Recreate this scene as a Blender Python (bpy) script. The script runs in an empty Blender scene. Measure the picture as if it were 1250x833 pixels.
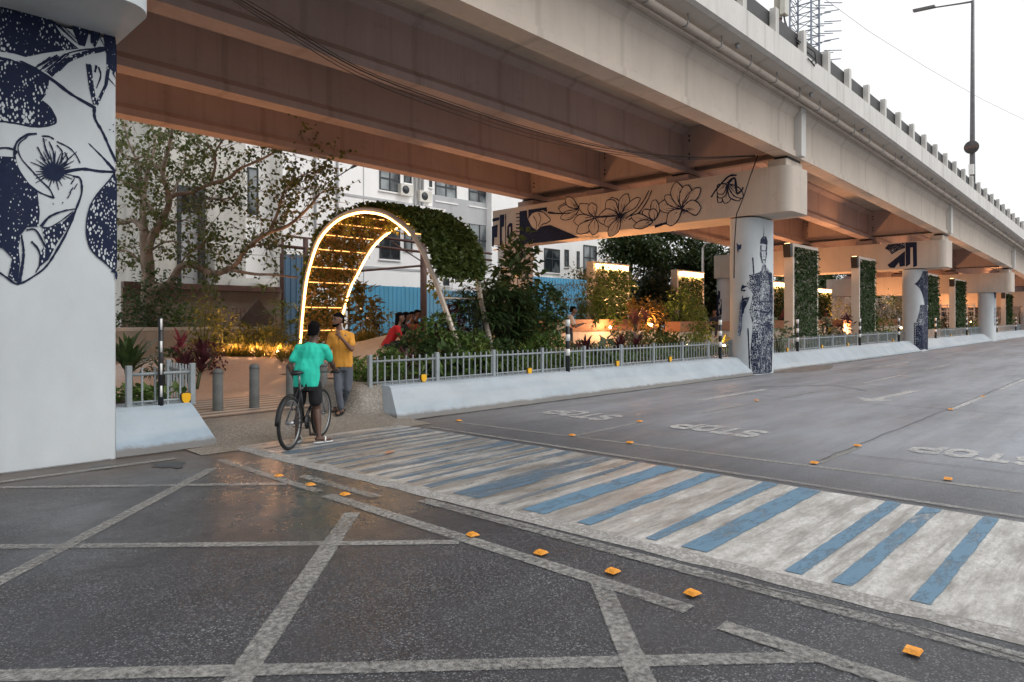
import bpy, bmesh, math, random
from mathutils import Vector, Matrix, noise
from mathutils.geometry import tessellate_polygon
random.seed(7)
R = math.radians
SC = bpy.context.scene
COL = SC.collection

# ---------------------------------------------------------------- view frame (street level survey station)
F, CX, HY, H = 833.0, 625.0, 392.0, 1.67
TH = math.atan2(1430 - CX, F)
CO, SI = math.cos(TH), math.sin(TH)
def ray(px, py):
    a = (px - CX) / F; b = (HY - py) / F
    return Vector((CO + a * SI, SI - a * CO, b))
def P(px, py, X=None, Y=None, Z=None, t=None):
    r = ray(px, py)
    if X is not None: t = X / r.x
    elif Y is not None: t = Y / r.y
    elif Z is not None: t = (Z - H) / r.z
    return Vector((0, 0, H)) + r * t
def W(r, f, z):            # right / forward of the station -> world
    return Vector((f * CO + r * SI, f * SI - r * CO, z))
def gz(x):                 # the road climbs gently beyond the first bay
    return max(0.0, x - 20) * 0.0055
PROF = [(-60, .4), (-25, .3), (1.9, .18), (20.93, 0), (40.3, -.55), (59.7, -1.2), (79, -1.9), (100, -2.65), (130, -3.7)]
def prof(x):               # vertical curve of the flyover, relative to the second pier
    for i in range(len(PROF) - 1):
        if x <= PROF[i + 1][0] or i == len(PROF) - 2:
            x0, y0 = PROF[i]; x1, y1 = PROF[i + 1]
            def sl(k):
                k0, k1 = max(k - 1, 0), min(k + 1, len(PROF) - 1)
                return (PROF[k1][1] - PROF[k0][1]) / (PROF[k1][0] - PROF[k0][0])
            h = x1 - x0; u = (x - x0) / h
            return ((2*u**3 - 3*u**2 + 1) * y0 + (u**3 - 2*u**2 + u) * h * sl(i)
                    + (-2*u**3 + 3*u**2) * y1 + (u**3 - u**2) * h * sl(i + 1))

# ---------------------------------------------------------------- materials
MATS = {}
def nd(nt, typ, **kw):
    n = nt.nodes.new(typ)
    for k, v in kw.items():
        if k.startswith('i_'): n.inputs[k[2:].replace('_', ' ')].default_value = v
        else: setattr(n, k, v)
    return n
def base_mat(name):
    m = bpy.data.materials.new(name); m.use_nodes = True
    nt = m.node_tree; b = nt.nodes['Principled BSDF']
    return m, nt, b
def coords(nt, scale=(1, 1, 1)):
    tc = nd(nt, 'ShaderNodeTexCoord'); mp = nd(nt, 'ShaderNodeMapping')
    mp.inputs['Scale'].default_value = scale
    nt.links.new(tc.outputs['Object'], mp.inputs['Vector'])
    return mp.outputs['Vector']
def noise_n(nt, vec, scale, detail=5, rough=.6):
    n = nd(nt, 'ShaderNodeTexNoise'); n.inputs['Scale'].default_value = scale
    n.inputs['Detail'].default_value = detail; n.inputs['Roughness'].default_value = rough
    nt.links.new(vec, n.inputs['Vector']); return n.outputs['Fac']
def ramp(nt, fac, stops):
    r = nd(nt, 'ShaderNodeValToRGB')
    el = r.color_ramp.elements
    while len(el) < len(stops): el.new(.5)
    for e, (p, c) in zip(el, stops):
        e.position = p
        e.color = (c, c, c, 1) if isinstance(c, (int, float)) else (*c, 1)
    nt.links.new(fac, r.inputs['Fac']); return r.outputs['Color']
def mix(nt, fac, a, b, mode='MIX'):
    m = nd(nt, 'ShaderNodeMix'); m.data_type = 'RGBA'; m.blend_type = mode
    for k, v in ((0, fac), (6, a), (7, b)):
        if isinstance(v, (int, float)): m.inputs[k].default_value = v
        elif isinstance(v, tuple): m.inputs[k].default_value = (*v, 1)
        else: nt.links.new(v, m.inputs[k])
    return m.outputs[2]
def bump(nt, b, h, strength, dist=.02):
    n = nd(nt, 'ShaderNodeBump'); n.inputs['Strength'].default_value = strength
    n.inputs['Distance'].default_value = dist
    nt.links.new(h, n.inputs['Height']); nt.links.new(n.outputs['Normal'], b.inputs['Normal'])
def pm(name, col, rough=.7, var=.15, scale=2.0, stretch=(1, 1, 1), bmp=.15, bscale=60, metal=0, dirt=0, dirtcol=(.12, .1, .08), spec=.5):
    if name in MATS: return MATS[name]
    m, nt, b = base_mat(name)
    v = coords(nt, stretch)
    f = noise_n(nt, v, scale)
    lo = tuple(max(0, c * (1 - var)) for c in col); hi = tuple(min(1, c * (1 + var)) for c in col)
    c = ramp(nt, f, [(.3, lo), (.7, hi)])
    if dirt:
        f2 = noise_n(nt, v, scale * 2.7, 8, .7)
        k = ramp(nt, f2, [(.5, 0), (.75, dirt)])
        c = mix(nt, k, c, dirtcol)
    nt.links.new(c, b.inputs['Base Color'])
    b.inputs['Roughness'].default_value = rough; b.inputs['Metallic'].default_value = metal
    b.inputs['Specular IOR Level'].default_value = spec
    if bmp: bump(nt, b, noise_n(nt, coords(nt), bscale, 4), bmp, .01)
    MATS[name] = m; return m
def leafm(name, dark, light, rough=.42, scale=9, trans=.3):
    if name in MATS: return MATS[name]
    m, nt, b = base_mat(name)
    f = noise_n(nt, coords(nt), scale, 3)
    c = ramp(nt, f, [(.32, dark), (.68, light)])
    nt.links.new(c, b.inputs['Base Color']); b.inputs['Roughness'].default_value = rough
    b.inputs['Specular IOR Level'].default_value = .35
    t = nd(nt, 'ShaderNodeBsdfTranslucent'); nt.links.new(c, t.inputs['Color'])
    mx = nd(nt, 'ShaderNodeMixShader'); mx.inputs['Fac'].default_value = trans
    nt.links.new(b.outputs[0], mx.inputs[1]); nt.links.new(t.outputs[0], mx.inputs[2])
    nt.links.new(mx.outputs[0], nt.nodes['Material Output'].inputs['Surface'])
    MATS[name] = m; return m
def glow(name, col, s):
    if name in MATS: return MATS[name]
    m, nt, b = base_mat(name)
    b.inputs['Base Color'].default_value = (*col, 1)
    b.inputs['Emission Color'].default_value = (*col, 1); b.inputs['Emission Strength'].default_value = s
    MATS[name] = m; return m

def concrete(name, col, streak, soot, joint=0, k=.55):
    """cast concrete: cloudy tone, rain streaks from above, soot, faint formwork joints"""
    m, nt, b = base_mat(name)
    c = ramp(nt, noise_n(nt, coords(nt, (1, 1, .6)), .8, 7, .65), [(.3, tuple(q * .88 for q in col)), (.7, tuple(q * 1.07 for q in col))])
    st = noise_n(nt, coords(nt, (2.6, 2.6, .10)), 1.6, 7, .72)
    c = mix(nt, ramp(nt, st, [(.52, 0), (.70, k)]), c, streak)
    so_ = noise_n(nt, coords(nt, (.5, 1, 1)), 2.2, 9, .75)
    c = mix(nt, ramp(nt, so_, [(.58, 0), (.76, k)]), c, soot)
    if joint:
        w_ = nd(nt, 'ShaderNodeTexWave'); w_.bands_direction = 'X'; w_.inputs['Scale'].default_value = joint; w_.inputs['Distortion'].default_value = .3; w_.inputs['Detail'].default_value = 3
        nt.links.new(coords(nt), w_.inputs['Vector'])
        c = mix(nt, ramp(nt, w_.outputs['Fac'], [(.985, 0), (.998, .35)]), c, soot)
    nt.links.new(c, b.inputs['Base Color']); b.inputs['Roughness'].default_value = .82; b.inputs['Specular IOR Level'].default_value = .3
    bump(nt, b, noise_n(nt, coords(nt), 38, 6), .16, .01)
    MATS[name] = m; return m
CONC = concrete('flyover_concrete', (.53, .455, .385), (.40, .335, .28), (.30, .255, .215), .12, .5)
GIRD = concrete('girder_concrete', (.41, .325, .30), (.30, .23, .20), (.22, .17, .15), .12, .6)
PARA = concrete('parapet_paint', (.62, .60, .565), (.36, .34, .31), (.42, .40, .37), 0, .7)
WHITEC = pm('white_pier_paint', (.50, .535, .555), .75, .08, 1.6, (1, 1, .6), .15, 30, dirt=.22, dirtcol=(.5, .49, .46))
def kerbpaint(name, col):
    m, nt, b = base_mat(name)
    v = coords(nt)
    c = ramp(nt, noise_n(nt, v, 1.4, 7, .65), [(.32, tuple(q * .86 for q in col)), (.68, tuple(min(1, q * 1.1) for q in col))])
    c = mix(nt, ramp(nt, noise_n(nt, coords(nt, (.12, 1, 1)), 1.2, 3), [(.5, 0), (.56, .35)]), c, (.46, .49, .50))
    c = mix(nt, ramp(nt, noise_n(nt, coords(nt, (3, 3, .5)), 2.2, 8, .75), [(.58, 0), (.75, .55)]), c, (.26, .25, .235))
    sx = nd(nt, 'ShaderNodeSeparateXYZ'); nt.links.new(v, sx.inputs[0])
    ad = nd(nt, 'ShaderNodeMath', operation='MULTIPLY_ADD'); nt.links.new(noise_n(nt, v, 4, 8, .75), ad.inputs[0]); ad.inputs[1].default_value = -.15; nt.links.new(sx.outputs['Z'], ad.inputs[2])
    c = mix(nt, ramp(nt, ad.outputs[0], [(0, .75), (.05, 0)]), c, (.15, .125, .10))
    nt.links.new(c, b.inputs['Base Color']); b.inputs['Roughness'].default_value = .75
    bump(nt, b, noise_n(nt, coords(nt), 14, 8, .7), .45, .02)
    MATS[name] = m; return m
KERB = kerbpaint('kerb_paint', (.35, .405, .45))
KERBL = kerbpaint('barrier_paint', (.29, .36, .425))
RAILM = pm('railing_paint', (.27, .30, .315), .45, .15, 3, bmp=0)
STEEL = pm('dull_steel', (.32, .33, .34), .4, .2, 5, metal=.7, bmp=0)
DARK = pm('black_paint', (.012, .012, .014), .45, .2, 5, bmp=0)
RUBBER = pm('rubber', (.012, .012, .012), .7, .2, 8, bmp=.1)
WHITEP = pm('white_paint', (.72, .72, .70), .5, .08, 4, bmp=.05)
YEL = pm('reflector_yellow', (.8, .42, .01), .3, .1, 9, bmp=0)
ORANGE = pm('stud_orange', (.80, .31, .03), .45, .3, 30, bmp=.3, dirt=.8, dirtcol=(.16, .09, .04))
BROWN = pm('rust_brown_steel', (.11, .055, .045), .6, .3, 4, bmp=.1)
BARK = pm('bark', (.27, .21, .165), .9, .45, 5, (1, 1, .5), .8, 25)
STEM = pm('green_stem', (.08, .09, .04), .7, .3, 6, bmp=.2)
SOIL = pm('soil', (.07, .05, .035), .95, .4, 6, bmp=.8, bscale=20)
AGG = None
NAVYC = (.012, .018, .045)
NAVY = pm('navy_mural_paint', NAVYC, .8, .3, 8, bmp=.05, spec=.2)
WOOD = pm('coping_wood', (.33, .16, .09), .55, .2, 3, (1, 6, 6), .1, 40)
GROUNDGLOW = (1.0, .5, .12)

def hatch_mat(name, sx, thr, col=NAVYC, paper=(.50, .535, .555)):
    """navy ink broken up by rows of paper-white flecks, like a woodcut print"""
    if name in MATS: return MATS[name]
    m, nt, b = base_mat(name)
    v = coords(nt, (sx, sx, sx * .5)); v.node.inputs['Rotation'].default_value = (0, R(32), 0)
    vo = nd(nt, 'ShaderNodeTexVoronoi'); vo.inputs['Scale'].default_value = 1
    vo.inputs['Randomness'].default_value = .75
    nt.links.new(v, vo.inputs['Vector'])
    n = noise_n(nt, coords(nt), 3.2, 4)
    ad = nd(nt, 'ShaderNodeMath', operation='ADD'); nt.links.new(vo.outputs['Distance'], ad.inputs[0])
    mu = nd(nt, 'ShaderNodeMath', operation='MULTIPLY'); nt.links.new(n, mu.inputs[0]); mu.inputs[1].default_value = .9
    nt.links.new(mu.outputs[0], ad.inputs[1])
    k = ramp(nt, ad.outputs[0], [(thr - .02, 1), (thr + .02, 0)])
    c = mix(nt, k, col, paper)
    nt.links.new(c, b.inputs['Base Color']); b.inputs['Roughness'].default_value = .8; b.inputs['Specular IOR Level'].default_value = .2
    MATS[name] = m; return m
HATCH = hatch_mat('woodcut_hatch', 40, .80)
HATCHD = hatch_mat('woodcut_dense', 40, .71)
HATCHL = hatch_mat('woodcut_fine', 50, .92)

def asphalt_mat():
    m, nt, b = base_mat('asphalt')
    v = coords(nt)
    big = noise_n(nt, v, .35, 7, .68)
    vo = nd(nt, 'ShaderNodeTexVoronoi'); vo.inputs['Scale'].default_value = 95; nt.links.new(v, vo.inputs['Vector'])
    sc_ = nd(nt, 'ShaderNodeSeparateColor'); nt.links.new(vo.outputs['Color'], sc_.inputs[0])
    # packed stones, each its own grey, in dark binder
    stone = ramp(nt, sc_.outputs[0], [(0, (.020, .021, .025)), (.45, (.054, .059, .070)), (.75, (.130, .138, .154)), (.97, (.30, .31, .32))])
    core = ramp(nt, vo.outputs['Distance'], [(.30, 1), (.52, .25)])
    stone = mix(nt, core, (.026, .026, .029), stone)
    worn = ramp(nt, noise_n(nt, v, 1.7, 7, .7), [(.32, .25), (.66, 1)])
    base = mix(nt, worn, ramp(nt, big, [(.3, (.034, .036, .043)), (.7, (.064, .067, .075))]), stone)
    sx = nd(nt, 'ShaderNodeSeparateXYZ'); tc = nd(nt, 'ShaderNodeTexCoord'); nt.links.new(tc.outputs['Object'], sx.inputs[0])
    # tyre-polished lanes and old patches run along the road
    lane = noise_n(nt, coords(nt, (.06, 1, 1)), 1.5, 5, .6)
    base = mix(nt, ramp(nt, lane, [(.42, 0), (.62, .4)]), base, (.03, .029, .03))
    oil = noise_n(nt, coords(nt, (.5, 1, 1)), 2.6, 6, .7)
    base = mix(nt, ramp(nt, oil, [(.60, 0), (.72, .55)]), base, (.02, .019, .019))
    pale = noise_n(nt, coords(nt, (.35, 1, 1)), 5, 8, .75)
    base = mix(nt, ramp(nt, pale, [(.60, 0), (.74, .4)]), base, (.17, .165, .16))
    wob = nd(nt, 'ShaderNodeMath', operation='MULTIPLY_ADD'); nt.links.new(noise_n(nt, v, .8, 6, .65), wob.inputs[0])
    wob.inputs[1].default_value = 2.6; nt.links.new(sx.outputs['Y'], wob.inputs[2])
    gut = nd(nt, 'ShaderNodeMapRange'); gut.interpolation_type = 'SMOOTHSTEP'
    nt.links.new(wob.outputs[0], gut.inputs['Value'])
    gut.inputs['From Min'].default_value = 8.3; gut.inputs['From Max'].default_value = 10.9; gut.inputs['To Max'].default_value = .8
    base = mix(nt, gut.outputs[0], base, mix(nt, noise_n(nt, v, 14, 6, .7), (.07, .052, .04), (.17, .13, .10)))
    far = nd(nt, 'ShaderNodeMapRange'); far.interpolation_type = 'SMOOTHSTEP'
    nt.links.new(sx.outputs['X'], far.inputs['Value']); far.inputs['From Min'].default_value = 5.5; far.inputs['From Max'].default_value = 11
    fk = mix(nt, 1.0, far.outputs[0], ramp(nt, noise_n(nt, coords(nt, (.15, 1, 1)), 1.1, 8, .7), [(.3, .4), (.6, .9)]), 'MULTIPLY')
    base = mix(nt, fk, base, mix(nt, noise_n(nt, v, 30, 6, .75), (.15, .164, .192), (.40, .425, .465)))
    nt.links.new(base, b.inputs['Base Color'])
    rg = ramp(nt, noise_n(nt, v, 1.1, 6, .65), [(.35, .42), (.65, .66)])
    dp_ = nd(nt, 'ShaderNodeVectorMath', operation='DISTANCE'); nt.links.new(tc.outputs['Object'], dp_.inputs[0]); dp_.inputs[1].default_value = (3.9, 6.2, 0)
    dm = nd(nt, 'ShaderNodeMapRange'); dm.interpolation_type = 'SMOOTHSTEP'; nt.links.new(dp_.outputs['Value'], dm.inputs['Value'])
    dm.inputs['From Min'].default_value = .8; dm.inputs['From Max'].default_value = 3.8; dm.inputs['To Min'].default_value = 1; dm.inputs['To Max'].default_value = 0
    wet = mix(nt, 1.0, dm.outputs[0], ramp(nt, noise_n(nt, v, 1.9, 6, .65), [(.3, .4), (.6, 1)]), 'MULTIPLY')
    rg = mix(nt, wet, rg, (.17, .17, .17))
    nt.links.new(rg, b.inputs['Roughness'])
    sl_ = nd(nt, 'ShaderNodeMapRange'); nt.links.new(wet, sl_.inputs['Value']); sl_.inputs['To Min'].default_value = .5; sl_.inputs['To Max'].default_value = 1.0
    nt.links.new(sl_.outputs[0], b.inputs['Specular IOR Level'])
    h = mix(nt, .5, noise_n(nt, v, 90, 3), vo.outputs['Distance'])
    bump(nt, b, h, .30, .008)
    return m
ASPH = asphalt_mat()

def worn_mat(name, paint, wear, soft=.12, sc=16, stretch=(1, 1, 1), rough=.65):
    """road paint rubbed through in patches and frayed at its edges; where it is gone the road below shows"""
    m, nt, b = base_mat(name)
    v = coords(nt, stretch)
    f = noise_n(nt, v, sc, 9, .72)
    big = noise_n(nt, coords(nt), 1.1, 4)
    at_ = nd(nt, 'ShaderNodeAttribute'); at_.attribute_name = 'edge'
    e = nd(nt, 'ShaderNodeMapRange'); nt.links.new(at_.outputs['Fac'], e.inputs['Value'])
    e.inputs['From Max'].default_value = .16; e.inputs['To Min'].default_value = -.16; e.inputs['To Max'].default_value = .10
    s1 = nd(nt, 'ShaderNodeMath', operation='ADD'); nt.links.new(f, s1.inputs[0]); nt.links.new(e.outputs[0], s1.inputs[1])
    s2 = nd(nt, 'ShaderNodeMath', operation='MULTIPLY_ADD'); nt.links.new(big, s2.inputs[0]); s2.inputs[1].default_value = .45; nt.links.new(s1.outputs[0], s2.inputs[2])
    k = ramp(nt, s2.outputs[0], [(wear, 0), (min(1, wear + soft), 1)])
    c = mix(nt, ramp(nt, noise_n(nt, v, 30, 6, .7), [(.3, .0), (.75, .5)]), paint, tuple(q * .55 for q in paint))
    nt.links.new(c, b.inputs['Base Color']); b.inputs['Roughness'].default_value = rough
    bump(nt, b, noise_n(nt, coords(nt), 80, 3), .3, .006)
    tr = nd(nt, 'ShaderNodeBsdfTransparent'); mx = nd(nt, 'ShaderNodeMixShader')
    nt.links.new(k, mx.inputs['Fac']); nt.links.new(tr.outputs[0], mx.inputs[1]); nt.links.new(b.outputs[0], mx.inputs[2])
    nt.links.new(mx.outputs[0], nt.nodes['Material Output'].inputs['Surface'])
    return m
LINE = worn_mat('worn_road_line', (.31, .305, .29), .62, .36, 28)
LINEF = worn_mat('faded_road_line', (.33, .325, .31), .66, .36, 28)
LETTER = worn_mat('road_letter_paint', (.50, .50, .495), .55, .38)
STRIPE = worn_mat('worn_blue_stripe', (.115, .215, .31), .57, .26, 12, (.3, 1, 1))
STRIPED = worn_mat('dirty_blue_stripe', (.105, .175, .245), .66, .34, 11, (.14, 1, 1))

def slab_mat():
    m, nt, b = base_mat('crossing_concrete')
    v = coords(nt, (.28, 1, 1))
    f = noise_n(nt, v, 6, 10, .8)
    c = ramp(nt, f, [(.34, (.20, .19, .175)), (.46, (.40, .39, .37)), (.58, (.56, .555, .54)), (.72, (.66, .655, .64))])
    grit = noise_n(nt, coords(nt), 55, 5, .8)
    c = mix(nt, ramp(nt, grit, [(.50, 0), (.68, .6)]), c, (.20, .19, .175))
    sx = nd(nt, 'ShaderNodeSeparateXYZ'); tc = nd(nt, 'ShaderNodeTexCoord'); nt.links.new(tc.outputs['Object'], sx.inputs[0])
    mr = nd(nt, 'ShaderNodeMapRange'); mr.interpolation_type = 'SMOOTHSTEP'
    nt.links.new(sx.outputs['Y'], mr.inputs['Value']); mr.inputs['From Min'].default_value = 2.0; mr.inputs['From Max'].default_value = 4.8
    f3 = noise_n(nt, coords(nt, (.12, 1, 1)), 4, 9, .75)
    k = mix(nt, 1.0, mr.outputs[0], ramp(nt, f3, [(.42, .0), (.58, .8)]), 'MULTIPLY')
    sm = noise_n(nt, coords(nt, (.10, 1, 1)), 9, 8, .75)
    c = mix(nt, ramp(nt, sm, [(.50, 0), (.62, .7)]), c, (.17, .16, .15))
    fine = noise_n(nt, coords(nt, (.6, 1, 1)), 26, 9, .85)
    c = mix(nt, ramp(nt, fine, [(.47, 0), (.60, .6)]), c, (.24, .23, .215))
    c = mix(nt, k, c, (.15, .128, .112))
    nt.links.new(c, b.inputs['Base Color'])
    nt.links.new(mix(nt, mr.outputs[0], ramp(nt, f, [(.3, .42), (.7, .7)]), ramp(nt, f, [(.3, .2), (.7, .42)])), b.inputs['Roughness'])
    bump(nt, b, grit, .4, .008)
    return m
SLAB = slab_mat()
def terrazzo(name, base, chip, sc=42, rough=.55, k=.55):
    m, nt, b = base_mat(name)
    v = coords(nt)
    vo = nd(nt, 'ShaderNodeTexVoronoi'); vo.inputs['Scale'].default_value = sc
    nt.links.new(v, vo.inputs['Vector'])
    s = nd(nt, 'ShaderNodeSeparateColor'); nt.links.new(vo.outputs['Color'], s.inputs[0])
    c = mix(nt, ramp(nt, s.outputs[1], [(.4, 0), (.9, k)]), base, chip)
    c = mix(nt, ramp(nt, noise_n(nt, v, 1.5, 5), [(.4, 0), (.75, .35)]), c, tuple(x * .6 for x in base))
    nt.links.new(c, b.inputs['Base Color']); b.inputs['Roughness'].default_value = rough
    bump(nt, b, vo.outputs['Distance'], .2, .006)
    return m
AGG = terrazzo('aggregate_concrete', (.17, .15, .125), (.40, .37, .33), 55, .6)
TERR = terrazzo('pink_terrazzo', (.50, .33, .235), (.62, .50, .42), 60, .5, .5)
EDGE = terrazzo('broken_edge_grit', (.24, .23, .215), (.42, .41, .40), 60, .8, .8)

# ---------------------------------------------------------------- mesh helper
class MB:
    def __init__(s): s.v = []; s.f = []; s.sm = []
    def add(s, vs, fs, smooth=False):
        o = len(s.v); s.v += [tuple(x) for x in vs]; s.f += [tuple(i + o for i in f) for f in fs]; s.sm += [smooth] * len(fs)
        return s
    def box(s, x0, x1, y0, y1, z0, z1):
        return s.add([(x0, y0, z0), (x1, y0, z0), (x1, y1, z0), (x0, y1, z0), (x0, y0, z1), (x1, y0, z1), (x1, y1, z1), (x0, y1, z1)],
                     [(0, 3, 2, 1), (4, 5, 6, 7), (0, 1, 5, 4), (1, 2, 6, 5), (2, 3, 7, 6), (3, 0, 4, 7)])
    def obox(s, c, ax, ay, az):
        c, ax, ay, az = Vector(c), Vector(ax), Vector(ay), Vector(az)
        vs = [c - ax - ay - az, c + ax - ay - az, c + ax + ay - az, c - ax + ay - az, c - ax - ay + az, c + ax - ay + az, c + ax + ay + az, c - ax + ay + az]
        return s.add(vs, [(0, 3, 2, 1), (4, 5, 6, 7), (0, 1, 5, 4), (1, 2, 6, 5), (2, 3, 7, 6), (3, 0, 4, 7)])
    def tube(s, pts, rad, n=8, cap=True, ell=None, side=None):
        pts = [Vector(p) for p in pts]
        if not hasattr(rad, '__len__'): rad = [rad] * len(pts)
        rings = []; prev = None
        for i, p in enumerate(pts):
            d = (pts[min(i + 1, len(pts) - 1)] - pts[max(i - 1, 0)])
            d = d.normalized() if d.length > 1e-9 else Vector((0, 0, 1))
            if side is not None:
                u = Vector(side); u = (u - d * u.dot(d)).normalized()
            else:
                u = prev if prev is not None else (Vector((0, 0, 1)) if abs(d.z) < .9 else Vector((1, 0, 0)))
                u = (u - d * u.dot(d))
                u = u.normalized() if u.length > 1e-6 else d.orthogonal().normalized()
            prev = u; w = d.cross(u)
            e = ell[i] if ell else 1
            rings.append([p + u * rad[i] * math.cos(2 * math.pi * k / n) + w * rad[i] * e * math.sin(2 * math.pi * k / n) for k in range(n)])
        vs = [q for r in rings for q in r]; fs = []
        for i in range(len(pts) - 1):
            for k in range(n):
                fs.append((i * n + k, i * n + (k + 1) % n, (i + 1) * n + (k + 1) % n, (i + 1) * n + k))
        if cap:
            fs.append(tuple(range(n - 1, -1, -1))); fs.append(tuple((len(pts) - 1) * n + k for k in range(n)))
        return s.add(vs, fs, True)
    def sphere(s, c, r, n=10, m=7):
        c = Vector(c); r = r if hasattr(r, '__len__') else (r, r, r)
        vs = [c + Vector((0, 0, -r[2]))]
        for j in range(1, m):
            a = math.pi * j / m - math.pi / 2
            for k in range(n):
                b = 2 * math.pi * k / n
                vs.append(c + Vector((r[0] * math.cos(a) * math.cos(b), r[1] * math.cos(a) * math.sin(b), r[2] * math.sin(a))))
        vs.append(c + Vector((0, 0, r[2]))); fs = []
        for k in range(n):
            fs.append((0, 1 + (k + 1) % n, 1 + k)); fs.append((len(vs) - 1, 1 + (m - 2) * n + k, 1 + (m - 2) * n + (k + 1) % n))
        for j in range(m - 2):
            for k in range(n):
                a, b_ = 1 + j * n + k, 1 + j * n + (k + 1) % n
                fs.append((a, b_, b_ + n, a + n))
        return s.add(vs, fs, True)
    def prism(s, poly, z0, z1, smooth=False):
        n = len(poly)
        vs = [(x, y, z0) for x, y in poly] + [(x, y, z1) for x, y in poly]
        fs = [(i, (i + 1) % n, n + (i + 1) % n, n + i) for i in range(n)]
        s.add(vs, fs, smooth)
        return s.add(vs, [tuple(range(n - 1, -1, -1)), tuple(range(n, 2 * n))])
    def sweep(s, sec, xs, zf, cap=True):
        """profile sec [(y,z)] swept along X, z shifted by zf(x)"""
        n = len(sec); vs = []; fs = []
        for x in xs:
            dz = zf(x); vs += [(x, y, z + dz) for y, z in sec]
        for i in range(len(xs) - 1):
            for k in range(n):
                fs.append((i * n + k, i * n + (k + 1) % n, (i + 1) * n + (k + 1) % n, (i + 1) * n + k))
        s.add(vs, fs)
        if cap:
            t = tessellate_polygon([[Vector((y, z, 0)) for y, z in sec]])
            o = len(s.v) - len(vs)
            for a, b, c in t:
                s.f += [(o + a, o + b, o + c), (o + (len(xs) - 1) * n + a, o + (len(xs) - 1) * n + b, o + (len(xs) - 1) * n + c)]; s.sm += [False] * 2
        return s
    def leaf(s, p, d, up, L, w, fold=.25, curl=.15):
        d = d.normalized(); sd = d.cross(up)
        sd = sd.normalized() if sd.length > 1e-5 else d.orthogonal().normalized()
        nn = sd.cross(d)
        m = p + d * L * .45; t = p + d * L - nn * L * curl
        return s.add([p, m + sd * w * .5 + nn * w * fold, t, m - sd * w * .5 + nn * w * fold, m], [(0, 1, 4), (1, 2, 4), (2, 3, 4), (3, 0, 4)], True)
    def blade(s, p, d, L, w, droop, n=4):
        """strap leaf arching down"""
        d = d.normalized(); h = Vector((d.x, d.y, 0)); h = h.normalized() if h.length > 1e-4 else Vector((1, 0, 0))
        sd = h.cross(Vector((0, 0, 1))); vs = []; q = Vector(p)
        el = math.asin(max(-1, min(1, d.z)))
        for i in range(n + 1):
            u = i / n; ww = w * (math.sin(math.pi * min(1, .18 + u * .82)) ** .7 if u < 1 else 0) + .002
            vs += [q - sd * ww * .5, q + sd * ww * .5]
            a = el - droop * u * u
            q = q + (h * math.cos(a) + Vector((0, 0, 1)) * math.sin(a)) * L / n
        return s.add(vs, [(2 * i, 2 * i + 1, 2 * i + 3, 2 * i + 2) for i in range(n)], True)

def origin_of(o):
    v = Vector((0, 0, 0))
    while o is not None: v += o.location; o = o.parent
    return v
def link(name, me, mat, parent=None):
    o = bpy.data.objects.new(name, me); COL.objects.link(o)
    if mat: me.materials.append(mat)
    if parent is not None: o.parent = parent
    return o
def obj(name, mb, mat, parent=None, label=None):
    me = bpy.data.meshes.new(name)
    off = origin_of(parent) if parent is not None else Vector((0, 0, 0))
    me.from_pydata([(a - off.x, b - off.y, c - off.z) for a, b, c in mb.v], [], mb.f)
    me.polygons.foreach_set('use_smooth', mb.sm)
    if hasattr(mb, 'edge'):
        at_ = me.attributes.new('edge', 'FLOAT', 'POINT'); at_.data.foreach_set('value', [float(q) for q in mb.edge])
    me.update()
    o = link(name, me, mat, parent)
    if label: o['label'] = label
    return o
def thing(name, label, cat, loc=(0, 0, 0), group=None):
    o = bpy.data.objects.new(name, None); COL.objects.link(o); o.location = loc
    o.empty_display_size = .2
    o['label'] = label; o['category'] = cat
    if group: o['group'] = group
    return o
def tag(o, label, cat, group=None, kind=None):
    if label: o['label'] = label
    if cat: o['category'] = cat
    if group: o['group'] = group
    if kind: o['kind'] = kind
    return o
def struct(name, mb, mat, label=None):
    o = obj(name, mb, mat); o['kind'] = 'structure'
    if label: o['label'] = label
    return o
def bevel(o, w=.02, seg=2):
    m = o.modifiers.new('bevel', 'BEVEL'); m.width = w; m.segments = seg; m.limit_method = 'ANGLE'; m.angle_limit = R(40); return o
def rrect(x0, x1, y0, y1, rads, n=8):
    """rounded rectangle, rads for corners (x0y0, x1y0, x1y1, x0y1)"""
    out = []
    for (cx, cy, a0, r) in ((x0, y0, 180, rads[0]), (x1, y0, 270, rads[1]), (x1, y1, 0, rads[2]), (x0, y1, 90, rads[3])):
        ox = cx + r if a0 in (180, 90) else cx - r; oy = cy + r if a0 in (180, 270) else cy - r
        for k in range(n + 1):
            a = R(a0 + 90 * k / n); out.append((ox + r * math.cos(a), oy + r * math.sin(a)))
    return out

# ---------------------------------------------------------------- ground, crossing, markings
g = MB()
xs = [-300, -60, -10, 0, 10, 20, 40, 60, 80, 100, 150, 300, 700]; ys = [-300, -60, -20, 0, 10, 40, 100, 400]
for x in xs:
    for y in ys: g.v.append((x, y, gz(min(x, 110))))
for i in range(len(xs) - 1):
    for j in range(len(ys) - 1):
        a = i * len(ys) + j; g.f.append((a, a + len(ys), a + len(ys) + 1, a + 1)); g.sm.append(False)
struct('ground', g, ASPH)

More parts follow.
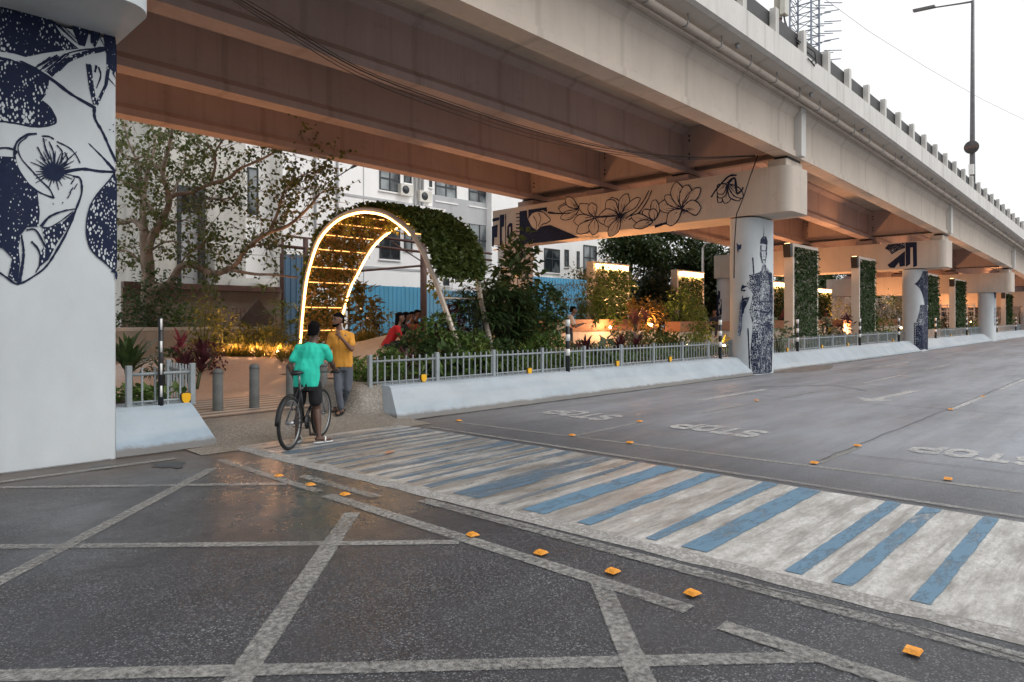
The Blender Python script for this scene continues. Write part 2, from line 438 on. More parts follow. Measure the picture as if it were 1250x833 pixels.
def XN(y): return 4.47 - .058 * y
def XF(y): return 7.0 - .047 * y
c = MB(); yy = [-4 + i * .2 for i in range(65)]
c.v = []; n = len(yy)
for y in yy:
    w = .03 * noise.noise(Vector((y * 2.3, 0, 0))) + .02 * noise.noise(Vector((y * 9, 3, 0)))
    x0, x1 = XN(y) + w, XF(y) + .02 * noise.noise(Vector((y * 3, 7, 0)))
    c.v += [(x0, y, .002), (x0 + .03, y, .028), (x1 - .06, y, .028), (x1, y, .002)]
for i in range(n - 1):
    for k in range(3): c.f.append((i * 4 + k, i * 4 + k + 1, i * 4 + k + 5, i * 4 + k + 4)); c.sm.append(False)
struct('crossing_slab', c, SLAB)
e = MB()
for y in yy:
    w = .04 * noise.noise(Vector((y * 4.1, 9, 0))); w2 = .05 * noise.noise(Vector((y * 5.3, 19, 0)))
    e.v += [(XN(y) - .09 + w2, y, .003), (XN(y) + .03 + w * .6, y, .032)]
for i in range(n - 1): e.f.append((2 * i, 2 * i + 1, 2 * i + 3, 2 * i + 2)); e.sm.append(False)
struct('crossing_edge_grit', e, EDGE)

def quad_strip(a0, a1, b0, b1, z, n=10):
    """sheet between line a0-a1 and line b0-b1, with a middle row so wear can fray its rims"""
    m = MB()
    for i in range(n + 1):
        u = i / n
        p = Vector(a0).lerp(Vector(a1), u); q = Vector(b0).lerp(Vector(b1), u)
        for w_ in (0, .5, 1):
            r = p.lerp(q, w_); m.v.append((r.x, r.y, z))
    for i in range(n):
        for k in (0, 1): m.f.append((3 * i + k, 3 * i + k + 1, 3 * i + k + 4, 3 * i + k + 3)); m.sm.append(False)
    m.edge = [0 if (i in (0, 2)) else 1 for _ in range(n + 1) for i in range(3)]
    return m
# blue bars across the crossing: (y at near edge lo, hi, y at far edge lo, hi, state)
bars = [(.99, 1.11, 1.02, 1.14, 0), (1.41, 1.54, 1.43, 1.57, 0), (1.71, 1.83, 1.73, 1.87, 0), (2.36, 2.57, 2.42, 2.65, 0),
        (2.76, 2.86, 2.83, 3.0, 0), (3.35, 3.49, 3.43, 3.63, 0), (3.81, 4.08, 3.93, 4.19, 0), (4.57, 4.94, 4.74, 5.2, 1),
        (5.22, 5.37, 5.34, 5.5, 1), (5.75, 5.9, 5.9, 6.05, 1), (6.2, 6.45, 6.3, 6.56, 1), (6.85, 7.0, 6.95, 7.1, 1), (7.3, 7.42, 7.4, 7.52, 1),
        (7.75, 8.0, 7.85, 8.1, 1), (8.3, 8.42, 8.36, 8.48, 1), (5.55, 5.62, 5.66, 5.74, 1), (6.02, 6.1, 6.15, 6.22, 1), (6.6, 6.68, 6.7, 6.78, 1), (7.12, 7.2, 7.2, 7.28, 1), (7.55, 7.62, 7.6, 7.68, 1), (8.1, 8.17, 8.16, 8.24, 1), (4.28, 4.36, 4.4, 4.5, 1), (.1, .3, .1, .3, 0), (-.5, -.35, -.5, -.35, 0)]
for a, b, a2, b2, st in bars:
    struct('crossing_stripe', quad_strip((XN(a) + .1, a, 0), (XF(a2) - .07, a2, 0), (XN(b) + .1, b, 0), (XF(b2) - .07, b2, 0), .033), STRIPED if st else STRIPE)
LZ = [0]
def line(p, q, w, mat=LINE, name='road_marking', z=None):
    LZ[0] += 1; z = .004 + .0006 * (LZ[0] % 14)
    p, q = Vector((*p, 0)), Vector((*q, 0)); d = (q - p).normalized(); s = Vector((-d.y, d.x, 0)) * w / 2
    n = max(6, int((q - p).length / .25) + 1)
    m = quad_strip(p + s, q + s, p - s, q - s, 0, n)
    m.v = [(x, y, z + gz(x)) for x, y, _ in m.v]
    return struct(name, m, mat)
line((-.6, 3.9), (3.2, 7.80), .13)
line((1.15, 2.86), (3.3, 5.12), .15, z=.006)
line((-1.2, 8.35), (3.42, 3.86), .11, z=.009)
line((.0, 4.55), (3.53, 1.22), .12, z=.010)
line((.35, 9.35), (3.42, 6.5), .10, LINEF, z=.011)
line((3.45, 8.2), (3.48, 5.98), .12, LINEF, z=.013)
line((3.46, 5.8), (3.54, 2.0), .15, z=.014)
line((3.50, 2.6), (1.9, .95), .14, z=.007)
line((3.48, 1.77), (3.53, -1.5), .14, z=.015)
line((3.98, 5.0), (4.18, .2), .15, LINEF)
line((3.7, 6.7), (3.75, 5.4), .13, LINEF, z=.0165)
line((-1, 8.72), (3.1, 8.66), .12, LINE, z=.017)
# beyond the crossing
line((6.80, 8.35), (7.18, .5), .10, LINEF, z=.005)
line((7.45, 8.45), (8.5, -1.5), .11, LINE, z=.006)
line((7.75, 6.22), (9.6, 6.28), .09, LINEF, z=.009)
line((8.25, 2.98), (9.7, 2.98), .11, LINE, z=.010)
line((11.2, 6.1), (16.4, 6.02), .07, LINEF)
line((13, 7.1), (16.2, 7.1), .16, LETTER)
line((14.9, 2.97), (18, 2.97), .12, LETTER); line((20, 2.97), (25, 2.97), .12, LETTER)
line((19.5, 5.9), (23, 5.9), .12, LETTER); line((26, 5.9), (30, 5.9), .12, LETTER); line((26, 7.4), (30, 7.35), .14, LETTER)
line((9.2, -1.5), (30, -1.5), .12, LINEF)
# expansion joints and cracks
JOINT = pm('joint_tar', (.045, .043, .042), .8, .3, 6, bmp=.2)
def crack(pts, w, name='road_crack'):
    m = MB(); prev = None
    P2 = []
    for i in range(len(pts) - 1):
        a, b = Vector((*pts[i], 0)), Vector((*pts[i + 1], 0)); k = max(2, int((b - a).length / .15))
        for j in range(k): P2.append(a.lerp(b, j / k))
    P2.append(Vector((*pts[-1], 0)))
    for i, p in enumerate(P2):
        d = (P2[min(i + 1, len(P2) - 1)] - P2[max(0, i - 1)]).normalized(); s = Vector((-d.y, d.x, 0))
        off = s * .03 * noise.noise(p * 2.1); ww = w * (.6 + .6 * abs(noise.noise(p * 5)))
        p = p + off
        m.v += [(p.x + s.x * ww, p.y + s.y * ww, .0135 + gz(p.x)), (p.x - s.x * ww, p.y - s.y * ww, .0135 + gz(p.x))]
    for i in range(len(P2) - 1): m.f.append((2 * i, 2 * i + 1, 2 * i + 3, 2 * i + 2)); m.sm.append(False)
    return struct(name, m, JOINT)
crack([(8.2, 3.02), (14.8, 3.03), (40, 3.1)], .007)
crack([(14.9, 9.0), (14.9, 5), (14.95, 2.97), (15, -3)], .010)
crack([(9.0, 3.2), (9.2, 1.5), (9.1, -2)], .008)
crack([(16.5, 7.6), (18.5, 6.3), (17.5, 5.2)], .02)
crack([(4.12, -.2), (4.20, 1.2), (4.13, 2.0)], .006)
for x0_, x1_ in ((6.85, 20.2), (21.7, 39.6), (41, 59)): crack([(x0_, 9.19), ((x0_ + x1_) / 2, 9.17), (x1_, 9.18)], .035, 'gutter_joint_shade')  # dark tar line at the kerb foot, with the gap's shadow painted in
crack([(2.6, 9.16), (3.85, 9.17)], .03, 'gutter_joint_shade'); crack([(-3, 9.14), (2.55, 9.16)], .02, 'gutter_joint_shade')
# dark damp stains by the gutter
def blob(cx, cy, rx, ry, z, mat, name, n=28, k=.35):
    m = MB(); m.v.append((cx, cy, z + gz(cx)))
    for i in range(n):
        a = 2 * math.pi * i / n; q = 1 + k * noise.noise(Vector((math.cos(a) * 2 + cx, math.sin(a) * 2 + cy, 5)))
        m.v.append((cx + rx * q * math.cos(a), cy + ry * q * math.sin(a), z + gz(cx)))
    for i in range(n): m.f.append((0, 1 + i, 1 + (i + 1) % n)); m.sm.append(False)
    return struct(name, m, mat)
DAMP = pm('damp_stain', (.018, .015, .014), .35, .4, 6, bmp=.2)
blob(2.95, 8.35, .16, .2, .0062, DAMP, 'road_stain', k=.8); blob(2.35, 8.78, .12, .14, .0062, DAMP, 'road_stain', k=.8)
SILT = pm('gutter_silt', (.15, .128, .115), .95, .4, 5, bmp=.7, bscale=18)
m = MB()
for i in range(25):
    u = i / 24; x = 21.6 + u * 4.5
    m.v += [(x, 9.3, .015 + .05 * math.sin(math.pi * u) * (1 + .4 * noise.noise(Vector((x * 2, 0, 0)))) + gz(x)), (x, 8.9 - .5 * math.sin(math.pi * u), .004 + gz(x))]
for i in range(24): m.f.append((2 * i, 2 * i + 1, 2 * i + 3, 2 * i + 2)); m.sm.append(True)
struct('gutter_silt', m, SILT)

# painted letters read by drivers coming the other way: STOP
GLY = {'S': [[(1, .85), (.75, 1), (.25, 1), (0, .8), (.1, .58), (.9, .42), (1, .2), (.75, 0), (.25, 0), (0, .15)]],
       'T': [[(0, 1), (1, 1)], [(.5, 1), (.5, 0)]],
       'O': [[(.5, 1), (.1, .85), (0, .5), (.1, .15), (.5, 0), (.9, .15), (1, .5), (.9, .85), (.5, 1)]],
       'P': [[(0, 0), (0, 1), (.7, 1), (1, .85), (1, .6), (.7, .47), (0, .47)]]}
def road_word(x0, y0, wd, ln, mat, word='STOP'):
    """reads from +X: left end of the word at y0, letters run toward +Y... tops toward -X"""
    m = MB(); adv = wd / len(word)
    for i, ch in enumerate(word):
        for st in GLY[ch]:
            pts = [Vector((x0 - v * ln + ln, y0 + (i + u * .72) * adv, 0)) for u, v in st]
            for a, b in zip(pts, pts[1:]):
                d = (b - a).normalized(); s = Vector((-d.y, d.x, 0))
                s = Vector((s.x * .10, s.y * .045, 0)); ex = d * .035
                o = len(m.v)
                for q in (a - ex + s, a - ex - s, b + ex - s, b + ex + s): m.v.append((q.x, q.y, .004 + .0003 * len(m.f)))
                m.f.append((o, o + 1, o + 2, o + 3)); m.sm.append(False)
    m.edge = [1] * len(m.v)
    struct('road_lettering', m, mat)
road_word(9.45, 4.35, 1.4, .55, LETTER)
road_word(9.3, 6.9, 1.4, .6, LETTER)
road_word(9.85, 1.05, 1.45, .52, LETTER)
m = MB()
for q in [(15.2, 4.55), (15.95, 4.95), (15.85, 4.62), (18.4, 4.5), (18.4, 4.3), (15.85, 4.42), (15.95, 4.12)]: m.v.append((q[0], q[1], .005))
m.f = [(0, 1, 2), (2, 3, 4, 5), (0, 5, 6), (0, 2, 5)]; m.sm = [False] * 4; m.edge = [1] * 7
struct('road_arrow', m, LETTER)

# road studs
def stud_mesh():
    m = MB()
    a, b = .042, .038
    m.v = [(-a, -b, 0), (a, -b, 0), (a, b, 0), (-a, b, 0), (-a * .55, -b * .85, .016), (a * .55, -b * .85, .016), (a * .55, b * .85, .016), (-a * .55, b * .85, .016)]
    m.f = [(4, 5, 6, 7), (0, 1, 5, 4), (1, 2, 6, 5), (2, 3, 7, 6), (3, 0, 4, 7)]; m.sm = [False] * 5
    return m
studs = [(3.51, 6.85, 'orange road stud before the crossing, the one farthest back by the bicycle'),
         (3.54, 6.24, 'second orange road stud from the bicycle in the row before the crossing'),
         (3.57, 5.66, 'third orange road stud from the bicycle, at the tip of the box lines'),
         (3.58, 3.88, 'orange road stud where two box junction lines meet, after the gap in the row'),
         (3.64, 3.23, 'orange road stud middle of the near row, second after the gap'),
         (3.70, 2.65, 'orange road stud beside the corner of the worn white box line'),
         (3.74, 2.09, 'orange road stud second from the right in the near row'),
         (3.85, .93, 'largest orange road stud, nearest the camera at the bottom right'),
         (7.7, 6.23, 'orange road stud on the thin line beyond the crossing, at the line corner'),
         (7.78, 5.29, 'orange road stud on the orange tinted dash beyond the crossing'),
         (9.68, 2.99, 'orange road stud at the far end of a short white lane line'),
         (9.53, 6.29, 'orange road stud at the far end of the lane line near the left STOP lettering'),
         (8.16, 2.99, 'orange road stud where the short lane line meets the long cross line'),
         (8.3, 1.68, 'orange road stud on the long cross line at the right'),
         (7.52, 8.49, 'orange road stud at the left end of the cross line by the long kerb'),
         (13.74, 6.21, 'small orange road stud farther off between lane dashes'),
         (14.87, 2.97, 'orange road stud at the road joint near the white arrow'),
         (17.9, 2.97, 'small orange road stud past the road joint, far end of the lane dash')]
SM = None
for x, y, lb in studs:
    if SM is None:
        o = obj('road_stud', stud_mesh(), ORANGE); SM = o
    else:
        o = SM.copy(); COL.objects.link(o)
    o.location = (x, y, .018 + gz(x)); o.rotation_euler.z = random.uniform(-.2, .2)
    tag(o, lb, 'road stud', 'orange studs set in the road')
# twig
tag(obj('twig', MB().tube([(4.55, .42, .04), (4.72, .44, .075), (4.9, .55, .05), (5.1, .52, .045)], [.006, .007, .005, .002], 5), BARK), 'thin brown twig lying on the pale crossing at the right edge', 'twig')
tag(obj('dry_leaf', MB().add([(4.9, 6.9, .045), (5.0, 6.98, .06), (5.12, 6.97, .045), (5.0, 6.9, .05)], [(0, 1, 2, 3)]), WOOD), 'dry brown leaf lying on the striped crossing', 'leaf')

# ---------------------------------------------------------------- flyover
XS = [-40 + i * 2.0 for i in range(86)]
fly = thing('flyover', 'concrete road flyover with parapet and drain pipe crossing above the park', 'flyover', (20.9, 13.5, 6.6))
GY = [8.38, 11.9, 15.35, 18.85]
for i, y in enumerate(GY):
    fl, wb, tf = .25, .13, .36
    b = 6.62
    sec = [(y - fl, b), (y - fl, b + .17), (y - wb, b + .32), (y - wb, b + 1.28), (y - tf, b + 1.38), (y - tf, b + 1.47),
           (y + tf, b + 1.47), (y + tf, b + 1.38), (y + wb, b + 1.28), (y + wb, b + .32), (y + fl, b + .17), (y + fl, b)]
    if i == 0:
        sec[1] = (y - fl, b + .17); sec[2] = (y - fl + .06, b + .19); sec[3] = (y - fl + .06, b + 1.16); sec[4] = (y - .34, b + 1.36); sec[5] = (y - .34, b + 1.47)
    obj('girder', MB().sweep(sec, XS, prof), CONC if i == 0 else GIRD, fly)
sec = [(7.33, 8.42), (7.33, 8.30), (7.60, 8.22), (7.95, 8.16), (7.98, 8.094), (19.25, 8.094), (19.3, 8.16), (19.75, 8.22), (20.0, 8.30), (20.0, 8.42)]
obj('deck', MB().sweep(sec, XS, prof), CONC, fly)
BENTS = [1.9, 20.93, 40.3, 59.7, 79.1, 98.3]
DOTS = MB()
for bx in BENTS:
    for sx in (-.42, .42):
        for k in range(3):
            y0, y1 = GY[k] + .14, GY[k + 1] - .14
            x = bx + sx; dz = prof(x)
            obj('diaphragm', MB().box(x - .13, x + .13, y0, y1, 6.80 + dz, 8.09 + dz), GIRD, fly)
            if sx < 0:
                for zz in (7.05, 7.2, 7.65, 7.8):
                    for yq in (y0 + .25, y1 - .25):
                        DOTS.tube([(x - .145, yq, zz + dz), (x - .128, yq, zz + dz)], .035, 8)
    x = bx
    obj('girder_end_block', MB().box(x - .17, x + .17, 7.98, 8.19, 6.64 + prof(x), 8.08 + prof(x)), PARA, fly)
obj('anchor_bolt', DOTS, DARK, fly)
# small gap lines between main span and end block already read from the block
pz = [(7.17, 8.28), (7.17, 8.90), (7.42, 8.90), (7.42, 8.425), (7.325, 8.425), (7.325, 8.28)]
obj('parapet', MB().sweep(pz, XS, prof), PARA, fly)
pz2 = [(20.0, 8.28), (20.0, 8.95), (20.2, 8.95), (20.2, 8.28)]
obj('parapet', MB().sweep(pz2, XS, prof), PARA, fly)
k = 0
for i in range(-9, 50):
    x = 18.98 + i * 1.83
    z = 8.90 + prof(x)
    obj('rail_post', MB().box(x - .1, x + .1, 7.2, 7.36, z - .02, z + .66), PARA, fly)
RAILD = pm('guard_rail_dark', (.035, .034, .034), .55, .3, 3, (1, 1, 12), .2, 10)
obj('guard_rail', MB().sweep([(7.37, 9.12), (7.37, 9.5), (7.44, 9.5), (7.44, 9.42), (7.47, 9.31), (7.44, 9.2), (7.44, 9.12)], XS, prof), RAILD, fly)
obj('hand_rail', MB().sweep([(7.39 + .045 * math.cos(a), 9.01 + .045 * math.sin(a)) for a in [R(q * 45) for q in range(8)]], XS, prof), PARA, fly)
dp = obj('drain_pipe', MB().sweep([(7.62 + .065 * math.cos(a), 8.05 + .065 * math.sin(a)) for a in [R(q * 30) for q in range(12)]], XS, prof), CONC, fly)
for i in range(40):
    x = 4 + i * 1.55; z = 8.05 + prof(x)
    obj('pipe_hook', MB().tube([(x, 7.55, z + .2), (x, 7.53, z + .03), (x, 7.56, z - .06), (x, 7.62, z - .085), (x, 7.69, z - .05)], .012, 5), STEEL, dp)
    if i % 3 == 1: obj('drain_spout', MB().tube([(x + .7, 7.5, z + .23), (x + .7, 7.5, z + .08)], .05, 8), STEEL, fly)
obj('conduit', MB().sweep([(7.93 + .03 * math.cos(a), 8.10 + .03 * math.sin(a)) for a in [R(q * 60) for q in range(6)]], XS, prof), CONC, fly)

# ---------------------------------------------------------------- mural drawing on surfaces
class Mural:
    """strokes and fills in surface coordinates, mapped by fn(u,v,off) to the painted face"""
    def __init__(s, fn, xa=None): s.fn = fn; s.mb = {}; s.k = 0; s.xa = xa
    def _m(s, mat): return s.mb.setdefault(mat.name, (mat, MB()))[1]
    def fill(s, poly, mat=NAVY):
        s.k += 1; off = .003 + .00008 * (s.k % 260)
        t = tessellate_polygon([[Vector((u, v, 0)) for u, v in poly]])
        if s.xa is None:
            s._m(mat).add([s.fn(u, v, off) for u, v in poly], t); return
        todo = [tuple(Vector(poly[i]) for i in tri) for tri in t]; done = []
        while todo:                      # follow the round edge of the column closely
            a, b, c = todo.pop(); e = [((a - b).length, a, b, c), ((b - c).length, b, c, a), ((c - a).length, c, a, b)]
            L, p, q, r = max(e, key=lambda z: z[0])
            if L > .05 and min(a.x, b.x, c.x) < s.xa and max(abs(p.x - q.x), abs(q.x - r.x), abs(r.x - p.x)) > .03:
                m = (p + q) / 2; todo += [(p, m, r), (m, q, r)]
            else: done.append((a, b, c))
        mb = s._m(mat)
        for tri in done: mb.add([s.fn(p.x, p.y, off) for p in tri], [(0, 1, 2)])
    def stroke(s, pts, w, mat=NAVY, w2=None, jag=.25):
        s.k += 1; off = .003 + .00008 * (s.k % 260)
        Q = []
        for a, b in zip(pts, pts[1:]):
            a, b = Vector(a), Vector(b); L = (b - a).length; n = max(1, int(L / (abs(w) * 1.3 + 1e-6)))
            n = min(n, 30)
            for i in range(n): Q.append(a.lerp(b, i / n))
        Q.append(Vector(pts[-1])); N = len(Q); vs = []
        for i, p in enumerate(Q):
            d = Q[min(i + 1, N - 1)] - Q[max(0, i - 1)]
            d = d.normalized() if d.length > 1e-9 else Vector((1, 0))
            ww = (w + ((w2 if w2 is not None else w) - w) * i / max(1, N - 1)) / 2
            ww *= 1 + jag * random.uniform(-1, 1)
            q = Vector((-d.y, d.x)) * ww
            vs += [s.fn(p.x + q.x, p.y + q.y, off), s.fn(p.x - q.x, p.y - q.y, off)]
        s._m(mat).add(vs, [(2 * i, 2 * i + 1, 2 * i + 3, 2 * i + 2) for i in range(N - 1)])
    def build(s, parent, label, name='mural'):
        first = None
        for mat, mb in s.mb.values():
            o = obj(name, mb, mat, parent)
            o['label'] = label
def curve(pts, n=6):
    """Catmull-Rom through 2-D points"""
    out = []
    p = [Vector(q) for q in pts]; p = [p[0] * 2 - p[1]] + p + [p[-1] * 2 - p[-2]]
    for i in range(1, len(p) - 2):
        for k in range(n):
            u = k / n
            out.append(.5 * ((2 * p[i]) + (-p[i - 1] + p[i + 1]) * u + (2 * p[i - 1] - 5 * p[i] + 4 * p[i + 1] - p[i + 2]) * u * u + (-p[i - 1] + 3 * p[i] - 3 * p[i + 1] + p[i + 2]) * u ** 3))
    out.append(p[-2]); return [tuple(q) for q in out]

# ---------------------------------------------------------------- piers
CW = (-.73, .72)   # column extent about the bent along the road
def colpoly(bx, y0, y1): return rrect(bx + CW[0], bx + CW[1], y0, y1, (.42, .05, .05, .42), 8)
def pier(bx, label, cap_mat=CONC, wide=1.0):
    dz = prof(bx); g0 = gz(bx)
    t = thing('bridge_pier', label, 'bridge pier', (bx, 9.7, g0), 'piers carrying the flyover')
    zb = 4.88 + dz
    cs = []
    for (y0, y1) in ((9.2, 10.15), (19.65, 20.6)):
        poly = colpoly(bx, y0, y1)
        mb = MB(); n = len(poly)
        zs = [g0 - .1, g0 + .05, g0 + .9, g0 + 1.8, g0 + 2.8, g0 + 3.8, zb]
        cxm, cym = bx, (y0 + y1) / 2
        for z in zs: mb.v += [(cxm + (x - cxm), y, z) for x, y in poly]
        for i in range(len(zs) - 1):
            for kk in range(n):
                mb.f.append((i * n + kk, i * n + (kk + 1) % n, (i + 1) * n + (kk + 1) % n, (i + 1) * n + kk)); mb.sm.append(True)
        cs.append(obj('column', mb, WHITEC, t))
        es = cs[-1].modifiers.new('es', 'EDGE_SPLIT'); es.split_angle = R(50)
    cp = MB(); poly = rrect(bx - .82, bx + .78, 8.08, 20.62, (.32, .3, .1, .1), 8)
    # underside rises a little toward both tips
    n = len(poly)
    for x, y in poly: cp.v.append((x, y, zb + (.05 * max(0, 9.2 - y) if y < 9.2 else 0)))
    for x, y in poly: cp.v.append((x, y, 6.30 + dz))
    for i in range(n): cp.f.append((i, (i + 1) % n, n + (i + 1) % n, n + i)); cp.sm.append(True)
    cp.f.append(tuple(range(n, 2 * n))); cp.sm.append(False)
    cp.f.append(tuple(range(n - 1, -1, -1))); cp.sm.append(False)
    cap = obj('pier_cap', cp, cap_mat, t); cap.modifiers.new('es', 'EDGE_SPLIT').split_angle = R(50)
    for y in GY:
        bevel(obj('bearing_block', MB().box(bx - .62, bx + .62, y - (.12 if y < 9 else .4), y + .45, 6.302 + dz, 6.54 + dz), CONC if y < 9 else GIRD, t), .015, 1)
        obj('bearing_pad', MB().box(bx - .5, bx + .5, y - .1, y + .3, 6.542 + dz, 6.618 + dz), DARK, t)
    return t, cs, cap
p0, c0, k0 = pier(BENTS[0], 'nearest white flyover pier with large navy flower and leaf mural, at the left', WHITEC)
p1, c1, k1 = pier(BENTS[1], 'white flyover pier with a standing woman mural and flower drawings on its cap')
p2, c2, k2 = pier(BENTS[2], 'white flyover pier with navy block mural and a hut drawn on its cap')
p3, c3, k3 = pier(BENTS[3], 'distant white flyover pier with a navy wheel mural low on its column')
p4, c4, k4 = pier(BENTS[4], 'farthest flyover pier in view at the right edge')
def col_fn(bx, y0=9.2):
    """(x, z) on the road face of a column, following its round edge"""
    xa = bx + CW[0] + .42
    def fn(x, z, off):
        yv = y0
        if x < xa:
            d = min(.419, xa - x); yv = y0 + .42 - math.sqrt(.42 ** 2 - d * d)
        return (x, yv - off, z)
    return fn
# --- first pier: blossom woodcut, traced on the zoomed photograph then laid on the real face
f0 = col_fn(BENTS[0])
def z0(u, v):
    p = P(u / 2.3125, v / 2.3125, Y=9.2); return (max(1.25, min(2.612, p.x)), p.z)
M = Mural(f0, BENTS[0] + CW[0] + .42)
sc = 1 / 2.3125 / 833 * 8.2      # metres per traced unit on that face
def F0(pts, mat=HATCH): M.fill([z0(*p) for p in pts], mat)
def S0(pts, w, w2=None, mat=NAVY, n=5): M.stroke([z0(*p) for p in (curve(pts, n) if len(pts) > 2 else pts)], w * sc, mat, None if w2 is None else w2 * sc)
F0([(-20, -60), (60, -40), (140, -10), (136, 35), (150, 62), (170, 92), (192, 112), (222, 138), (160, 146), (118, 152), (72, 162), (40, 152), (-20, 142)], HATCHD)
F0([(-20, -60), (60, -40), (90, 0), (40, 60), (-20, 90)], NAVY)
F0([(204, 40), (246, 58), (252, 90), (240, 132), (222, 128), (206, 88)], HATCHD)
F0([(256, 62), (286, 72), (280, 110), (268, 136), (255, 120)], HATCH)
F0([(300, 78), (322, 88), (330, 120), (322, 150), (298, 150), (292, 110)], HATCHD)
F0([(300, 140), (346, 128), (350, 165), (346, 205), (322, 208), (300, 182)], HATCHD)
F0([(-20, 172), (62, 172), (100, 190), (140, 216), (134, 262), (115, 286), (142, 306), (158, 340), (142, 354), (95, 358), (40, 345), (-20, 338)], HATCH)
S0([(-20, 338), (40, 348), (95, 358), (142, 354), (158, 340), (140, 304), (118, 286)], 5)
S0([(-20, 158), (40, 176), (100, 198), (150, 228), (200, 266), (266, 304)], 10, 8)
S0([(266, 300), (268, 335), (290, 375), (310, 420), (328, 458)], 9, 6)
S0([(250, 405), (290, 445), (325, 484)], 2.5, 9)
S0([(160, 490), (230, 478), (280, 484), (326, 486)], 9)
S0([(140, 212), (200, 166), (285, 140), (320, 140)], 16, 10, HATCH)
S0([(140, 212), (200, 166), (285, 140), (320, 140)], 4, 3)
S0([(132, 205), (180, 158), (230, 142), (300, 136)], 4)
F0([(242, 180), (258, 182), (264, 240), (274, 296), (262, 296), (250, 245)], HATCHD)
F0([(302, 180), (316, 160), (304, 240), (276, 300), (270, 290), (294, 240)], HATCHD)
S0([(278, 190), (284, 215), (272, 250)], 5, 3); S0([(272, 185), (268, 205)], 5)
S0([(300, 215), (328, 246)], 5, 1.5)
for a, b in (((150, 62), (215, 122)), ((165, 70), (222, 126)), ((180, 76), (228, 124)), ((262, 70), (300, 140)), ((285, 70), (312, 150)), ((330, 205), (344, 130)), ((318, 205), (330, 225))): S0([a, b], 4, 1.5)
for i in range(26):   # feathering strokes
    x = 125 + random.random() * 75; y = 165 + random.random() * 25 - (x - 125) * .25
    S0([(x, y), (x - 22 - random.random() * 14, y + 14 + random.random() * 8)], 4, 1)
S0([(-20, 420), (20, 418), (45, 428), (40, 440)], 5)
S0([(104, 378), (75, 382), (48, 402), (40, 432), (48, 470), (70, 508), (105, 540), (152, 560)], 6, 4)
S0([(152, 560), (140, 535), (115, 510), (92, 485), (58, 445), (52, 410), (78, 386)], 4, 3)
S0([(118, 385), (138, 386), (152, 394)], 4); S0([(160, 400), (195, 418), (215, 440), (226, 462)], 4, 3)
S0([(205, 498), (226, 505), (230, 545), (214, 592), (196, 640), (170, 690), (132, 750), (92, 782), (50, 802), (20, 785), (-20, 755)], 5)
F0([(128, 470), (148, 458), (178, 474), (184, 490), (165, 512), (135, 506), (120, 490)], NAVY)
for a in range(0, 360, 13):
    r1 = 20; r2 = 34 + 32 * random.random() + (30 if 200 < a < 330 else 0)
    ca, sa = math.cos(R(a)), math.sin(R(a))
    S0([(152 + r1 * ca, 486 + r1 * sa * .8), (152 + r2 * ca, 486 + r2 * sa * .8)], 5, 1.5)
for q in ([(122, 390), (128, 420), (140, 450)], [(138, 400), (150, 430), (152, 460)], [(160, 410), (175, 430), (172, 460)], [(182, 430), (190, 450), (180, 470)], [(105, 415), (118, 440), (128, 455)], [(112, 470), (125, 478), (138, 480)]): S0(q, 3, 5)
F0([(-20, 440), (40, 444), (62, 500), (105, 542), (112, 600), (108, 640), (76, 642), (58, 664), (52, 700), (56, 740), (50, 798), (22, 782), (34, 730), (10, 704), (-20, 690)], HATCHD)
F0([(-20, 450), (36, 452), (50, 500), (30, 560), (-20, 580)], NAVY)
F0([(214, 592), (190, 645), (160, 688), (136, 734), (108, 756), (112, 716), (128, 690), (118, 642), (146, 640), (180, 625)], HATCH)
S0([(115, 640), (140, 612), (180, 596), (214, 590)], 6, 3); S0([(118, 642), (140, 642), (170, 625), (205, 598)], 3)
S0([(60, 664), (66, 720), (54, 800)], 4, 8); S0([(88, 682), (108, 706), (114, 742), (100, 770)], 5, 3); S0([(74, 650), (100, 650), (124, 690), (140, 720)], 5)
for q in ((200, 520), (208, 535), (196, 545), (190, 560)): S0([q, (q[0] + 10, q[1] - 16)], 3.5, 2)
leafp = [(322, 490), (306, 512), (290, 530), (266, 560), (252, 590), (243, 640), (250, 690), (268, 718), (292, 738), (320, 762), (330, 745), (342, 715), (348, 640), (342, 590), (334, 545)]
F0(leafp, HATCH); S0(leafp + [leafp[0]], 4, n=3); S0([(318, 762), (330, 775), (340, 790)], 12, 3)
F0([(322, 500), (300, 540), (285, 600), (290, 680), (310, 740), (325, 740), (338, 690), (342, 620), (335, 550)], HATCHD)
for q in ((318, 352), (308, 366), (318, 371), (128, 395), (148, 575), (175, 572)): S0([q, (q[0] + 3, q[1] + 2)], 3.5)
M.build(c0[0], 'navy woodcut mural of blossoms and leaves')

# --- second pier: standing woman in a long dress carrying a pot
bx = BENTS[1]; fn = col_fn(bx); M = Mural(fn, bx + CW[0] + .42); gl = gz(bx)
def q1(px, py): p = P(px, py, Y=9.2); return (min(bx + .66, p.x), p.z)
Z = lambda x, y: q1(880 + x / 3.9625, 260 + y / 3.967)
def F1(pts, mat=HATCHL): M.fill([Z(*p) for p in pts], mat)
def S1(pts, w, mat=NAVY, w2=None): M.stroke([Z(*p) for p in pts], w, mat, w2)
F1([(170, 540), (252, 540), (252, 600), (246, 770), (170, 778), (166, 700)], HATCH)
F1([(206, 560), (240, 548), (246, 700), (238, 772), (214, 776)], HATCH); F1([(176, 600), (192, 590), (188, 776), (178, 776)], HATCH)
F1([(205, 268), (222, 268), (246, 292), (250, 360), (252, 440), (250, 540), (170, 545), (165, 470), (172, 400), (162, 350), (168, 310), (185, 288)], HATCHL)
F1([(225, 285), (247, 296), (250, 440), (232, 440), (236, 360)], HATCHD); F1([(165, 300), (184, 288), (192, 360), (176, 420), (168, 372)], HATCH)
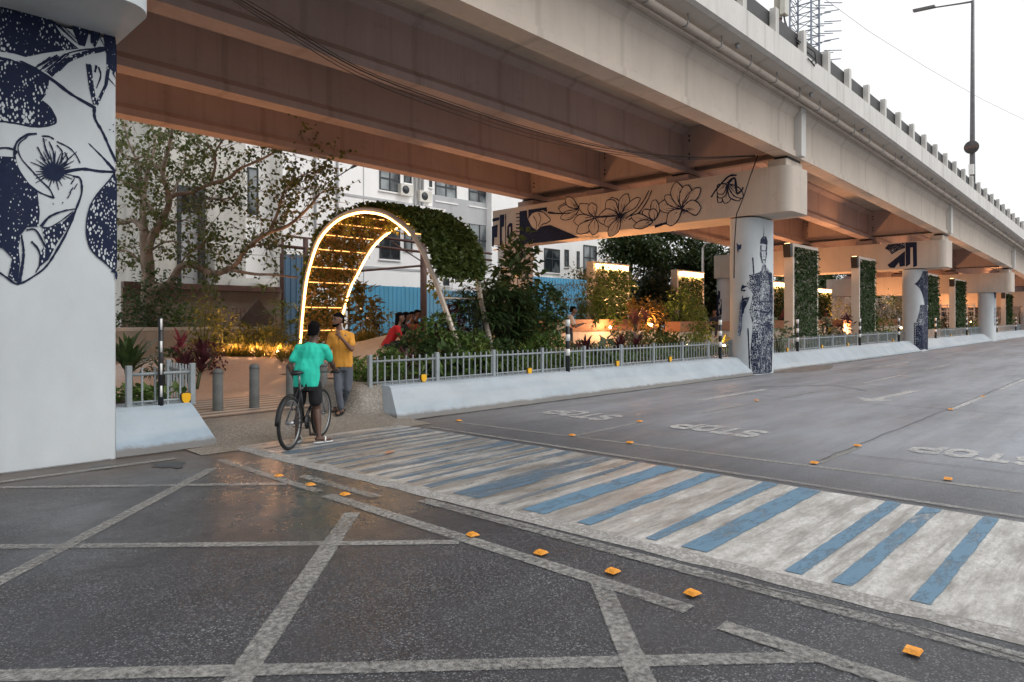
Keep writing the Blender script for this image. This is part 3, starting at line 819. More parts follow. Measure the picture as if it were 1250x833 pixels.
F1([(188, 150), (192, 128), (205, 112), (220, 116), (226, 140), (224, 158), (208, 150)], HATCHD)
S1([(206, 112), (208, 90), (206, 68)], .05, w2=.01)
F1([(190, 158), (198, 156), (196, 190), (200, 226), (206, 250), (196, 240), (188, 205)], HATCHD); F1([(218, 156), (224, 160), (222, 205), (214, 245), (210, 250), (215, 220)], HATCH)
S1([(196, 184), (206, 184)], .035); S1([(210, 184), (219, 184)], .035); S1([(207, 190), (206, 212), (210, 214)], .02); S1([(201, 228), (214, 228)], .035)
F1([(200, 250), (216, 250), (222, 275), (208, 284), (194, 278)], HATCHL)
S1([(188, 288), (206, 330), (222, 282)], .03)
F1([(198, 430), (240, 432), (246, 470), (236, 530), (205, 538), (190, 500)], HATCHL); S1([(198, 430), (240, 432), (246, 470), (236, 530), (205, 538), (190, 500), (198, 430)], .04)
S1([(172, 400), (168, 470), (200, 480), (236, 484)], .06); S1([(250, 400), (246, 470), (216, 496)], .06); S1([(172, 532), (205, 545), (246, 538)], .03)
F1([(152, 432), (166, 405), (160, 480), (152, 600), (138, 598), (146, 520)], HATCHD)
S1([(168, 330), (156, 372), (162, 376)], .06); S1([(162, 400), (158, 560), (150, 600)], .04); S1([(170, 215), (172, 300)], .03)
F1([(134, 140), (146, 152), (158, 146), (156, 170), (146, 174), (140, 192), (136, 172)], NAVY)
S1([(164, 560), (166, 772), (172, 782)], .02); S1([(168, 780), (240, 774)], .02)
for i in range(30):
    x = 178 + random.random() * 64; y = 560 + random.random() * 180
    S1([(x, y), (x + random.uniform(-3, 3), y + 25)], .012, WHITEC)
M.build(c1[0], 'navy print mural of a woman holding a pot')
# flowers on its cap
XCAP = bx - .82
M = Mural(lambda u, v, off: (XCAP - off, u, v))
def K(x, y): p = P(600 + x / 3.906, 200 + y / 3.906, X=XCAP); return (p.y, p.z)
def KS(pts, w=5, w2=None, n=5): M.stroke([K(*p) for p in (curve(pts, n) if len(pts) > 2 else pts)], w * .0098, NAVY, None if w2 is None else w2 * .0098)
prn = random.Random(11)
def petal(cx, cy, ang, L, wd, w=4.6, vein=True):
    a = R(ang + prn.uniform(-6, 6)); d = Vector((math.cos(a), -math.sin(a))); s = Vector((-d.y, d.x)); c_ = Vector((cx, cy))
    L *= prn.uniform(.85, 1.12); bend = prn.uniform(-.35, .35); wd *= prn.uniform(.95, 1.25); j = lambda: prn.uniform(-.06, .06)
    pt = lambda u, v: tuple(c_ + d * u * L + s * (v + bend * u * u) * wd)
    o1 = [pt(.04, .03), pt(.3, .36), pt(.62, .56), pt(.86, .36), pt(1.02, .06), pt(.93, -.3), pt(.65, -.52), pt(.28, -.34), pt(.04, -.03)]
    M.fill([K(*p) for p in curve(o1, 3)], CONC)
    KS([pt(.04, .03), pt(.3, .34 + j()), pt(.62, .56 + j()), pt(.86, .36 + j()), pt(1.02, .06)], w, w * .7)
    KS([pt(1.02, .06), pt(.93, -.3 + j()), pt(.65, -.52 + j()), pt(.28, -.34 + j()), pt(.04, -.03)], w * .6, w)
    if vein:
        if prn.random() < .7: KS([pt(.12, .02), pt(.45, .12 + j()), pt(.78, .1 + j())], 2.6, 1)
        for q in range(4):
            v0 = prn.uniform(-.3, .3); u0 = prn.uniform(.05, .35); KS([pt(u0, v0 * .6), pt(u0 + prn.uniform(.15, .35), v0)], 2.6, .8)
        if prn.random() < .5: KS([pt(.4, -.2), pt(.6, -.28 + j()), pt(.8, -.22)], 2.2, 1)
for a, L, wd in ((165, 110, 46), (200, 105, 50), (225, 115, 44), (140, 100, 44), (120, 70, 40), (255, 90, 40)): petal(495, 255, a, L, wd)
for a, L, wd in ((170, 100, 42), (190, 90, 40), (150, 80, 40), (210, 95, 38)): petal(420, 215, a, L, wd)
for a, L, wd in ((105, 105, 52), (140, 108, 56), (180, 100, 58), (215, 95, 46), (245, 110, 46), (75, 125, 48), (50, 112, 36)): petal(615, 250, a, L, wd)
for i in range(16): KS([(615, 250), (615 + 34 * math.cos(i * .4), 250 + 34 * math.sin(i * .4))], 4, 1.5)
KS([(495, 255), (520, 254), (600, 250)], 8, 5)
KS([(640, 262), (690, 225), (730, 170), (752, 128)], 4); KS([(655, 268), (705, 232), (745, 175), (765, 128)], 4); KS([(270, 233), (320, 238), (380, 235)], 7, 4)
for a, L, wd in ((150, 95, 40), (125, 80, 38), (175, 100, 36), (75, 90, 36), (100, 60, 40), (200, 90, 34)): petal(775, 275, a, L, wd)
KS([(780, 300), (830, 285), (880, 265)], 10, 5)
for a, L, wd in ((172, 105, 54), (142, 115, 46), (110, 128, 50), (82, 130, 46), (58, 122, 44), (10, 88, 62), (220, 105, 46)): petal(910, 215, a, L, wd)
for i in range(18): KS([(910, 215), (910 + 30 * math.cos(i * .35), 215 + 26 * math.sin(i * .35))], 5, 2)
for a, L, wd in ((250, 95, 40), (275, 100, 42), (230, 90, 38), (300, 95, 40), (215, 70, 36), (320, 100, 34)): petal(1125, 95, a, L, wd)
KS([(1125, 95), (1160, 70), (1170, 140), (1195, 125), (1200, 112)], 9, 5); KS([(1048, 160), (1075, 120), (1130, 62), (1170, 55)], 6)
def KF(pts, mat=NAVY): M.fill([K(*p) for p in pts], mat)
KF([(134, 228), (170, 222), (172, 262), (190, 300), (215, 318), (240, 300), (280, 292), (420, 352), (300, 370), (134, 386)])
KF([(176, 220), (264, 208), (266, 232), (245, 222), (220, 228), (196, 236), (176, 262)])
KS([(172, 262), (190, 238), (220, 228), (248, 232), (262, 246), (282, 268), (262, 284), (240, 292), (215, 325), (190, 300), (172, 262)], 4)
KS([(200, 250), (215, 280), (212, 318)], 3); KS([(225, 235), (235, 265), (222, 300)], 3); KS([(205, 320), (208, 380)], 5)
KF([(74, 355), (76, 300), (88, 282), (100, 285), (102, 352), (92, 352), (92, 300), (84, 302), (84, 354)])
KF([(40, 245), (62, 242), (60, 300), (50, 302), (50, 390), (40, 392)])
for i in range(9): KS([(118, 240 + i * 17), (134, 239 + i * 17)], 5, 4)
KS([(68, 240), (68, 392)], 5); KS([(5, 270), (38, 262)], 12); KF([(2, 300), (30, 290), (28, 350), (14, 352), (12, 395), (2, 396)])
M.build(k1, 'navy line mural of magnolia flowers')
# far column of the second pier
M = Mural(lambda u, v, off: (u, 19.65 - off, v)); 
for i in range(26):
    x = bx - .3 + random.random() * .8; z = 1 + random.random() * 3.6; w = .08 + random.random() * .18; h = .1 + random.random() * .3
    M.fill([(x, z), (x + w, z), (x + w, z + h), (x, z + h)], NAVY)
M.build(c1[1], 'navy windows of a city mural')
# third pier: hut on cap, broken blocks on column
bx = BENTS[2]; XC2 = bx - .82; M = Mural(lambda u, v, off: (XC2 - off, u, v))
def K2(x, y): p = P(1040 + x / 4.629, 260 + y / 4.629, X=XC2); return (p.y, p.z)
def KF2(pts, mat=NAVY): M.fill([K2(*p) for p in pts], mat)
KF2([(185, 200), (205, 178), (300, 170), (300, 200), (262, 212), (225, 236), (210, 215)], HATCHD)
KF2([(200, 295), (300, 215), (300, 300), (270, 305), (265, 280), (240, 312), (214, 310)])
KF2([(302, 168), (366, 165), (368, 300), (346, 308), (344, 196), (330, 196), (330, 290), (304, 306)])
for x in (190, 205, 230, 250): M.stroke([K2(x, 205), K2(x + 40, 178)], .05)
M.build(k2, 'navy mural of a thatched hut')
M = Mural(col_fn(bx), bx + CW[0] + .42)
def Z2(x, y): p = P(1040 + x / 4.629, 260 + y / 4.629, Y=9.2); return (max(bx - .72, min(bx + .66, p.x)), p.z)
for pts, mt in (([(330, 360), (360, 358), (358, 402), (330, 400)], NAVY), ([(374, 490), (388, 490), (388, 550), (374, 550)], NAVY), ([(376, 570), (388, 570), (388, 605), (378, 605)], NAVY),
                ([(400, 330), (432, 330), (432, 520), (412, 530), (400, 470), (388, 400)], HATCHD), ([(380, 620), (432, 610), (432, 775), (410, 770), (388, 778)], HATCHD),
                ([(395, 520), (432, 520), (432, 620), (386, 640)], HATCH), ([(318, 320), (345, 318), (345, 345), (322, 345)], HATCH)):
    M.fill([Z2(*p) for p in pts], mt)
M.build(c2[0], 'navy mural of broken blocks')
for fn_ in (lambda u, v, off: (bx - .3 + u, 19.65 - off, v), lambda u, v, off: (bx + CW[0] - off, 20.1 + u * .35, v)):
    M = Mural(fn_); rn = random.Random(9)
    M.fill([(0, .5), (.98, .5), (.98, 3.3), (.7, 3.3), (.7, 3.6), (.3, 3.5), (.3, 3.0), (0, 3.0)], NAVY)
    for i in range(22):
        x = rn.random() * .8; z = .7 + rn.random() * 2.3; M.fill([(x, z), (x + .12, z), (x + .12, z + .22), (x, z + .22)], WHITEC)
    M.build(c2[1], 'navy mural of city blocks')
bx = BENTS[3]; M = Mural(col_fn(bx), bx + CW[0] + .42); cz = gz(bx)
M.fill([(bx - .7, 3.9 + cz), (bx + .66, 3.9 + cz), (bx + .66, 3.2 + cz), (bx + .1, 3.0 + cz), (bx - .3, 3.5 + cz)], HATCHD)
cc = [(bx + .2 + .42 * math.cos(R(a)), 1.75 + cz + .62 * math.sin(R(a))) for a in range(0, 361, 20)]
M.stroke(cc, .09); M.stroke([(bx + .2, 1.2 + cz), (bx + .2, 3.1 + cz)], .07)
for a in range(0, 180, 45): M.stroke([(bx + .2 - .4 * math.cos(R(a)), 1.75 + cz - .6 * math.sin(R(a))), (bx + .2 + .4 * math.cos(R(a)), 1.75 + cz + .6 * math.sin(R(a)))], .04)
M.build(c3[0], 'navy mural of a wheel')

# ---------------------------------------------------------------- park edge: kerb planters, railings, posts
def kerb(x0, x1, label, mat=KERB, slant=(.25, .0)):
    """sloped kerb wall, x0..x1 at the foot"""
    t = MB(); n = max(4, int((x1 - x0) / .5)); sec = [(9.22, 0), (9.25, .09), (9.68, .50), (9.76, .54), (10.3, .54), (10.3, 0)]
    for i in range(n + 1):
        u = i / n
        for y, z in sec:
            k = z / .54
            x = x0 + slant[0] * k + (x1 - x0 - (slant[0] + slant[1]) * k) * u
            w = .018 * noise.noise(Vector((x * .9, z * 3, 1))) + .008 * noise.noise(Vector((x * 4, z * 6, 4)))
            t.v.append((x, y + w, z + gz(x) + (-.06 if z == 0 else .01 * noise.noise(Vector((x, 2, 3))))))
    m_ = len(sec)
    for i in range(n):
        for k in range(m_):
            t.f.append((i * m_ + k, i * m_ + (k + 1) % m_, (i + 1) * m_ + (k + 1) % m_, (i + 1) * m_ + k)); t.sm.append(False)
    t.f.append(tuple(range(m_))); t.f.append(tuple(n * m_ + k for k in range(m_ - 1, -1, -1))); t.sm += [False, False]
    return tag(obj('kerb_wall', t, mat), label, 'kerb wall', 'sloped kerb walls along the road')
kerb(6.78, 20.25, 'long pale blue painted kerb wall under the longest grey railing')
kerb(2.60, 3.86, 'short pale blue sloped kerb block beside the nearest mural pier', KERBL, (.16, .16))
kerb(21.6, 39.6, 'whitewashed kerb wall between the woman mural pier and the next pier')
kerb(41.0, 59.0, 'distant white kerb wall beyond the pier with navy blocks')
kerb(60.4, 78.4, 'farthest white kerb wall at the right edge of the street')
def railing(pts_x, y, label, zb, ret=None, refl=()):
    x0, x1 = pts_x
    t = thing('railing', label, 'railing', (x0, y, zb + gz(x0)), 'grey railings along the planters')
    n = max(1, round((x1 - x0) / 1.55)); top = .54
    for i in range(n + 1):
        x = x0 + (x1 - x0) * i / n; z = zb + gz(x)
        bevel(obj('post', MB().box(x - .035, x + .035, y - .035, y + .035, z - .03, z + .55), RAILM, t), .006, 1)
    for z_, r in ((.43, .022), (.06, .016)):
        obj('rail', MB().tube([(x0, y, zb + z_ + gz(x0)), (x1, y, zb + z_ + gz(x1))], r, 6), RAILM, t)
    b = MB(); m = int((x1 - x0) / .155)
    for i in range(1, m):
        x = x0 + (x1 - x0) * i / m; z = zb + gz(x)
        b.box(x - .011, x + .011, y - .011, y + .011, z + .0, z + .52)
    if ret:
        obj('rail', MB().tube([(x1, y, zb + .43), (x1 + ret[0], y + ret[1], zb + .43)], .022, 6), RAILM, t)
        for i in range(1, 8):
            u = i / 8; xx, yy_ = x1 + ret[0] * u, y + ret[1] * u
            b.box(xx - .011, xx + .011, yy_ - .011, yy_ + .011, zb, zb + .52)
        bevel(obj('post', MB().box(x1 + ret[0] - .035, x1 + ret[0] + .035, y + ret[1] - .035, y + ret[1] + .035, zb - .03, zb + .55), RAILM, t), .006, 1)
    obj('balusters', b, RAILM, t)
    for x, dz in refl:
        z = zb + gz(x) + dz
        m_ = MB(); pr = [(-.06, .055), (-.036, .072), (.036, .072), (.06, .055), (.056, -.016), (.028, -.064), (-.028, -.064), (-.056, -.016)]
        vs = [(x + a, y - .06, z + b_) for a, b_ in pr] + [(x + a, y - .035, z + b_) for a, b_ in pr]
        m_.add(vs, [tuple(range(7, -1, -1)), tuple(range(8, 16))] + [(i, (i + 1) % 8, 8 + (i + 1) % 8, 8 + i) for i in range(8)])
        rf = obj('reflector', m_, YEL, t)
        b2 = MB(); pr2 = [(a * 1.18, c_ * 1.15) for a, c_ in pr]
        b2.add([(x + a, y - .033, z + c_) for a, c_ in pr2] + [(x + a, y - .02, z + c_) for a, c_ in pr2], [tuple(range(7, -1, -1)), tuple(range(8, 16))] + [(i, (i + 1) % 8, 8 + (i + 1) % 8, 8 + i) for i in range(8)])
        obj('backing_plate', b2, DARK, rf)
    return t
railing((2.95, 3.76), 9.86, 'short grey railing on the kerb block beside the nearest mural pier', .53, (.1, 1.2), [(3.66, .07)])
railing((6.8, 20.3), 10.0, 'long grey railing in front of the densest planting', .53, (-.03, .02), [(7.95, .08), (10.85, .05), (14.1, .07), (16.6, .08), (19.5, .09)])
railing((21.75, 39.7), 10.0, 'grey railing in front of the two tall green panels right of the woman mural', .53, None, [(24.6, .07), (28.0, .07), (31.0, .07), (37.6, .07)])
railing((41.1, 59.0), 10.0, 'small distant grey railing beyond the pier with navy blocks', .53, None, [(46, .07), (50, .07), (55, .07)])
railing((60.5, 78.0), 10.0, 'farthest grey railing at the right edge', .53, None, [(66, .07), (72, .07)])
def hazard_post(x, y, label, slim=False):
    z0_ = .5 + gz(x); r = .05 if not slim else .035; Hh = 1.22
    t = thing('marker_post', label, 'marker post', (x, y, z0_), 'black and white marker posts behind the kerb')
    obj('pole', MB().tube([(x, y, z0_), (x, y, z0_ + Hh)], r, 12), DARK, t)
    for k in range(3 if not slim else 4):
        zt = z0_ + Hh - .02 - k * (.30 if slim else .33)
        w = r * 1.03
        obj('band', MB().tube([(x - (.0 if not slim else .004), y - (.0 if not slim else .02), zt - .15), (x - (.0 if not slim else .004), y - (.0 if not slim else .02), zt)], w if not slim else .018, 12), WHITEP, t)
hazard_post(3.32, 9.78, 'slim black marker post with white dashes in front of the pink leaved plant', True)
for x, lb in ((11.93, 'black and white banded post in front of the long railing below the bending man'),
              (19.15, 'banded post just left of the woman mural pier'),
              (25.05, 'banded post at the left foot of the nearest tall green panel'),
              (31.96, 'banded post at the left foot of the second tall green panel'),
              (37.9, 'banded post just left of the pier with navy blocks'),
              (45.3, 'distant banded post left of the third tall green panel'),
              (53.6, 'distant banded post left of the wheel mural pier'),
              (64.5, 'tiny banded post right of the wheel mural pier'), (73.5, 'tiny banded post at the right edge of the picture')):
    hazard_post(x, 9.78, lb)
# soil in the planters
s = MB()
for x0, x1 in ((6.95, 20.3), (21.6, 40), (41, 59), (60.4, 78)):
    m0 = len(s.v); nx = int((x1 - x0) / .5)
    for i in range(nx + 1):
        x = x0 + (x1 - x0) * i / nx
        for y in (10.25, 10.9, 11.7, 12.6, 13.6): s.v.append((x, y, .52 + gz(x) + .05 * noise.noise(Vector((x, y, 0)))))
    for i in range(nx):
        for j in range(4): a = m0 + i * 5 + j; s.f.append((a, a + 5, a + 6, a + 1)); s.sm.append(True)
struct('planter_soil', s, SOIL)
s = MB(); s.box(2.9, 3.8, 10.28, 11.6, .1, .5); struct('planter_soil', s, SOIL)
# rounded aggregate end of the long planter, and the ramp up from the crossing
def smooth(a, b, x): u = max(0, min(1, (x - a) / (b - a))); return u * u * (3 - 2 * u)
m = MB(); nx, ny = 34, 40
for i in range(nx + 1):
    for j in range(ny + 1):
        x = 3.4 + (7.05 - 3.4) * i / nx; y = 8.62 + (11.4 - 8.62) * j / ny
        z = .012 + .14 * smooth(8.8, 10.1, y) * smooth(3.5, 4.3, x)
        d = max(0, 6.62 - x) if y > 10.1 else math.hypot(max(0, 6.62 - x), max(0, 10.1 - y) * .75)
        z = max(z, .02 + (.55 - .0) * (1 - smooth(.02, .45, d)) if x > 5.9 and y > 9.3 else z)
        if y < 8.75: z = .008
        m.v.append((x, y, z))
for i in range(nx):
    for j in range(ny): a = i * (ny + 1) + j; m.f.append((a, a + ny + 1, a + ny + 2, a + 1)); m.sm.append(True)
struct('entrance_ramp', m, AGG)

# plaza with its terrazzo mounds
def hmound(x, y):
    z = .15
    # long low berm sweeping round behind the entrance
    yc = 16.3 - .03 * (x - 6) ** 2
    a = smooth(3.6, 5.6, x) * (1 - .35 * smooth(8.5, 10.5, x))
    d = y - yc
    z += .62 * a * (1 - smooth(.0, 1.7, -d if d < 0 else max(0, d - 1.2) * .6)) ** 1.2
    # play hill under the seated group
    r2 = ((x - 10.7) / 4.1) ** 2 + ((y - 13.2) / 3.2) ** 2
    hh = 1.28 * max(0, 1 - r2) ** 1.1
    if x > 7.3: hh *= 1 - (1 - smooth(11.0, 12.6, y)) * smooth(7.3, 8.3, x)
    z += hh
    return z
m = MB(); nx, ny = 110, 80
for i in range(nx + 1):
    for j in range(ny + 1):
        x = 2.75 + 17.3 * i / nx; y = 10.6 + 9.7 * j / ny
        m.v.append((x, y, hmound(x, y) - (.10 if y < 11.0 else 0)))
for i in range(nx):
    for j in range(ny): a = i * (ny + 1) + j; m.f.append((a, a + ny + 1, a + ny + 2, a + 1)); m.sm.append(True)
struct('plaza', m, TERR)
PALE = pm('pale_strip_paving', (.44, .37, .31), .6, .12, 4, bmp=.1)
DKST = pm('dark_strip_paving', (.20, .14, .11), .6, .12, 4, bmp=.1)
for k in range(15):
    y = 10.75 + k * .165
    struct('paving_strip', quad_strip((3.9, y, 0), (6.6 + k * .08, y + .15, 0), (3.9, y + .16, 0), (6.6 + k * .08, y + .31, 0), .162), PALE if k % 2 else DKST)
# ground of the park under the rest of the flyover, and behind
m = MB()
for x in (2.0, 3.0, 20.0, 24, 40, 60, 80, 100):
    for y in (13.4, 20.3, 27): m.v.append((x, y, .1 + gz(x)))
for i in range(7):
    for j in range(2): a = i * 3 + j; m.f.append((a, a + 3, a + 4, a + 1)); m.sm.append(False)
struct('park_ground', m, pm('park_paving', (.30, .24, .20), .7, .2, 1.2, bmp=.2))

# bollards
def bollard(px, t_, label):
    p = P(px, 400, t=t_); x, y = p.x, p.y; z = .06 if t_ < 11.7 else .12
    th = thing('bollard', label, 'bollard', (x, y, z), 'grey bollards across the park entrance')
    BM = pm('bollard_grey', (.115, .12, .115), .7, .25, 6, bmp=.3)
    obj('shaft', MB().tube([(x, y, z - .03), (x, y, z + .02), (x, y, z + .72)], [.092, .085, .083], 20), BM, th)
    obj('domed_cap', MB().tube([(x, y, z + .722), (x, y, z + .735), (x, y, z + .775), (x, y, z + .80), (x, y, z + .812)], [.083, .087, .08, .055, .01], 20), BM, th)
bollard(266, 11.5, 'leftmost grey bollard beside the short railing')
bollard(310.5, 11.85, 'second grey bollard from the left, standing clear')
bollard(355, 12.1, 'grey bollard just left of the cyclist, partly behind the bicycle')
bollard(394, 12.4, 'grey bollard behind the cyclist\'s right arm and handlebar')

# ---------------------------------------------------------------- leafy arch
LED = glow('led_strip_light', (1.0, .52, .13), 16)
LEDR = glow('led_rung_light', (1.0, .46, .13), 2.2)
METAL = pm('arch_metal', (.52, .44, .37), .4, .1, 4, metal=.3, bmp=0)
prof_a = [(18.45, .05), (18.24, 1.19), (18.13, 1.87), (17.96, 2.66), (17.79, 3.1), (17.5, 3.6), (17.15, 4.0), (16.63, 4.29), (16.03, 4.47), (15.28, 4.53), (14.65, 4.47), (14.06, 4.33),
          (13.58, 4.11), (13.1, 3.83), (12.81, 3.54), (12.5, 3.15), (12.29, 2.82), (12.08, 2.5), (11.67, 1.73), (10.95, .4)]
pa = curve(prof_a, 4); NA = len(pa)
def arch_pt(i, v, out=0.0):
    y, z = pa[i]; s_ = i / (NA - 1)
    xb = 10.85 + 1.15 * math.sin(math.pi * min(1, max(0, s_))) ** .8
    a, b = Vector(pa[max(0, i - 1)]), Vector(pa[min(NA - 1, i + 1)]); d = (b - a).normalized(); n_ = Vector((d.y, -d.x)) * -1
    if n_.y < 0 and .2 < s_ < .8: n_ = -n_
    if s_ <= .2 and n_.x < 0: n_ = -n_
    if s_ >= .8 and n_.x > 0: n_ = -n_
    return Vector((10 + (xb - 10) * v, y + n_.x * out, z + n_.y * out))
arch = thing('leafy_arch', 'tall arch overgrown with leaves, its edges traced by glowing warm light strips', 'arch', (10.5, 14.7, .1))
for v in (0, 1):
    obj('hoop', MB().tube([arch_pt(i, v, .03) for i in range(NA)], .06, 10), METAL, arch)
    L = [arch_pt(i, v, -.045) for i in range(NA) if i <= (NA * .70 if v == 0 else NA * .6)]
    obj('light_strip', MB().tube(L, .026, 8), LED, arch)
for i in range(5, NA - 22, 4):
    obj('rung', MB().tube([arch_pt(i, .06, .0), arch_pt(i, .94, .0)], .013, 6), LEDR, arch)
for i in (NA - 12, NA - 7): obj('rung', MB().tube([arch_pt(i, 0, .02), arch_pt(i, 1, .02)], .03, 6), METAL, arch)
lf = MB(); rnd = random.Random(3)
for q in range(14500):
    s_ = rnd.uniform(.03, .885) if rnd.random() < .62 else rnd.uniform(.45, .885); v = rnd.uniform(-.04 if s_ < .45 else .07, 1.05)
    if s_ > .84 and rnd.random() < (s_ - .84) / .055: continue
    i = min(NA - 2, max(1, int(s_ * (NA - 1))))
    p = arch_pt(i, v, rnd.uniform(.05, .24) if s_ > .3 else rnd.uniform(.03, .14)).lerp(arch_pt(i + 1, v, .12), rnd.random())
    o_ = (arch_pt(i, v, 1) - arch_pt(i, v, 0)).normalized()
    d = Vector((rnd.uniform(-1, 1), rnd.uniform(-1, 1), rnd.uniform(-1.1, .5))) + o_ * .5
    lf.leaf(p, d, o_ + Vector((rnd.uniform(-.5, .5), rnd.uniform(-.5, .5), .2)), rnd.uniform(.10, .18), rnd.uniform(.07, .12))
net = MB()  # added inner leaf layer; its brown-yellow colour carries the strip-lit look
for q in range(3600):
    s_ = rnd.uniform(.03, .60); i = min(NA - 2, max(1, int(s_ * (NA - 1)))); v = rnd.uniform(.03, .98)
    p = arch_pt(i, v, rnd.uniform(-.02, .05)).lerp(arch_pt(i + 1, v, .02), rnd.random())
    net.leaf(p, Vector((rnd.uniform(-1, 1), rnd.uniform(-1, 1), rnd.uniform(-1.2, .4))), Vector((rnd.uniform(-.6, .6), -1, -.3)), rnd.uniform(.07, .13), rnd.uniform(.05, .08))
obj('inner_foliage', net, leafm('lit_look_net_leaf', (.13, .085, .03), (.30, .20, .06), scale=8), arch)
ARCHL = leafm('arch_leaf', (.045, .08, .018), (.14, .18, .045), scale=7)
obj('foliage', lf, ARCHL, arch)
SHOOT = leafm('young_leaf', (.16, .16, .03), (.30, .26, .05))
for u, v0, n_ in ((.42, .1, 18), (.44, .35, 16), (.46, .22, 18), (.57, .12, 18), (.59, .3, 16), (.60, .05, 18), (.87, .1, 22), (.885, .2, 18), (.84, .04, 16)):
    lf = MB(); i = int(NA * u); top = arch_pt(min(NA - 2, i), v0, -.01)
    lf.tube([top, top - Vector((0, 0, .4))], .008, 4)
    for q in range(n_):
        p = top + Vector((rnd.gauss(0, .07), rnd.gauss(0, .07), -rnd.uniform(0, .40)))
        lf.leaf(p, Vector((rnd.uniform(-1, 1), rnd.uniform(-1, 1), -.6)), Vector((rnd.uniform(-1, 1), rnd.uniform(-1, 1), .4)), rnd.uniform(.1, .17), .09)
    obj('hanging_shoot', lf, SHOOT, arch)

# ---------------------------------------------------------------- leaf makers
GL = [leafm('leaf_dark', (.028, .058, .022), (.085, .14, .045)), leafm('leaf_mid', (.055, .11, .028), (.16, .24, .06)),
      leafm('leaf_yellowish', (.12, .14, .03), (.27, .26, .07)), leafm('leaf_maroon', (.045, .015, .02), (.13, .04, .05)),
      leafm('leaf_pink', (.22, .035, .055), (.40, .10, .12)), leafm('leaf_grey', (.08, .11, .065), (.18, .22, .13))]
def clump(mb, c, rad, n, L, w, rn, shell=.5, lean=0):
    c = Vector(c); sub = [Vector((rn.gauss(0, .5), rn.gauss(0, .5), rn.gauss(0, .45))) for _ in range(max(4, n // 60))]
    for _ in range(n):
        if rn.random() < .6:
            q = rn.choice(sub) + Vector((rn.gauss(0, .22), rn.gauss(0, .22), rn.gauss(0, .2)))
        else:
            q = Vector((rn.gauss(0, 1), rn.gauss(0, 1), rn.gauss(0, 1))).normalized() * (shell + (1 - shell) * rn.random())
        if q.length > 1.15: q = q.normalized() * 1.1
        p = c + Vector((q.x * rad[0], q.y * rad[1], q.z * rad[2]))
        d = q.normalized() * .7 + Vector((rn.uniform(-1, 1), rn.uniform(-1, 1), rn.uniform(-.9, .5)))
        mb.leaf(p, d, Vector((rn.uniform(-.6, .6), rn.uniform(-.6, .6), 1)), L * rn.uniform(.7, 1.25), w * rn.uniform(.7, 1.25))
    return mb
def bush(x, y, z, h, r, n, L, w, mat, name, label, seed, cat='shrub', group=None, stems=5):
    rn = random.Random(seed); t = thing(name, label, cat, (x, y, z), group)
    st = MB()
    for k in range(stems):
        a = rn.uniform(0, 6.28); q = Vector((x + math.cos(a) * r * .6, y + math.sin(a) * r * .6, z + h * rn.uniform(.6, .95)))
        st.tube([(x + rn.uniform(-.06, .06), y + rn.uniform(-.06, .06), z - .05), (x + math.cos(a) * r * .2, y + math.sin(a) * r * .2, z + h * .4), q], [.022, .016, .007], 5)
    obj('stems', st, STEM, t)
    obj('foliage', clump(MB(), (x, y, z + h * .55), (r, r, h * .48), n, L, w, rn), mat, t)
    return t
def rosette(x, y, z, n, L, w, mat, name, label, seed, stem=.25, droop=1.5, heads=3, group=None, spread=.2):
    rn = random.Random(seed); t = thing(name, label, 'plant', (x, y, z), group)
    st = MB(); lfm = MB()
    for k in range(heads):
        hx, hy = x + rn.uniform(-spread, spread), y + rn.uniform(-spread, spread); hz = z + stem * rn.uniform(.6, 1.3)
        st.tube([(x + (hx - x) * .4, y + (hy - y) * .4, z - .05), (hx, hy, hz)], [.025, .018], 6)
        for i in range(n):
            a = i * 2.4 + rn.uniform(-.3, .3); el = rn.uniform(.35, 1.35)
            lfm.blade((hx, hy, hz + rn.uniform(-.06, .06)), Vector((math.cos(a) * math.cos(el), math.sin(a) * math.cos(el), math.sin(el))), L * rn.uniform(.7, 1.15), w, droop * rn.uniform(.5, 1.1))
    obj('stems', st, STEM, t); obj('leaves', lfm, mat, t); return t
def palm(x, y, z, h, n, mat, name, label, seed, L=.8):
    """clumping lady palm: canes with fans of narrow fingers"""
    rn = random.Random(seed); t = thing(name, label, 'palm', (x, y, z)); st = MB(); lfm = MB()
    for k in range(n):
        a = rn.uniform(0, 6.28); rr = rn.uniform(.05, .5) * h * .38; hh = h * rn.uniform(.35, 1)
        base = Vector((x + math.cos(a) * rr * .4, y + math.sin(a) * rr * .4, z - .05)); top = Vector((x + math.cos(a) * rr, y + math.sin(a) * rr, z + hh))
        st.tube([base, base.lerp(top, .5) + Vector((0, 0, .05)), top], [.016, .012, .006], 5)
        for f in range(3):
            fa = a + rn.uniform(-1.6, 1.6); el = rn.uniform(-.1, .8)
            d = Vector((math.cos(fa) * math.cos(el), math.sin(fa) * math.cos(el), math.sin(el))); tip = top + d * .3 - Vector((0, 0, rn.uniform(0, .25)))
            st.tube([top - Vector((0, 0, rn.uniform(0, .4))), tip], [.006, .004], 4, False)
            for b in range(9):
                q = fa + (b - 4) * .34
                lfm.blade(tip, Vector((math.cos(q), math.sin(q), rn.uniform(-.1, .45))), L * rn.uniform(.45, .7), .05, rn.uniform(.8, 1.7), 3)
    obj('stems', st, STEM, t); obj('leaves', lfm, mat, t); return t

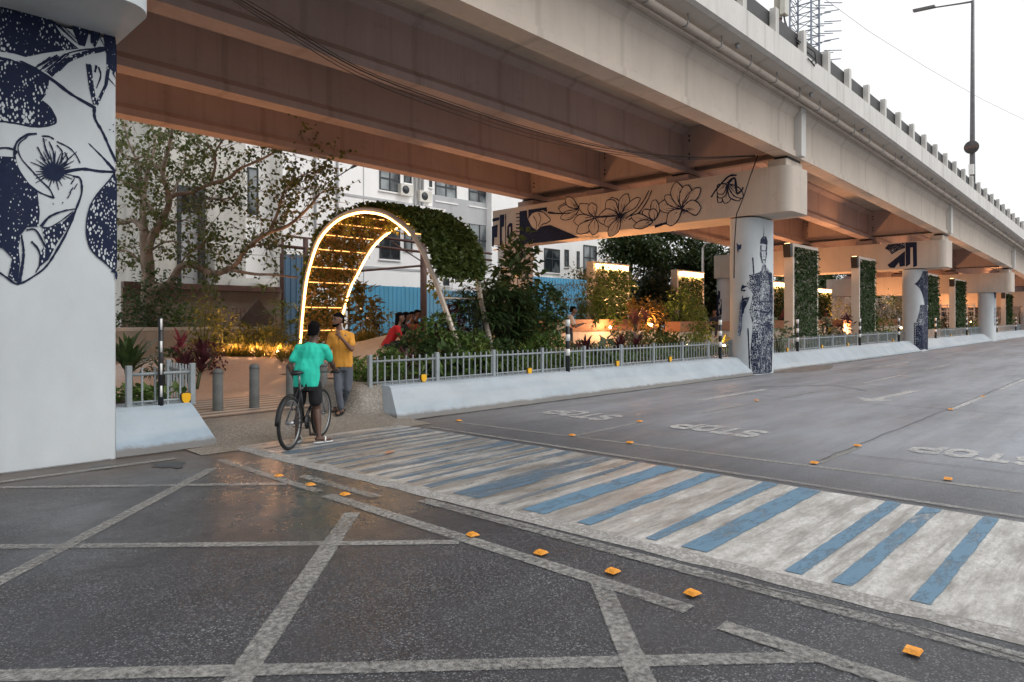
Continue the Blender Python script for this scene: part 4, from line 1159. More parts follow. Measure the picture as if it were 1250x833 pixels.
# ---------------------------------------------------------------- green panels
FRAMEW = pm('panel_frame_paint', (.62, .55, .47), .6, .06, 2, bmp=.05)
GREENW = leafm('green_wall_leaf', (.014, .036, .010), (.055, .10, .022), rough=.65, scale=14)
BARL = glow('panel_light_bar', (1.0, .62, .24), 14)
def green_wall(x0, x1, y, ztop, label, lit, seed, zb=.4):
    rn = random.Random(seed); z0_ = gz(x0) + zb
    t = thing('green_wall', label, 'green wall', ((x0 + x1) / 2, y, z0_), 'planted panels in the park')
    th_ = .34; f = MB()
    f.box(x0 - .14, x0, y, y + th_, z0_, ztop); f.box(x1, x1 + .13, y, y + th_, z0_, ztop); f.box(x0 + .002, x1 - .002, y + .002, y + th_ - .002, ztop - .12, ztop - .003)
    f.box(x0 + .001, x1 - .001, y + .1, y + th_ - .01, z0_, ztop - .122)
    obj('frame', f, FRAMEW, t)
    m = MB(); area = (x1 - x0) * (ztop - z0_); n = int(area * (300 if x0 < 36 else 130)); s_ = 1 if x0 < 36 else 1.5
    top = ztop - (.14 if not lit else .3)
    for _ in range(n):
        p = Vector((rn.uniform(x0 + .03, x1 - .04), y + rn.uniform(-.07, .09), rn.uniform(z0_, top)))
        m.leaf(p, Vector((rn.uniform(-1, 1), rn.uniform(-.9, -.1), rn.uniform(-1.2, .2))), Vector((rn.uniform(-.6, .6), -1, .6)), rn.uniform(.09, .17) * s_, .09 * s_)
    obj('foliage', m, GREENW, t)
    if lit:
        obj('light_bar', MB().box(x0 + .03, x1 - .03, y - .07, y - .02, ztop - .28, ztop - .10), BARL, t)
        obj('light_hood', MB().box(x0, x1, y - .12, y - .001, ztop - .095, ztop - .04), FRAMEW, t)
    else:
        b = obj('floodlight', MB().obox((x0 - .27, y + .15, ztop - .28), (.09, 0, .02), (0, .14, 0), (-.05, 0, .26)), DARK, t)
        obj('lens', MB().obox((x0 - .31, y + .15, ztop - .02), (.06, 0, .012), (0, .1, 0), (0, 0, .004)), glow('flood_lens', (1, .6, .25), 6), b)
    return t
green_wall(26.6, 28.95, 10.5, 4.68, 'nearest tall green wall panel with white frame, right of the woman mural', False, 1)
green_wall(34.35, 36.55, 10.5, 4.7, 'second tall green wall panel, between the nearest panel and the navy block pier', False, 2)
green_wall(46.6, 49.2, 10.5, 4.55, 'third tall green wall panel, just right of the navy block pier', False, 3)
green_wall(54.0, 56.9, 10.5, 4.55, 'fourth tall green wall panel, left of the wheel mural pier', False, 4)
green_wall(73.5, 76.5, 10.5, 4.2, 'farthest green wall panel near the right edge', False, 5)
green_wall(22.5, 24.8, 17, 4.12, 'lit green panel with glowing top bar, left of the dark trees', True, 6)
green_wall(29.1, 31.4, 17, 4.14, 'lit green panel with glowing top bar, left of the white lamp post', True, 7)
green_wall(40.0, 42.4, 17, 4.05, 'lit green panel seen between the woman mural pier and the nearest tall panel', True, 8)
green_wall(47.0, 49.4, 17, 3.9, 'narrow lit green panel just right of the nearest tall panel', True, 9)

# park seat walls
SEATW = pm('seat_wall_white', (.66, .60, .52), .7, .06, 1.5, bmp=.1)
def seat_wall(x0, x1, y, zt, label, bow=0):
    t = thing('seat_wall', label, 'seat wall', ((x0 + x1) / 2, y, .1 + gz(x0)))
    n = 14
    def ring(m, ya, yb, za, zb_):
        o = len(m.v)
        for i in range(n + 1):
            u = i / n; x = x0 + (x1 - x0) * u; yy_ = y + bow * math.sin(math.pi * u)
            for a, b in ((ya, za), (yb, za), (yb, zb_), (ya, zb_)): m.v.append((x, yy_ + a, b + gz(x)))
        for i in range(n):
            for k in range(4): m.f.append((o + i * 4 + k, o + i * 4 + (k + 1) % 4, o + i * 4 + 4 + (k + 1) % 4, o + i * 4 + 4 + k)); m.sm.append(False)
        m.f += [(o, o + 1, o + 2, o + 3), (o + n * 4 + 3, o + n * 4 + 2, o + n * 4 + 1, o + n * 4)]; m.sm += [False] * 2
    a = MB(); ring(a, 0, .45, 0, zt - .4); obj('wall', a, SEATW, t)
    b = MB(); ring(b, -.08, .6, zt - .397, zt); obj('coping', b, WOOD, t)
seat_wall(14.2, 22.6, 14.2, 1.72, 'curved white seat wall with brown coping behind the long railing', .7)
seat_wall(23.6, 39.6, 13.8, 1.62, 'white seat wall behind the two tall green panels')
seat_wall(42, 58.5, 13.8, 1.6, 'distant white seat wall beyond the navy block pier')

# ---------------------------------------------------------------- fences, buildings behind
BLUE = pm('blue_sheet_paint', (.15, .55, .86), .5, .12, .8, (1, 1, .3), .05, 30, dirt=.3, dirtcol=(.12, .28, .40))
BLUEG = pm('grey_blue_sheet_paint', (.10, .21, .33), .5, .15, .8, (1, 1, .3), .05, 30, dirt=.3)
def corrugated(x0, x1, y, zt, label, mat=BLUE, slope=0.0):
    t = thing('sheet_fence', label, 'fence', ((x0 + x1) / 2, y, 0), 'blue corrugated sheet fences')
    m = MB(); pitch = .24; x = x0; pts = []
    while x < x1:
        pts += [(x, 0), (x + pitch * .5, 0), (x + pitch * .6, -.045), (x + pitch * .9, -.045)]; x += pitch
    for px_, d in pts: m.v += [(px_, y + d, .0), (px_, y + d, zt + slope * (px_ - x0))]
    for i in range(len(pts) - 1): m.f.append((2 * i, 2 * i + 2, 2 * i + 3, 2 * i + 1)); m.sm.append(False)
    obj('sheeting', m, mat, t)
    for z in (zt * .35, zt * .85): obj('rail', MB().box(x0, x1, y + .03, y + .09, z, z + .06), BROWN, t)
    for k in range(int((x1 - x0) / 3) + 1): obj('post', MB().box(x0 + 3 * k, x0 + 3 * k + .08, y + .092, y + .17, 0, zt + .02), BROWN, t)
    return t
def xat(px, Y): return P(px, 392, Y=Y).x
corrugated(xat(427, 26), xat(514, 26), 26, 3.28, 'bright blue corrugated fence behind the seated group, left of the brown post')
corrugated(xat(517, 26.1), xat(590, 26.1), 26.1, 3.2, 'pale blue corrugated fence between the brown post and the big shrub', pm('pale_blue_sheet', (.22, .52, .74), .5, .12, .8, bmp=.05))
corrugated(xat(640, 25), xat(728, 25), 25, 4.1, 'bright blue corrugated fence right of the big dark shrub, behind the bending man')
corrugated(xat(344, 25.5), xat(372, 25.5), 25.5, 4.35, 'tall grey blue sheet panel just left of the glowing arch', BLUEG)
corrugated(58, 62, 21.5, 2.6, 'small blue sheet seen right of the second tall green panel')

BW = pm('building_white', (.88, .875, .86), .8, .06, .5, (1, 1, .3), .1, 20, dirt=.25, dirtcol=(.70, .68, .65))
BG = pm('building_grey', (.46, .47, .48), .8, .06, .6, (1, 1, .3), .1, 20, dirt=.2)
BC = pm('raw_concrete', (.55, .54, .50), .85, .12, .9, (1, 1, .3), .15, 20, dirt=.4, dirtcol=(.2, .19, .17))
FRAME = pm('window_frame_dark', (.03, .035, .04), .5, .2, 4, bmp=0)
def glass_mat():
    m, nt, b = base_mat('window_glass')
    f = noise_n(nt, coords(nt, (.8, 1, .5)), .9, 2)
    nt.links.new(ramp(nt, f, [(.4, (.02, .025, .03)), (.6, (.30, .33, .34))]), b.inputs['Base Color'])
    b.inputs['Roughness'].default_value = .08; return m
GLASS = glass_mat()
bld = thing('building', 'white apartment block with dark framed windows behind the park', 'building', (25, 32, 0))
YB = 30.0
w = MB()
xa, xb_ = xat(345, YB), xat(528, YB); xc_, xd = xat(600, YB), xat(700, YB); xe = xat(740, YB)
w.box(xa, xb_, YB, YB + 9, 0, 26); w.box(xb_ + .002, xc_, YB + .5, YB + 9, 0, 26); w.box(xc_ + .002, xe, YB, YB + 9, 0, 26)
w.box(xat(300, YB), xa - .002, YB + 1.2, YB + 9, 0, 26)
obj('wall', w, BW, bld)
gp = MB(); z_ = lambda py, px: P(px, py, Y=YB + .5).z
gp.box(xb_ + .003, xc_ - .003, YB + .44, YB + .497, z_(272, 565), z_(244, 565)); gp.box(xb_ + .1, xc_ - .1, YB + .44, YB + .497, z_(205, 565), z_(170, 565))
obj('spandrel_panel', gp, BG, bld)
def window(x0, x1, z0_, z1, y, bars=(1, 1)):
    f = MB(); t_ = .07
    f.box(x0, x1, y - .05, y + .02, z0_, z0_ + t_); f.box(x0, x1, y - .05, y + .02, z1 - t_, z1)
    f.box(x0, x0 + t_, y - .05, y + .02, z0_ + t_, z1 - t_); f.box(x1 - t_, x1, y - .05, y + .02, z0_ + t_, z1 - t_)
    for k in range(1, bars[0] + 1):
        xm = x0 + (x1 - x0) * k / (bars[0] + 1); f.box(xm - .035, xm + .035, y - .045, y + .02, z0_ + t_, z1 - t_)
    for k in range(1, bars[1] + 1):
        zm = z0_ + (z1 - z0_) * .58; f.box(x0 + t_, x1 - t_, y - .04, y + .02, zm - .04, zm + .04)
    o = obj('window', f, FRAME, bld)
    obj('pane', MB().box(x0 + .02, x1 - .02, y - .012, y + .01, z0_ + .02, z1 - .02), GLASS, o)
    obj('sill', MB().box(x0 - .06, x1 + .06, y - .1, y - .002, z0_ - .08, z0_ - .004), BW, o)
wins = [(463, 488, 208, 234, YB, (1, 1)), (463, 488, 281, 317, YB, (1, 0)), (531, 557, 216, 247, YB + .5, (1, 1)), (572, 597, 223, 253, YB + .5, (1, 1)), (545, 559, 266, 290, YB + .5, (1, 1)),
        (572, 598, 271, 325, YB + .5, (1, 1)), (664, 683, 304, 333, YB, (1, 1)), (689, 694, 305, 326, YB, (0, 1)), (704, 707, 307, 329, YB, (0, 1)), (712, 728, 300, 336, YB, (1, 1)),
        (493, 502, 213, 224, YB, (0, 0)), (524, 527, 219, 229, YB, (0, 0)), (493, 503, 284, 306, YB, (0, 1)), (463, 488, 150, 175, YB, (1, 1)), (531, 557, 150, 180, YB + .5, (1, 1)),
        (302, 315, 205, 263, YB + 1.2, (0, 1)), (541, 548, 340, 349, YB + .5, (0, 0)), (664, 683, 240, 268, YB, (1, 1)), (712, 728, 240, 262, YB, (1, 1))]
for a, b, t_, bt, y, br in wins:
    xm = (a + b) / 2
    window(xat(a, y), xat(b, y), P(xm, bt, Y=y).z, P(xm, t_, Y=y).z, y, br)
lg = MB(); zl = P(522, 258, Y=29).z
lg.box(xat(504, 29), xat(543, 29), 28.9, 30.0, zl - .1, zl + .22)
obj('canopy_slab', lg, BW, bld)
for px_ in (507, 512, 516):
    x = xat(px_, 29.9); obj('downpipe', MB().tube([(x, 29.9, 6), (x, 29.9, 24)], .07, 8), BG, bld)
for px_ in (444, 445.5): 
    x = xat(px_, 29.95); obj('wall_joint', MB().box(x, x + .04, 29.975, 29.998, 0, 24), BG, bld) if px_ == 444 else None
acm = pm('ac_unit_cream', (.62, .60, .55), .5, .1, 3, bmp=.05)
for px_, py_, yy_ in ((497, 232, 29.7), (520, 240, 29.7), (455, 262, 29.7), (676, 345, 29.7), (540, 300, 30.2), (430, 300, 29.7)):
    q = P(px_, py_, Y=yy_); u_ = obj('ac_unit', MB().box(q.x - .42, q.x + .42, yy_ - .02, yy_ + .28, q.z - .3, q.z + .3), acm, bld)
    obj('fan_grille', MB().tube([(q.x - .1, yy_ - .04, q.z), (q.x - .1, yy_ - .022, q.z)], .22, 20), FRAME, u_)
for z__ in (4.4, 8.0, 11.6, 15.2): obj('floor_band', MB().box(xa + .01, xb_ - .01, YB - .035, YB - .002, z__, z__ + .12), BG, bld)
for px_ in (385, 412): x = xat(px_, 29.93); obj('downpipe', MB().tube([(x, 29.93, 0), (x, 29.93, 24)], .06, 8), BG, bld)
obj('balcony', MB().box(xat(552, 29.8), xat(600, 29.8), 29.75, 29.85, P(580, 335, Y=29.8).z - 1.2, P(580, 334, Y=29.8).z), BW, bld)

tw = thing('building_tower', 'raw grey concrete stair tower with an open dark bay behind the bare tree', 'building', (11, 28, 0))
YT = 28.0
m = MB(); m.box(xat(187, YT), xat(216, YT), YT, YT + 5, 0, 18); m.box(xat(250, YT), xat(300, YT), YT + .01, YT + 5, 0, 18); m.box(xat(216, YT) + .002, xat(250, YT) - .002, YT + .8, YT + 5, 0, P(230, 300, Y=YT).z)
m.box(xat(216, YT) + .002, xat(250, YT) - .002, YT + .03, YT + 5, P(230, 227, Y=YT).z, 18)
obj('wall', m, BC, tw)
obj('column', MB().box(xat(262, 27.3), xat(300, 27.3), 27.3, 27.99, 0, P(280, 300, Y=27.3).z), pm('light_concrete', (.52, .51, .48), .85, .1, 1, bmp=.15, dirt=.3), tw)
op = MB(); x0, x1 = xat(217, 27.95), xat(250, 27.95); zt = P(233, 228, Y=27.95).z
op.box(x0, x0 + .12, 27.9, 27.995, 1, zt); op.box(x1 - .12, x1, 27.9, 27.995, 1, zt); op.box(x0 + .121, x1 - .121, 27.9, 27.995, zt - .4, zt)
obj('opening_frame', op, FRAME, tw)
obj('shutter', MB().box(x0 + .15, x1 - .15, 28.3, 28.4, 2.2, zt - 1.0), BG, tw)
tk = thing('water_tank', 'round concrete tank behind the hedge left of the arch', 'tank', (*P(318, 392, Y=26.5).xy, 0))
c_ = P(318, 392, Y=26.8)
obj('drum', MB().tube([(c_.x, c_.y, 0), (c_.x, c_.y, 2.75)], 1.15, 28), pm('tank_concrete', (.40, .35, .29), .9, .15, 1.5, bmp=.3, dirt=.3), tk)
obj('rim', MB().tube([(c_.x, c_.y, 2.75), (c_.x, c_.y, 2.9), (c_.x, c_.y, 3.35)], [1.24, 1.24, 1.12], 28), BC, tk)
# low boundary wall behind the left planting
lw = thing('boundary_wall', 'low stained concrete wall behind the pink leaved plant', 'wall', (6, 20.6, 0))
x0, x1 = xat(120, 20.8), xat(330, 20.8); zt = P(200, 404, Y=20.8).z
obj('panel', MB().box(x0, x1, 20.8, 21.0, 0, zt), pm('stained_wall', (.40, .36, .31), .9, .15, 1.2, (1, 1, .3), .3, 20, dirt=.6, dirtcol=(.12, .1, .09)), lw)
obj('coping', MB().box(x0, x1, 20.74, 21.06, zt + .002, zt + .1), BC, lw)
bs = thing('site_shed', 'brown concrete shed wall behind the tree trunk', 'shed', (9, 25.4, 0))
obj('wall', MB().box(xat(150, 25.4), xat(345, 25.4), 25.4, 25.6, 0, P(240, 352, Y=25.4).z), pm('shed_wall', (.22, .17, .13), .9, .2, 1, bmp=.2, dirt=.4), bs)
obj('beam', MB().box(xat(150, 25.2), xat(345, 25.2), 25.1, 25.399, P(240, 354, Y=25.2).z, P(240, 347, Y=25.2).z), BROWN, bs)
sg = thing('diamond_sign', 'rusty diamond shaped plate in front of the round tank', 'sign', (*P(315, 392, Y=22).xy, 0))
c_ = P(315, 392, Y=22); 
ctr = P(315, 391, Y=22); dd = .62
obj('plate', MB().add([(ctr.x - dd, 22, ctr.z), (ctr.x, 22, ctr.z - dd * 1.15), (ctr.x + dd, 22, ctr.z), (ctr.x, 22, ctr.z + dd * 1.15), (ctr.x - dd, 22.04, ctr.z), (ctr.x, 22.04, ctr.z - dd * 1.15), (ctr.x + dd, 22.04, ctr.z), (ctr.x, 22.04, ctr.z + dd * 1.15)],
    [(0, 1, 2, 3), (7, 6, 5, 4), (0, 4, 5, 1), (1, 5, 6, 2), (2, 6, 7, 3), (3, 7, 4, 0)]), pm('sign_back', (.085, .065, .06), .6, .3, 3, bmp=.2), sg)
obj('post', MB().tube([(ctr.x, 22.06, 0), (ctr.x, 22.06, ctr.z)], .04, 8), BROWN, sg)
gt = thing('metal_grille', 'small rusty metal grille on a ledge by the concrete column', 'grille', (*P(290, 392, Y=24).xy, 1.5))
m = MB(); 
for px_ in (284, 289, 294, 299): m.tube([P(px_, 392, Y=24), P(px_, 376, Y=24)], .02, 5)
m.tube([P(284, 377, Y=24), P(299, 377, Y=24)], .02, 5); m.tube([P(284, 388, Y=24), P(299, 379, Y=24)], .02, 5)
obj('bars', m, BROWN, gt)
# rusty pipe framework
pf = thing('pipe_framework', 'rusty brown pipe framework standing in front of the white building', 'framework', (*P(517, 392, Y=24.5).xy, 0))
YP = 24.5
def pp(px_, py): return P(px_, py, Y=YP)
obj('upright', MB().tube([(xat(517, YP), YP, 0), pp(517, 296)], .15, 10), BROWN, pf)
for a, b, r in (((455, 288), (600, 310), .06), ((450, 300), (600, 318), .06), ((438, 331), (522, 324), .05), ((480, 297), (525, 326), .03), ((470, 288), (490, 303), .025)):
    obj('pipe', MB().tube([pp(*a), pp(*b)], r, 8), BROWN, pf)
pf2 = thing('pipe_framework', 'rusty pipe framework left of the glowing arch above the grey blue panel', 'framework', (*P(374, 392, Y=23.5).xy, 0)); YP = 23.5
for a, b, r in (((373, 290), (373, 405), .1), ((340, 300), (395, 306), .06), ((344, 288), (395, 293), .04), ((345, 290), (345, 404), .05)):
    obj('pipe', MB().tube([pp(*a), pp(*b)], r, 8), BROWN, pf2)
wl = thing('wall_lamp', 'black wall lamp on a thin arm fixed to the white building', 'lamp', tuple(P(398, 225, Y=29)))
obj('arm', MB().tube([P(396, 226, Y=29.9), P(432, 203, Y=27.6)], .03, 6), DARK, wl)
obj('head', MB().tube([P(429, 205, Y=27.8), P(437, 200, Y=27.3)], [.06, .09], 8), DARK, wl)
# tower block at the far left gap and grid tower
gb = thing('grid_tower', 'distant pale tower with a grid of windows showing beside the flyover cap', 'building', (70, 75, 0))
x0, x1 = xat(613, 70), xat(646, 70)
obj('wall', MB().box(x0, x1, 70, 80, 0, 26), BW, gb)
m = MB()
for i in range(9):
    for j in range(14):
        xx = x0 + .1 + (x1 - x0 - .2) * i / 9; m.box(xx, xx + (x1 - x0) / 12, 69.94, 69.995, 1.5 + j * 1.7, 2.6 + j * 1.7)
obj('windows', m, BG, gb)
# far end screen wall with branch mural
MW = pm('mural_wall_paint', (.60, .50, .42), .8, .06, 1, bmp=.1)
def branch_mural(name, x, y0, y1, z0_, z1, label, seed, along='Y'):
    rn = random.Random(seed)
    t = thing(name, label, 'mural wall', (x, y0, z0_)) if along == 'Y' else thing(name, label, 'mural wall', (y0, x, z0_))
    if along == 'Y':
        obj('wall', MB().box(x, x + .25, y0, y1, z0_, z1), MW, t); fn = lambda u, v, off: (x - off, u, v)
    else:
        obj('wall', MB().box(y0, y1, x, x + .25, z0_, z1), MW, t); fn = lambda u, v, off: (u, x - off, v)
    M = Mural(fn)
    def grow(p, a, L, w, d):
        q = (p[0] + math.cos(a) * L, p[1] + math.sin(a) * L)
        q = (max(y0 + .05, min(y1 - .05, q[0])), max(z0_ + .05, min(z1 - .05, q[1])))
        if abs(q[0] - p[0]) + abs(q[1] - p[1]) < .05: return
        M.stroke([p, q], w, NAVY, w * .7)
        if d:
            for _ in range(rn.choice((2, 3))): grow(q, a + rn.uniform(-.9, .9), L * rn.uniform(.6, .85), w * .65, d - 1)
    n = max(2, int((y1 - y0) / 2))
    for k in range(n): grow((y0 + (k + .5) * (y1 - y0) / n, z0_ + .2), R(90) + rn.uniform(-.5, .5), (z1 - z0_) * .28, .14, 5)
    M.build(t, 'navy bare branch mural')
branch_mural('mural_wall', 92, 8.6, 24, 0, 4.4, 'far end wall painted with navy branches, glowing orange', 5)
branch_mural('mural_wall', 22.2, 46.5, 60, .2, 4.1, 'grey mural wall with bare branches seen between the two tall panels', 8, 'X')
branch_mural('mural_wall', 22.6, 61.5, 91, .2, 4.6, 'long orange lit mural wall with branches behind the navy block pier', 9, 'X')
ls = thing('lattice_screen', 'pale lattice screen glowing left of the wheel mural pier', 'screen', (70, 13, .3))
m = MB()
for k in range(7): m.box(70, 70.06, 12.2 + k * .5, 12.28 + k * .5, .3, 3.2)
for k in range(6): m.box(69.93, 69.99, 12.2, 15.3, .5 + k * .5, .58 + k * .5)
obj('lattice', m, WHITEP, ls)
lp = thing('lamp_post', 'slim white lamp post between the lit panel and the city mural column', 'lamp post', (*P(858, 392, t=42).xy, 0))
b_ = P(858, 392, t=42); tp = P(858, 303, t=42).z
obj('pole', MB().tube([(b_.x, b_.y, 0), (b_.x, b_.y, tp)], [.1, .07], 10), WHITEP, lp)
obj('arm', MB().tube([(b_.x, b_.y, tp), W(.28 * 42 + .15, 42, tp + .3), W(.28 * 42 + .7, 41.6, tp + .35)], .05, 8), WHITEP, lp)

# ---------------------------------------------------------------- bare-limbed tree at the left
rn = random.Random(21)
tr = thing('tree', 'gnarled spreading tree with sparse small leaves left of the glowing arch', 'tree', (*P(181, 400, t=22).xy, 0))
def tz(u, v, t): return P(150 + u / 3.084, 130 + v / 3.084, t=t)
MPZ = 22 / 833 / 3.084
trunk = MB(); tips = []
def limb(pts, w0, w1, t0=22, t1=22, n=4, twig=True):
    c_ = curve(pts, n); N = len(c_)
    Q = [tz(u, v, t0 + (t1 - t0) * i / (N - 1) + .25 * noise.noise(Vector((u * .01, v * .01, t1)))) for i, (u, v) in enumerate(c_)]
    rr = [(w0 + (w1 - w0) * (i / (N - 1)) ** .8) * MPZ * .5 * (1 + .12 * noise.noise(Q[i] * 3)) for i in range(N)]
    trunk.tube(Q, rr, 8)
    if twig:
        for i in range(N // 5, N): tips.append((Q[i], (Q[min(N - 1, i + 1)] - Q[max(0, i - 1)]).normalized(), rr[i]))
limb([(100, 920), (98, 800), (95, 700), (95, 620), (88, 540), (84, 470)], 62, 40, twig=False)
limb([(90, 560), (110, 490), (140, 440), (172, 375), (168, 320), (150, 250), (172, 160), (190, 60), (200, -30)], 36, 8, 22, 21)
limb([(86, 490), (75, 400), (80, 320), (96, 240), (120, 150), (110, 60)], 30, 7, 22, 23)
limb([(100, 690), (140, 680), (180, 660), (215, 605), (270, 600), (345, 630), (420, 600), (462, 540), (540, 480), (620, 450), (690, 390), (740, 330)], 34, 8, 22, 20.6)
limb([(395, 612), (440, 622), (500, 632), (570, 634), (660, 645)], 14, 7, 21.3, 20.6, twig=False)
limb([(555, 462), (575, 420), (592, 370), (610, 310), (655, 270), (700, 250)], 14, 4, 21, 20.5)
limb([(165, 350), (205, 330), (250, 325), (330, 292), (400, 270), (440, 235), (520, 200), (600, 160), (680, 150)], 22, 5, 21.8, 20.8)
limb([(330, 292), (348, 225), (350, 170), (392, 105), (420, 60)], 12, 4, 21.5, 21)
limb([(140, 440), (105, 380), (60, 330), (10, 285), (-60, 270)], 22, 6, 22, 23)
limb([(84, 470), (40, 430), (0, 440), (-60, 400)], 24, 6, 22, 22.6)
limb([(172, 375), (200, 300), (228, 240), (240, 160), (270, 60)], 14, 4, 22, 22.8)
limb([(250, 325), (300, 345), (380, 350), (430, 340)], 9, 3, 21.7, 21.4)
limb([(110, 490), (180, 440), (250, 420), (330, 350)], 9, 3, 22, 22)
limb([(460, 540), (520, 520), (560, 540), (620, 500)], 8, 3, 21.2, 21.8)
limb([(150, 250), (90, 190), (30, 200), (-40, 150)], 13, 4, 21.6, 22.6)
limb([(100, 600), (50, 570), (0, 540), (-50, 560)], 12, 4, 22, 22.6); limb([(110, 540), (150, 515), (200, 510), (260, 560)], 10, 3, 22, 21.4)
limb([(60, 330), (60, 230), (20, 130), (0, 40)], 14, 4, 22.6, 23.2)
limb([(215, 605), (240, 560), (300, 520), (310, 470)], 8, 3, 21.8, 21.4)
obj('trunk', trunk, BARK, tr)
tw_ = MB(); lf = MB()
def twig(p, d, L, r, depth):
    q = p + d * L * .5 + Vector((rn.uniform(-.1, .1), rn.uniform(-.1, .1), rn.uniform(-.08, .12)))
    e = q + (d + Vector((rn.uniform(-.4, .4), rn.uniform(-.4, .4), rn.uniform(-.35, .3)))).normalized() * L * .5
    tw_.tube([p, q, e], [r, r * .7, r * .35], 4, False)
    for k in range(int(L * 9)):
        u = rn.uniform(.25, 1.05); b = p.lerp(q, u * 2) if u < .5 else q.lerp(e, u * 2 - 1)
        lf.leaf(b + Vector((rn.gauss(0, .05), rn.gauss(0, .05), rn.gauss(0, .05))), Vector((rn.uniform(-1, 1), rn.uniform(-1, 1), rn.uniform(-1.2, .1))), Vector((rn.uniform(-1, 1), rn.uniform(-1, 1), .6)), rn.uniform(.10, .17), rn.uniform(.08, .125), .1, .1)
    if depth:
        for _ in range(2): twig(q.lerp(e, rn.random()), (d + Vector((rn.uniform(-1, 1), rn.uniform(-1, 1), rn.uniform(-.5, .6)))).normalized(), L * .6, r * .6, depth - 1)
for p, d, r in tips:
    for _ in range(3 if r < .1 else 1):
        if rn.random() < .56: twig(p, (d * .5 + Vector((rn.uniform(-1, 1), rn.uniform(-1, 1), rn.uniform(-.6, .8)))).normalized(), rn.uniform(.5, 1.2), .012, 1)
obj('twigs', tw_, BARK, tr)
obj('crown', lf, leafm('peepal_leaf', (.05, .085, .025), (.17, .19, .06), scale=3, trans=.45), tr)

# dark trees behind the lit panels
def dense_tree(x, y, h, r, n, L, label, seed, mat, z0c=.3):
    rn = random.Random(seed); t = thing('tree', label, 'tree', (x, y, 0), 'dense trees behind the park')
    m = MB(); m.tube([(x, y, -.1), (x + .1, y, h * .3), (x - .1, y + .1, h * .6), (x, y, h * .85)], [.22, .18, .12, .04], 8)
    cl = []
    for k in range(26):
        a = rn.uniform(0, 6.28); u = rn.uniform(z0c, 1); rr = r * math.sin(math.pi * min(.95, (u - z0c) / (1 - z0c) * .8 + .18)) * rn.uniform(.45, 1)
        c_ = Vector((x + math.cos(a) * rr, y + math.sin(a) * rr, h * u)); cl.append(c_)
        m.tube([(x, y, h * max(.2, u - .25)), c_], [.06, .02], 5)
    obj('trunk', m, BARK, t); lf = MB()
    for _ in range(n):
        c_ = rn.choice(cl); q = c_ + Vector((rn.gauss(0, .42), rn.gauss(0, .42), rn.gauss(0, .33))) * r * .42
        lf.leaf(q, Vector((rn.uniform(-1, 1), rn.uniform(-1, 1), rn.uniform(-1, .3))), Vector((rn.uniform(-.7, .7), rn.uniform(-.7, .7), 1)), L * rn.uniform(.7, 1.3), L * .6)
    obj('crown', lf, mat, t); return t
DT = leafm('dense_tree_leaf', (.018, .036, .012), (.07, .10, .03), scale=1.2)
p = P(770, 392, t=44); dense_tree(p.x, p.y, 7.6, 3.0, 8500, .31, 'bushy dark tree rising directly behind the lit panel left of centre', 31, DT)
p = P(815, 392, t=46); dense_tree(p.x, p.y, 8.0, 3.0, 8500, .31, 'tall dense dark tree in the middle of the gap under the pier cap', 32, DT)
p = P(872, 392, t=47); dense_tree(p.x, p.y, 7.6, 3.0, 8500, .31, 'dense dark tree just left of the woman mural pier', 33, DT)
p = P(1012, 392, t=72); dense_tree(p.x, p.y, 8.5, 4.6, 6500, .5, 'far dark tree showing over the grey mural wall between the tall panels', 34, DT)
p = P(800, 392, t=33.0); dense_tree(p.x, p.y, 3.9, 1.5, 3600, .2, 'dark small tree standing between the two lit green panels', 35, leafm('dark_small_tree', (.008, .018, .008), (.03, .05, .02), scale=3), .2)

# ---------------------------------------------------------------- planting
def at(px, t, z): p = P(px, 392, t=t); return p.x, p.y, z
# vines and shrubs round the tree foot
bush(*at(185, 21.4, 0), 3.2, 1.0, 1300, .15, .10, GL[0], 'vine_clump', 'dark tangle of vines wrapped round the foot of the bare tree', 41, 'vine')
bush(*at(222, 21, 0), 2.4, .75, 800, .14, .09, GL[1], 'shrub', 'dull green shrub right of the tree trunk', 42)
bush(*at(160, 20.6, 0), 2.1, .7, 600, .14, .09, GL[0], 'shrub', 'dark shrub left of the tree trunk at the pier edge', 43)
rosette(*at(163, 11.5, .5), 12, .75, .09, GL[0], 'strap_leaf_plant', 'dark strap leaved plant beside the edge of the nearest pier', 44, .35, 1.0)
rosette(*at(226, 12.5, .5), 10, .32, .075, GL[4], 'pink_leaf_plant', 'plant with bright pink leaves behind the slim black marker post', 45, .6, 1.1, 3)
rosette(*at(236, 12.2, .5), 13, .42, .07, GL[3], 'maroon_leaf_plant', 'dark maroon plant just right of the pink leaved plant', 46, .45, 1.2, 4)
bush(*at(205, 12.6, .45), .75, .5, 300, .12, .06, GL[0], 'shrub', 'low dark shrub behind the slim marker post', 47)
bush(*at(250, 15.5, .3), 1.0, .5, 380, .11, .06, GL[3], 'shrub', 'low reddish shrub right of the maroon plant', 48)
bush(*at(248, 18.5, .4), 2.0, .5, 420, .16, .08, GL[2], 'shrub', 'yellow green leggy shrub in front of the stained wall', 49)
bush(*at(272, 18.2, .4), 1.7, .42, 420, .14, .07, GL[2], 'shrub', 'second yellowish shrub, nearer the lit hedge', 50)
HEDG = leafm('lit_hedge_leaf', (.04, .06, .012), (.13, .13, .03), scale=5)
for i, (px_, h, lb) in enumerate(((288, 1.2, 'left end bush of the lit hedge'), (310, 1.15, 'second bush of the lit hedge below the diamond plate'), (333, 1.35, 'third bush of the lit hedge'), (352, .95, 'lit hedge bush at the foot of the arch light strip'))):
    bush(*at(px_, 18.6, .3), h, .55, 700, .13, .06, HEDG, 'hedge_bush', lb, 60 + i, 'hedge', 'lit hedge bushes')
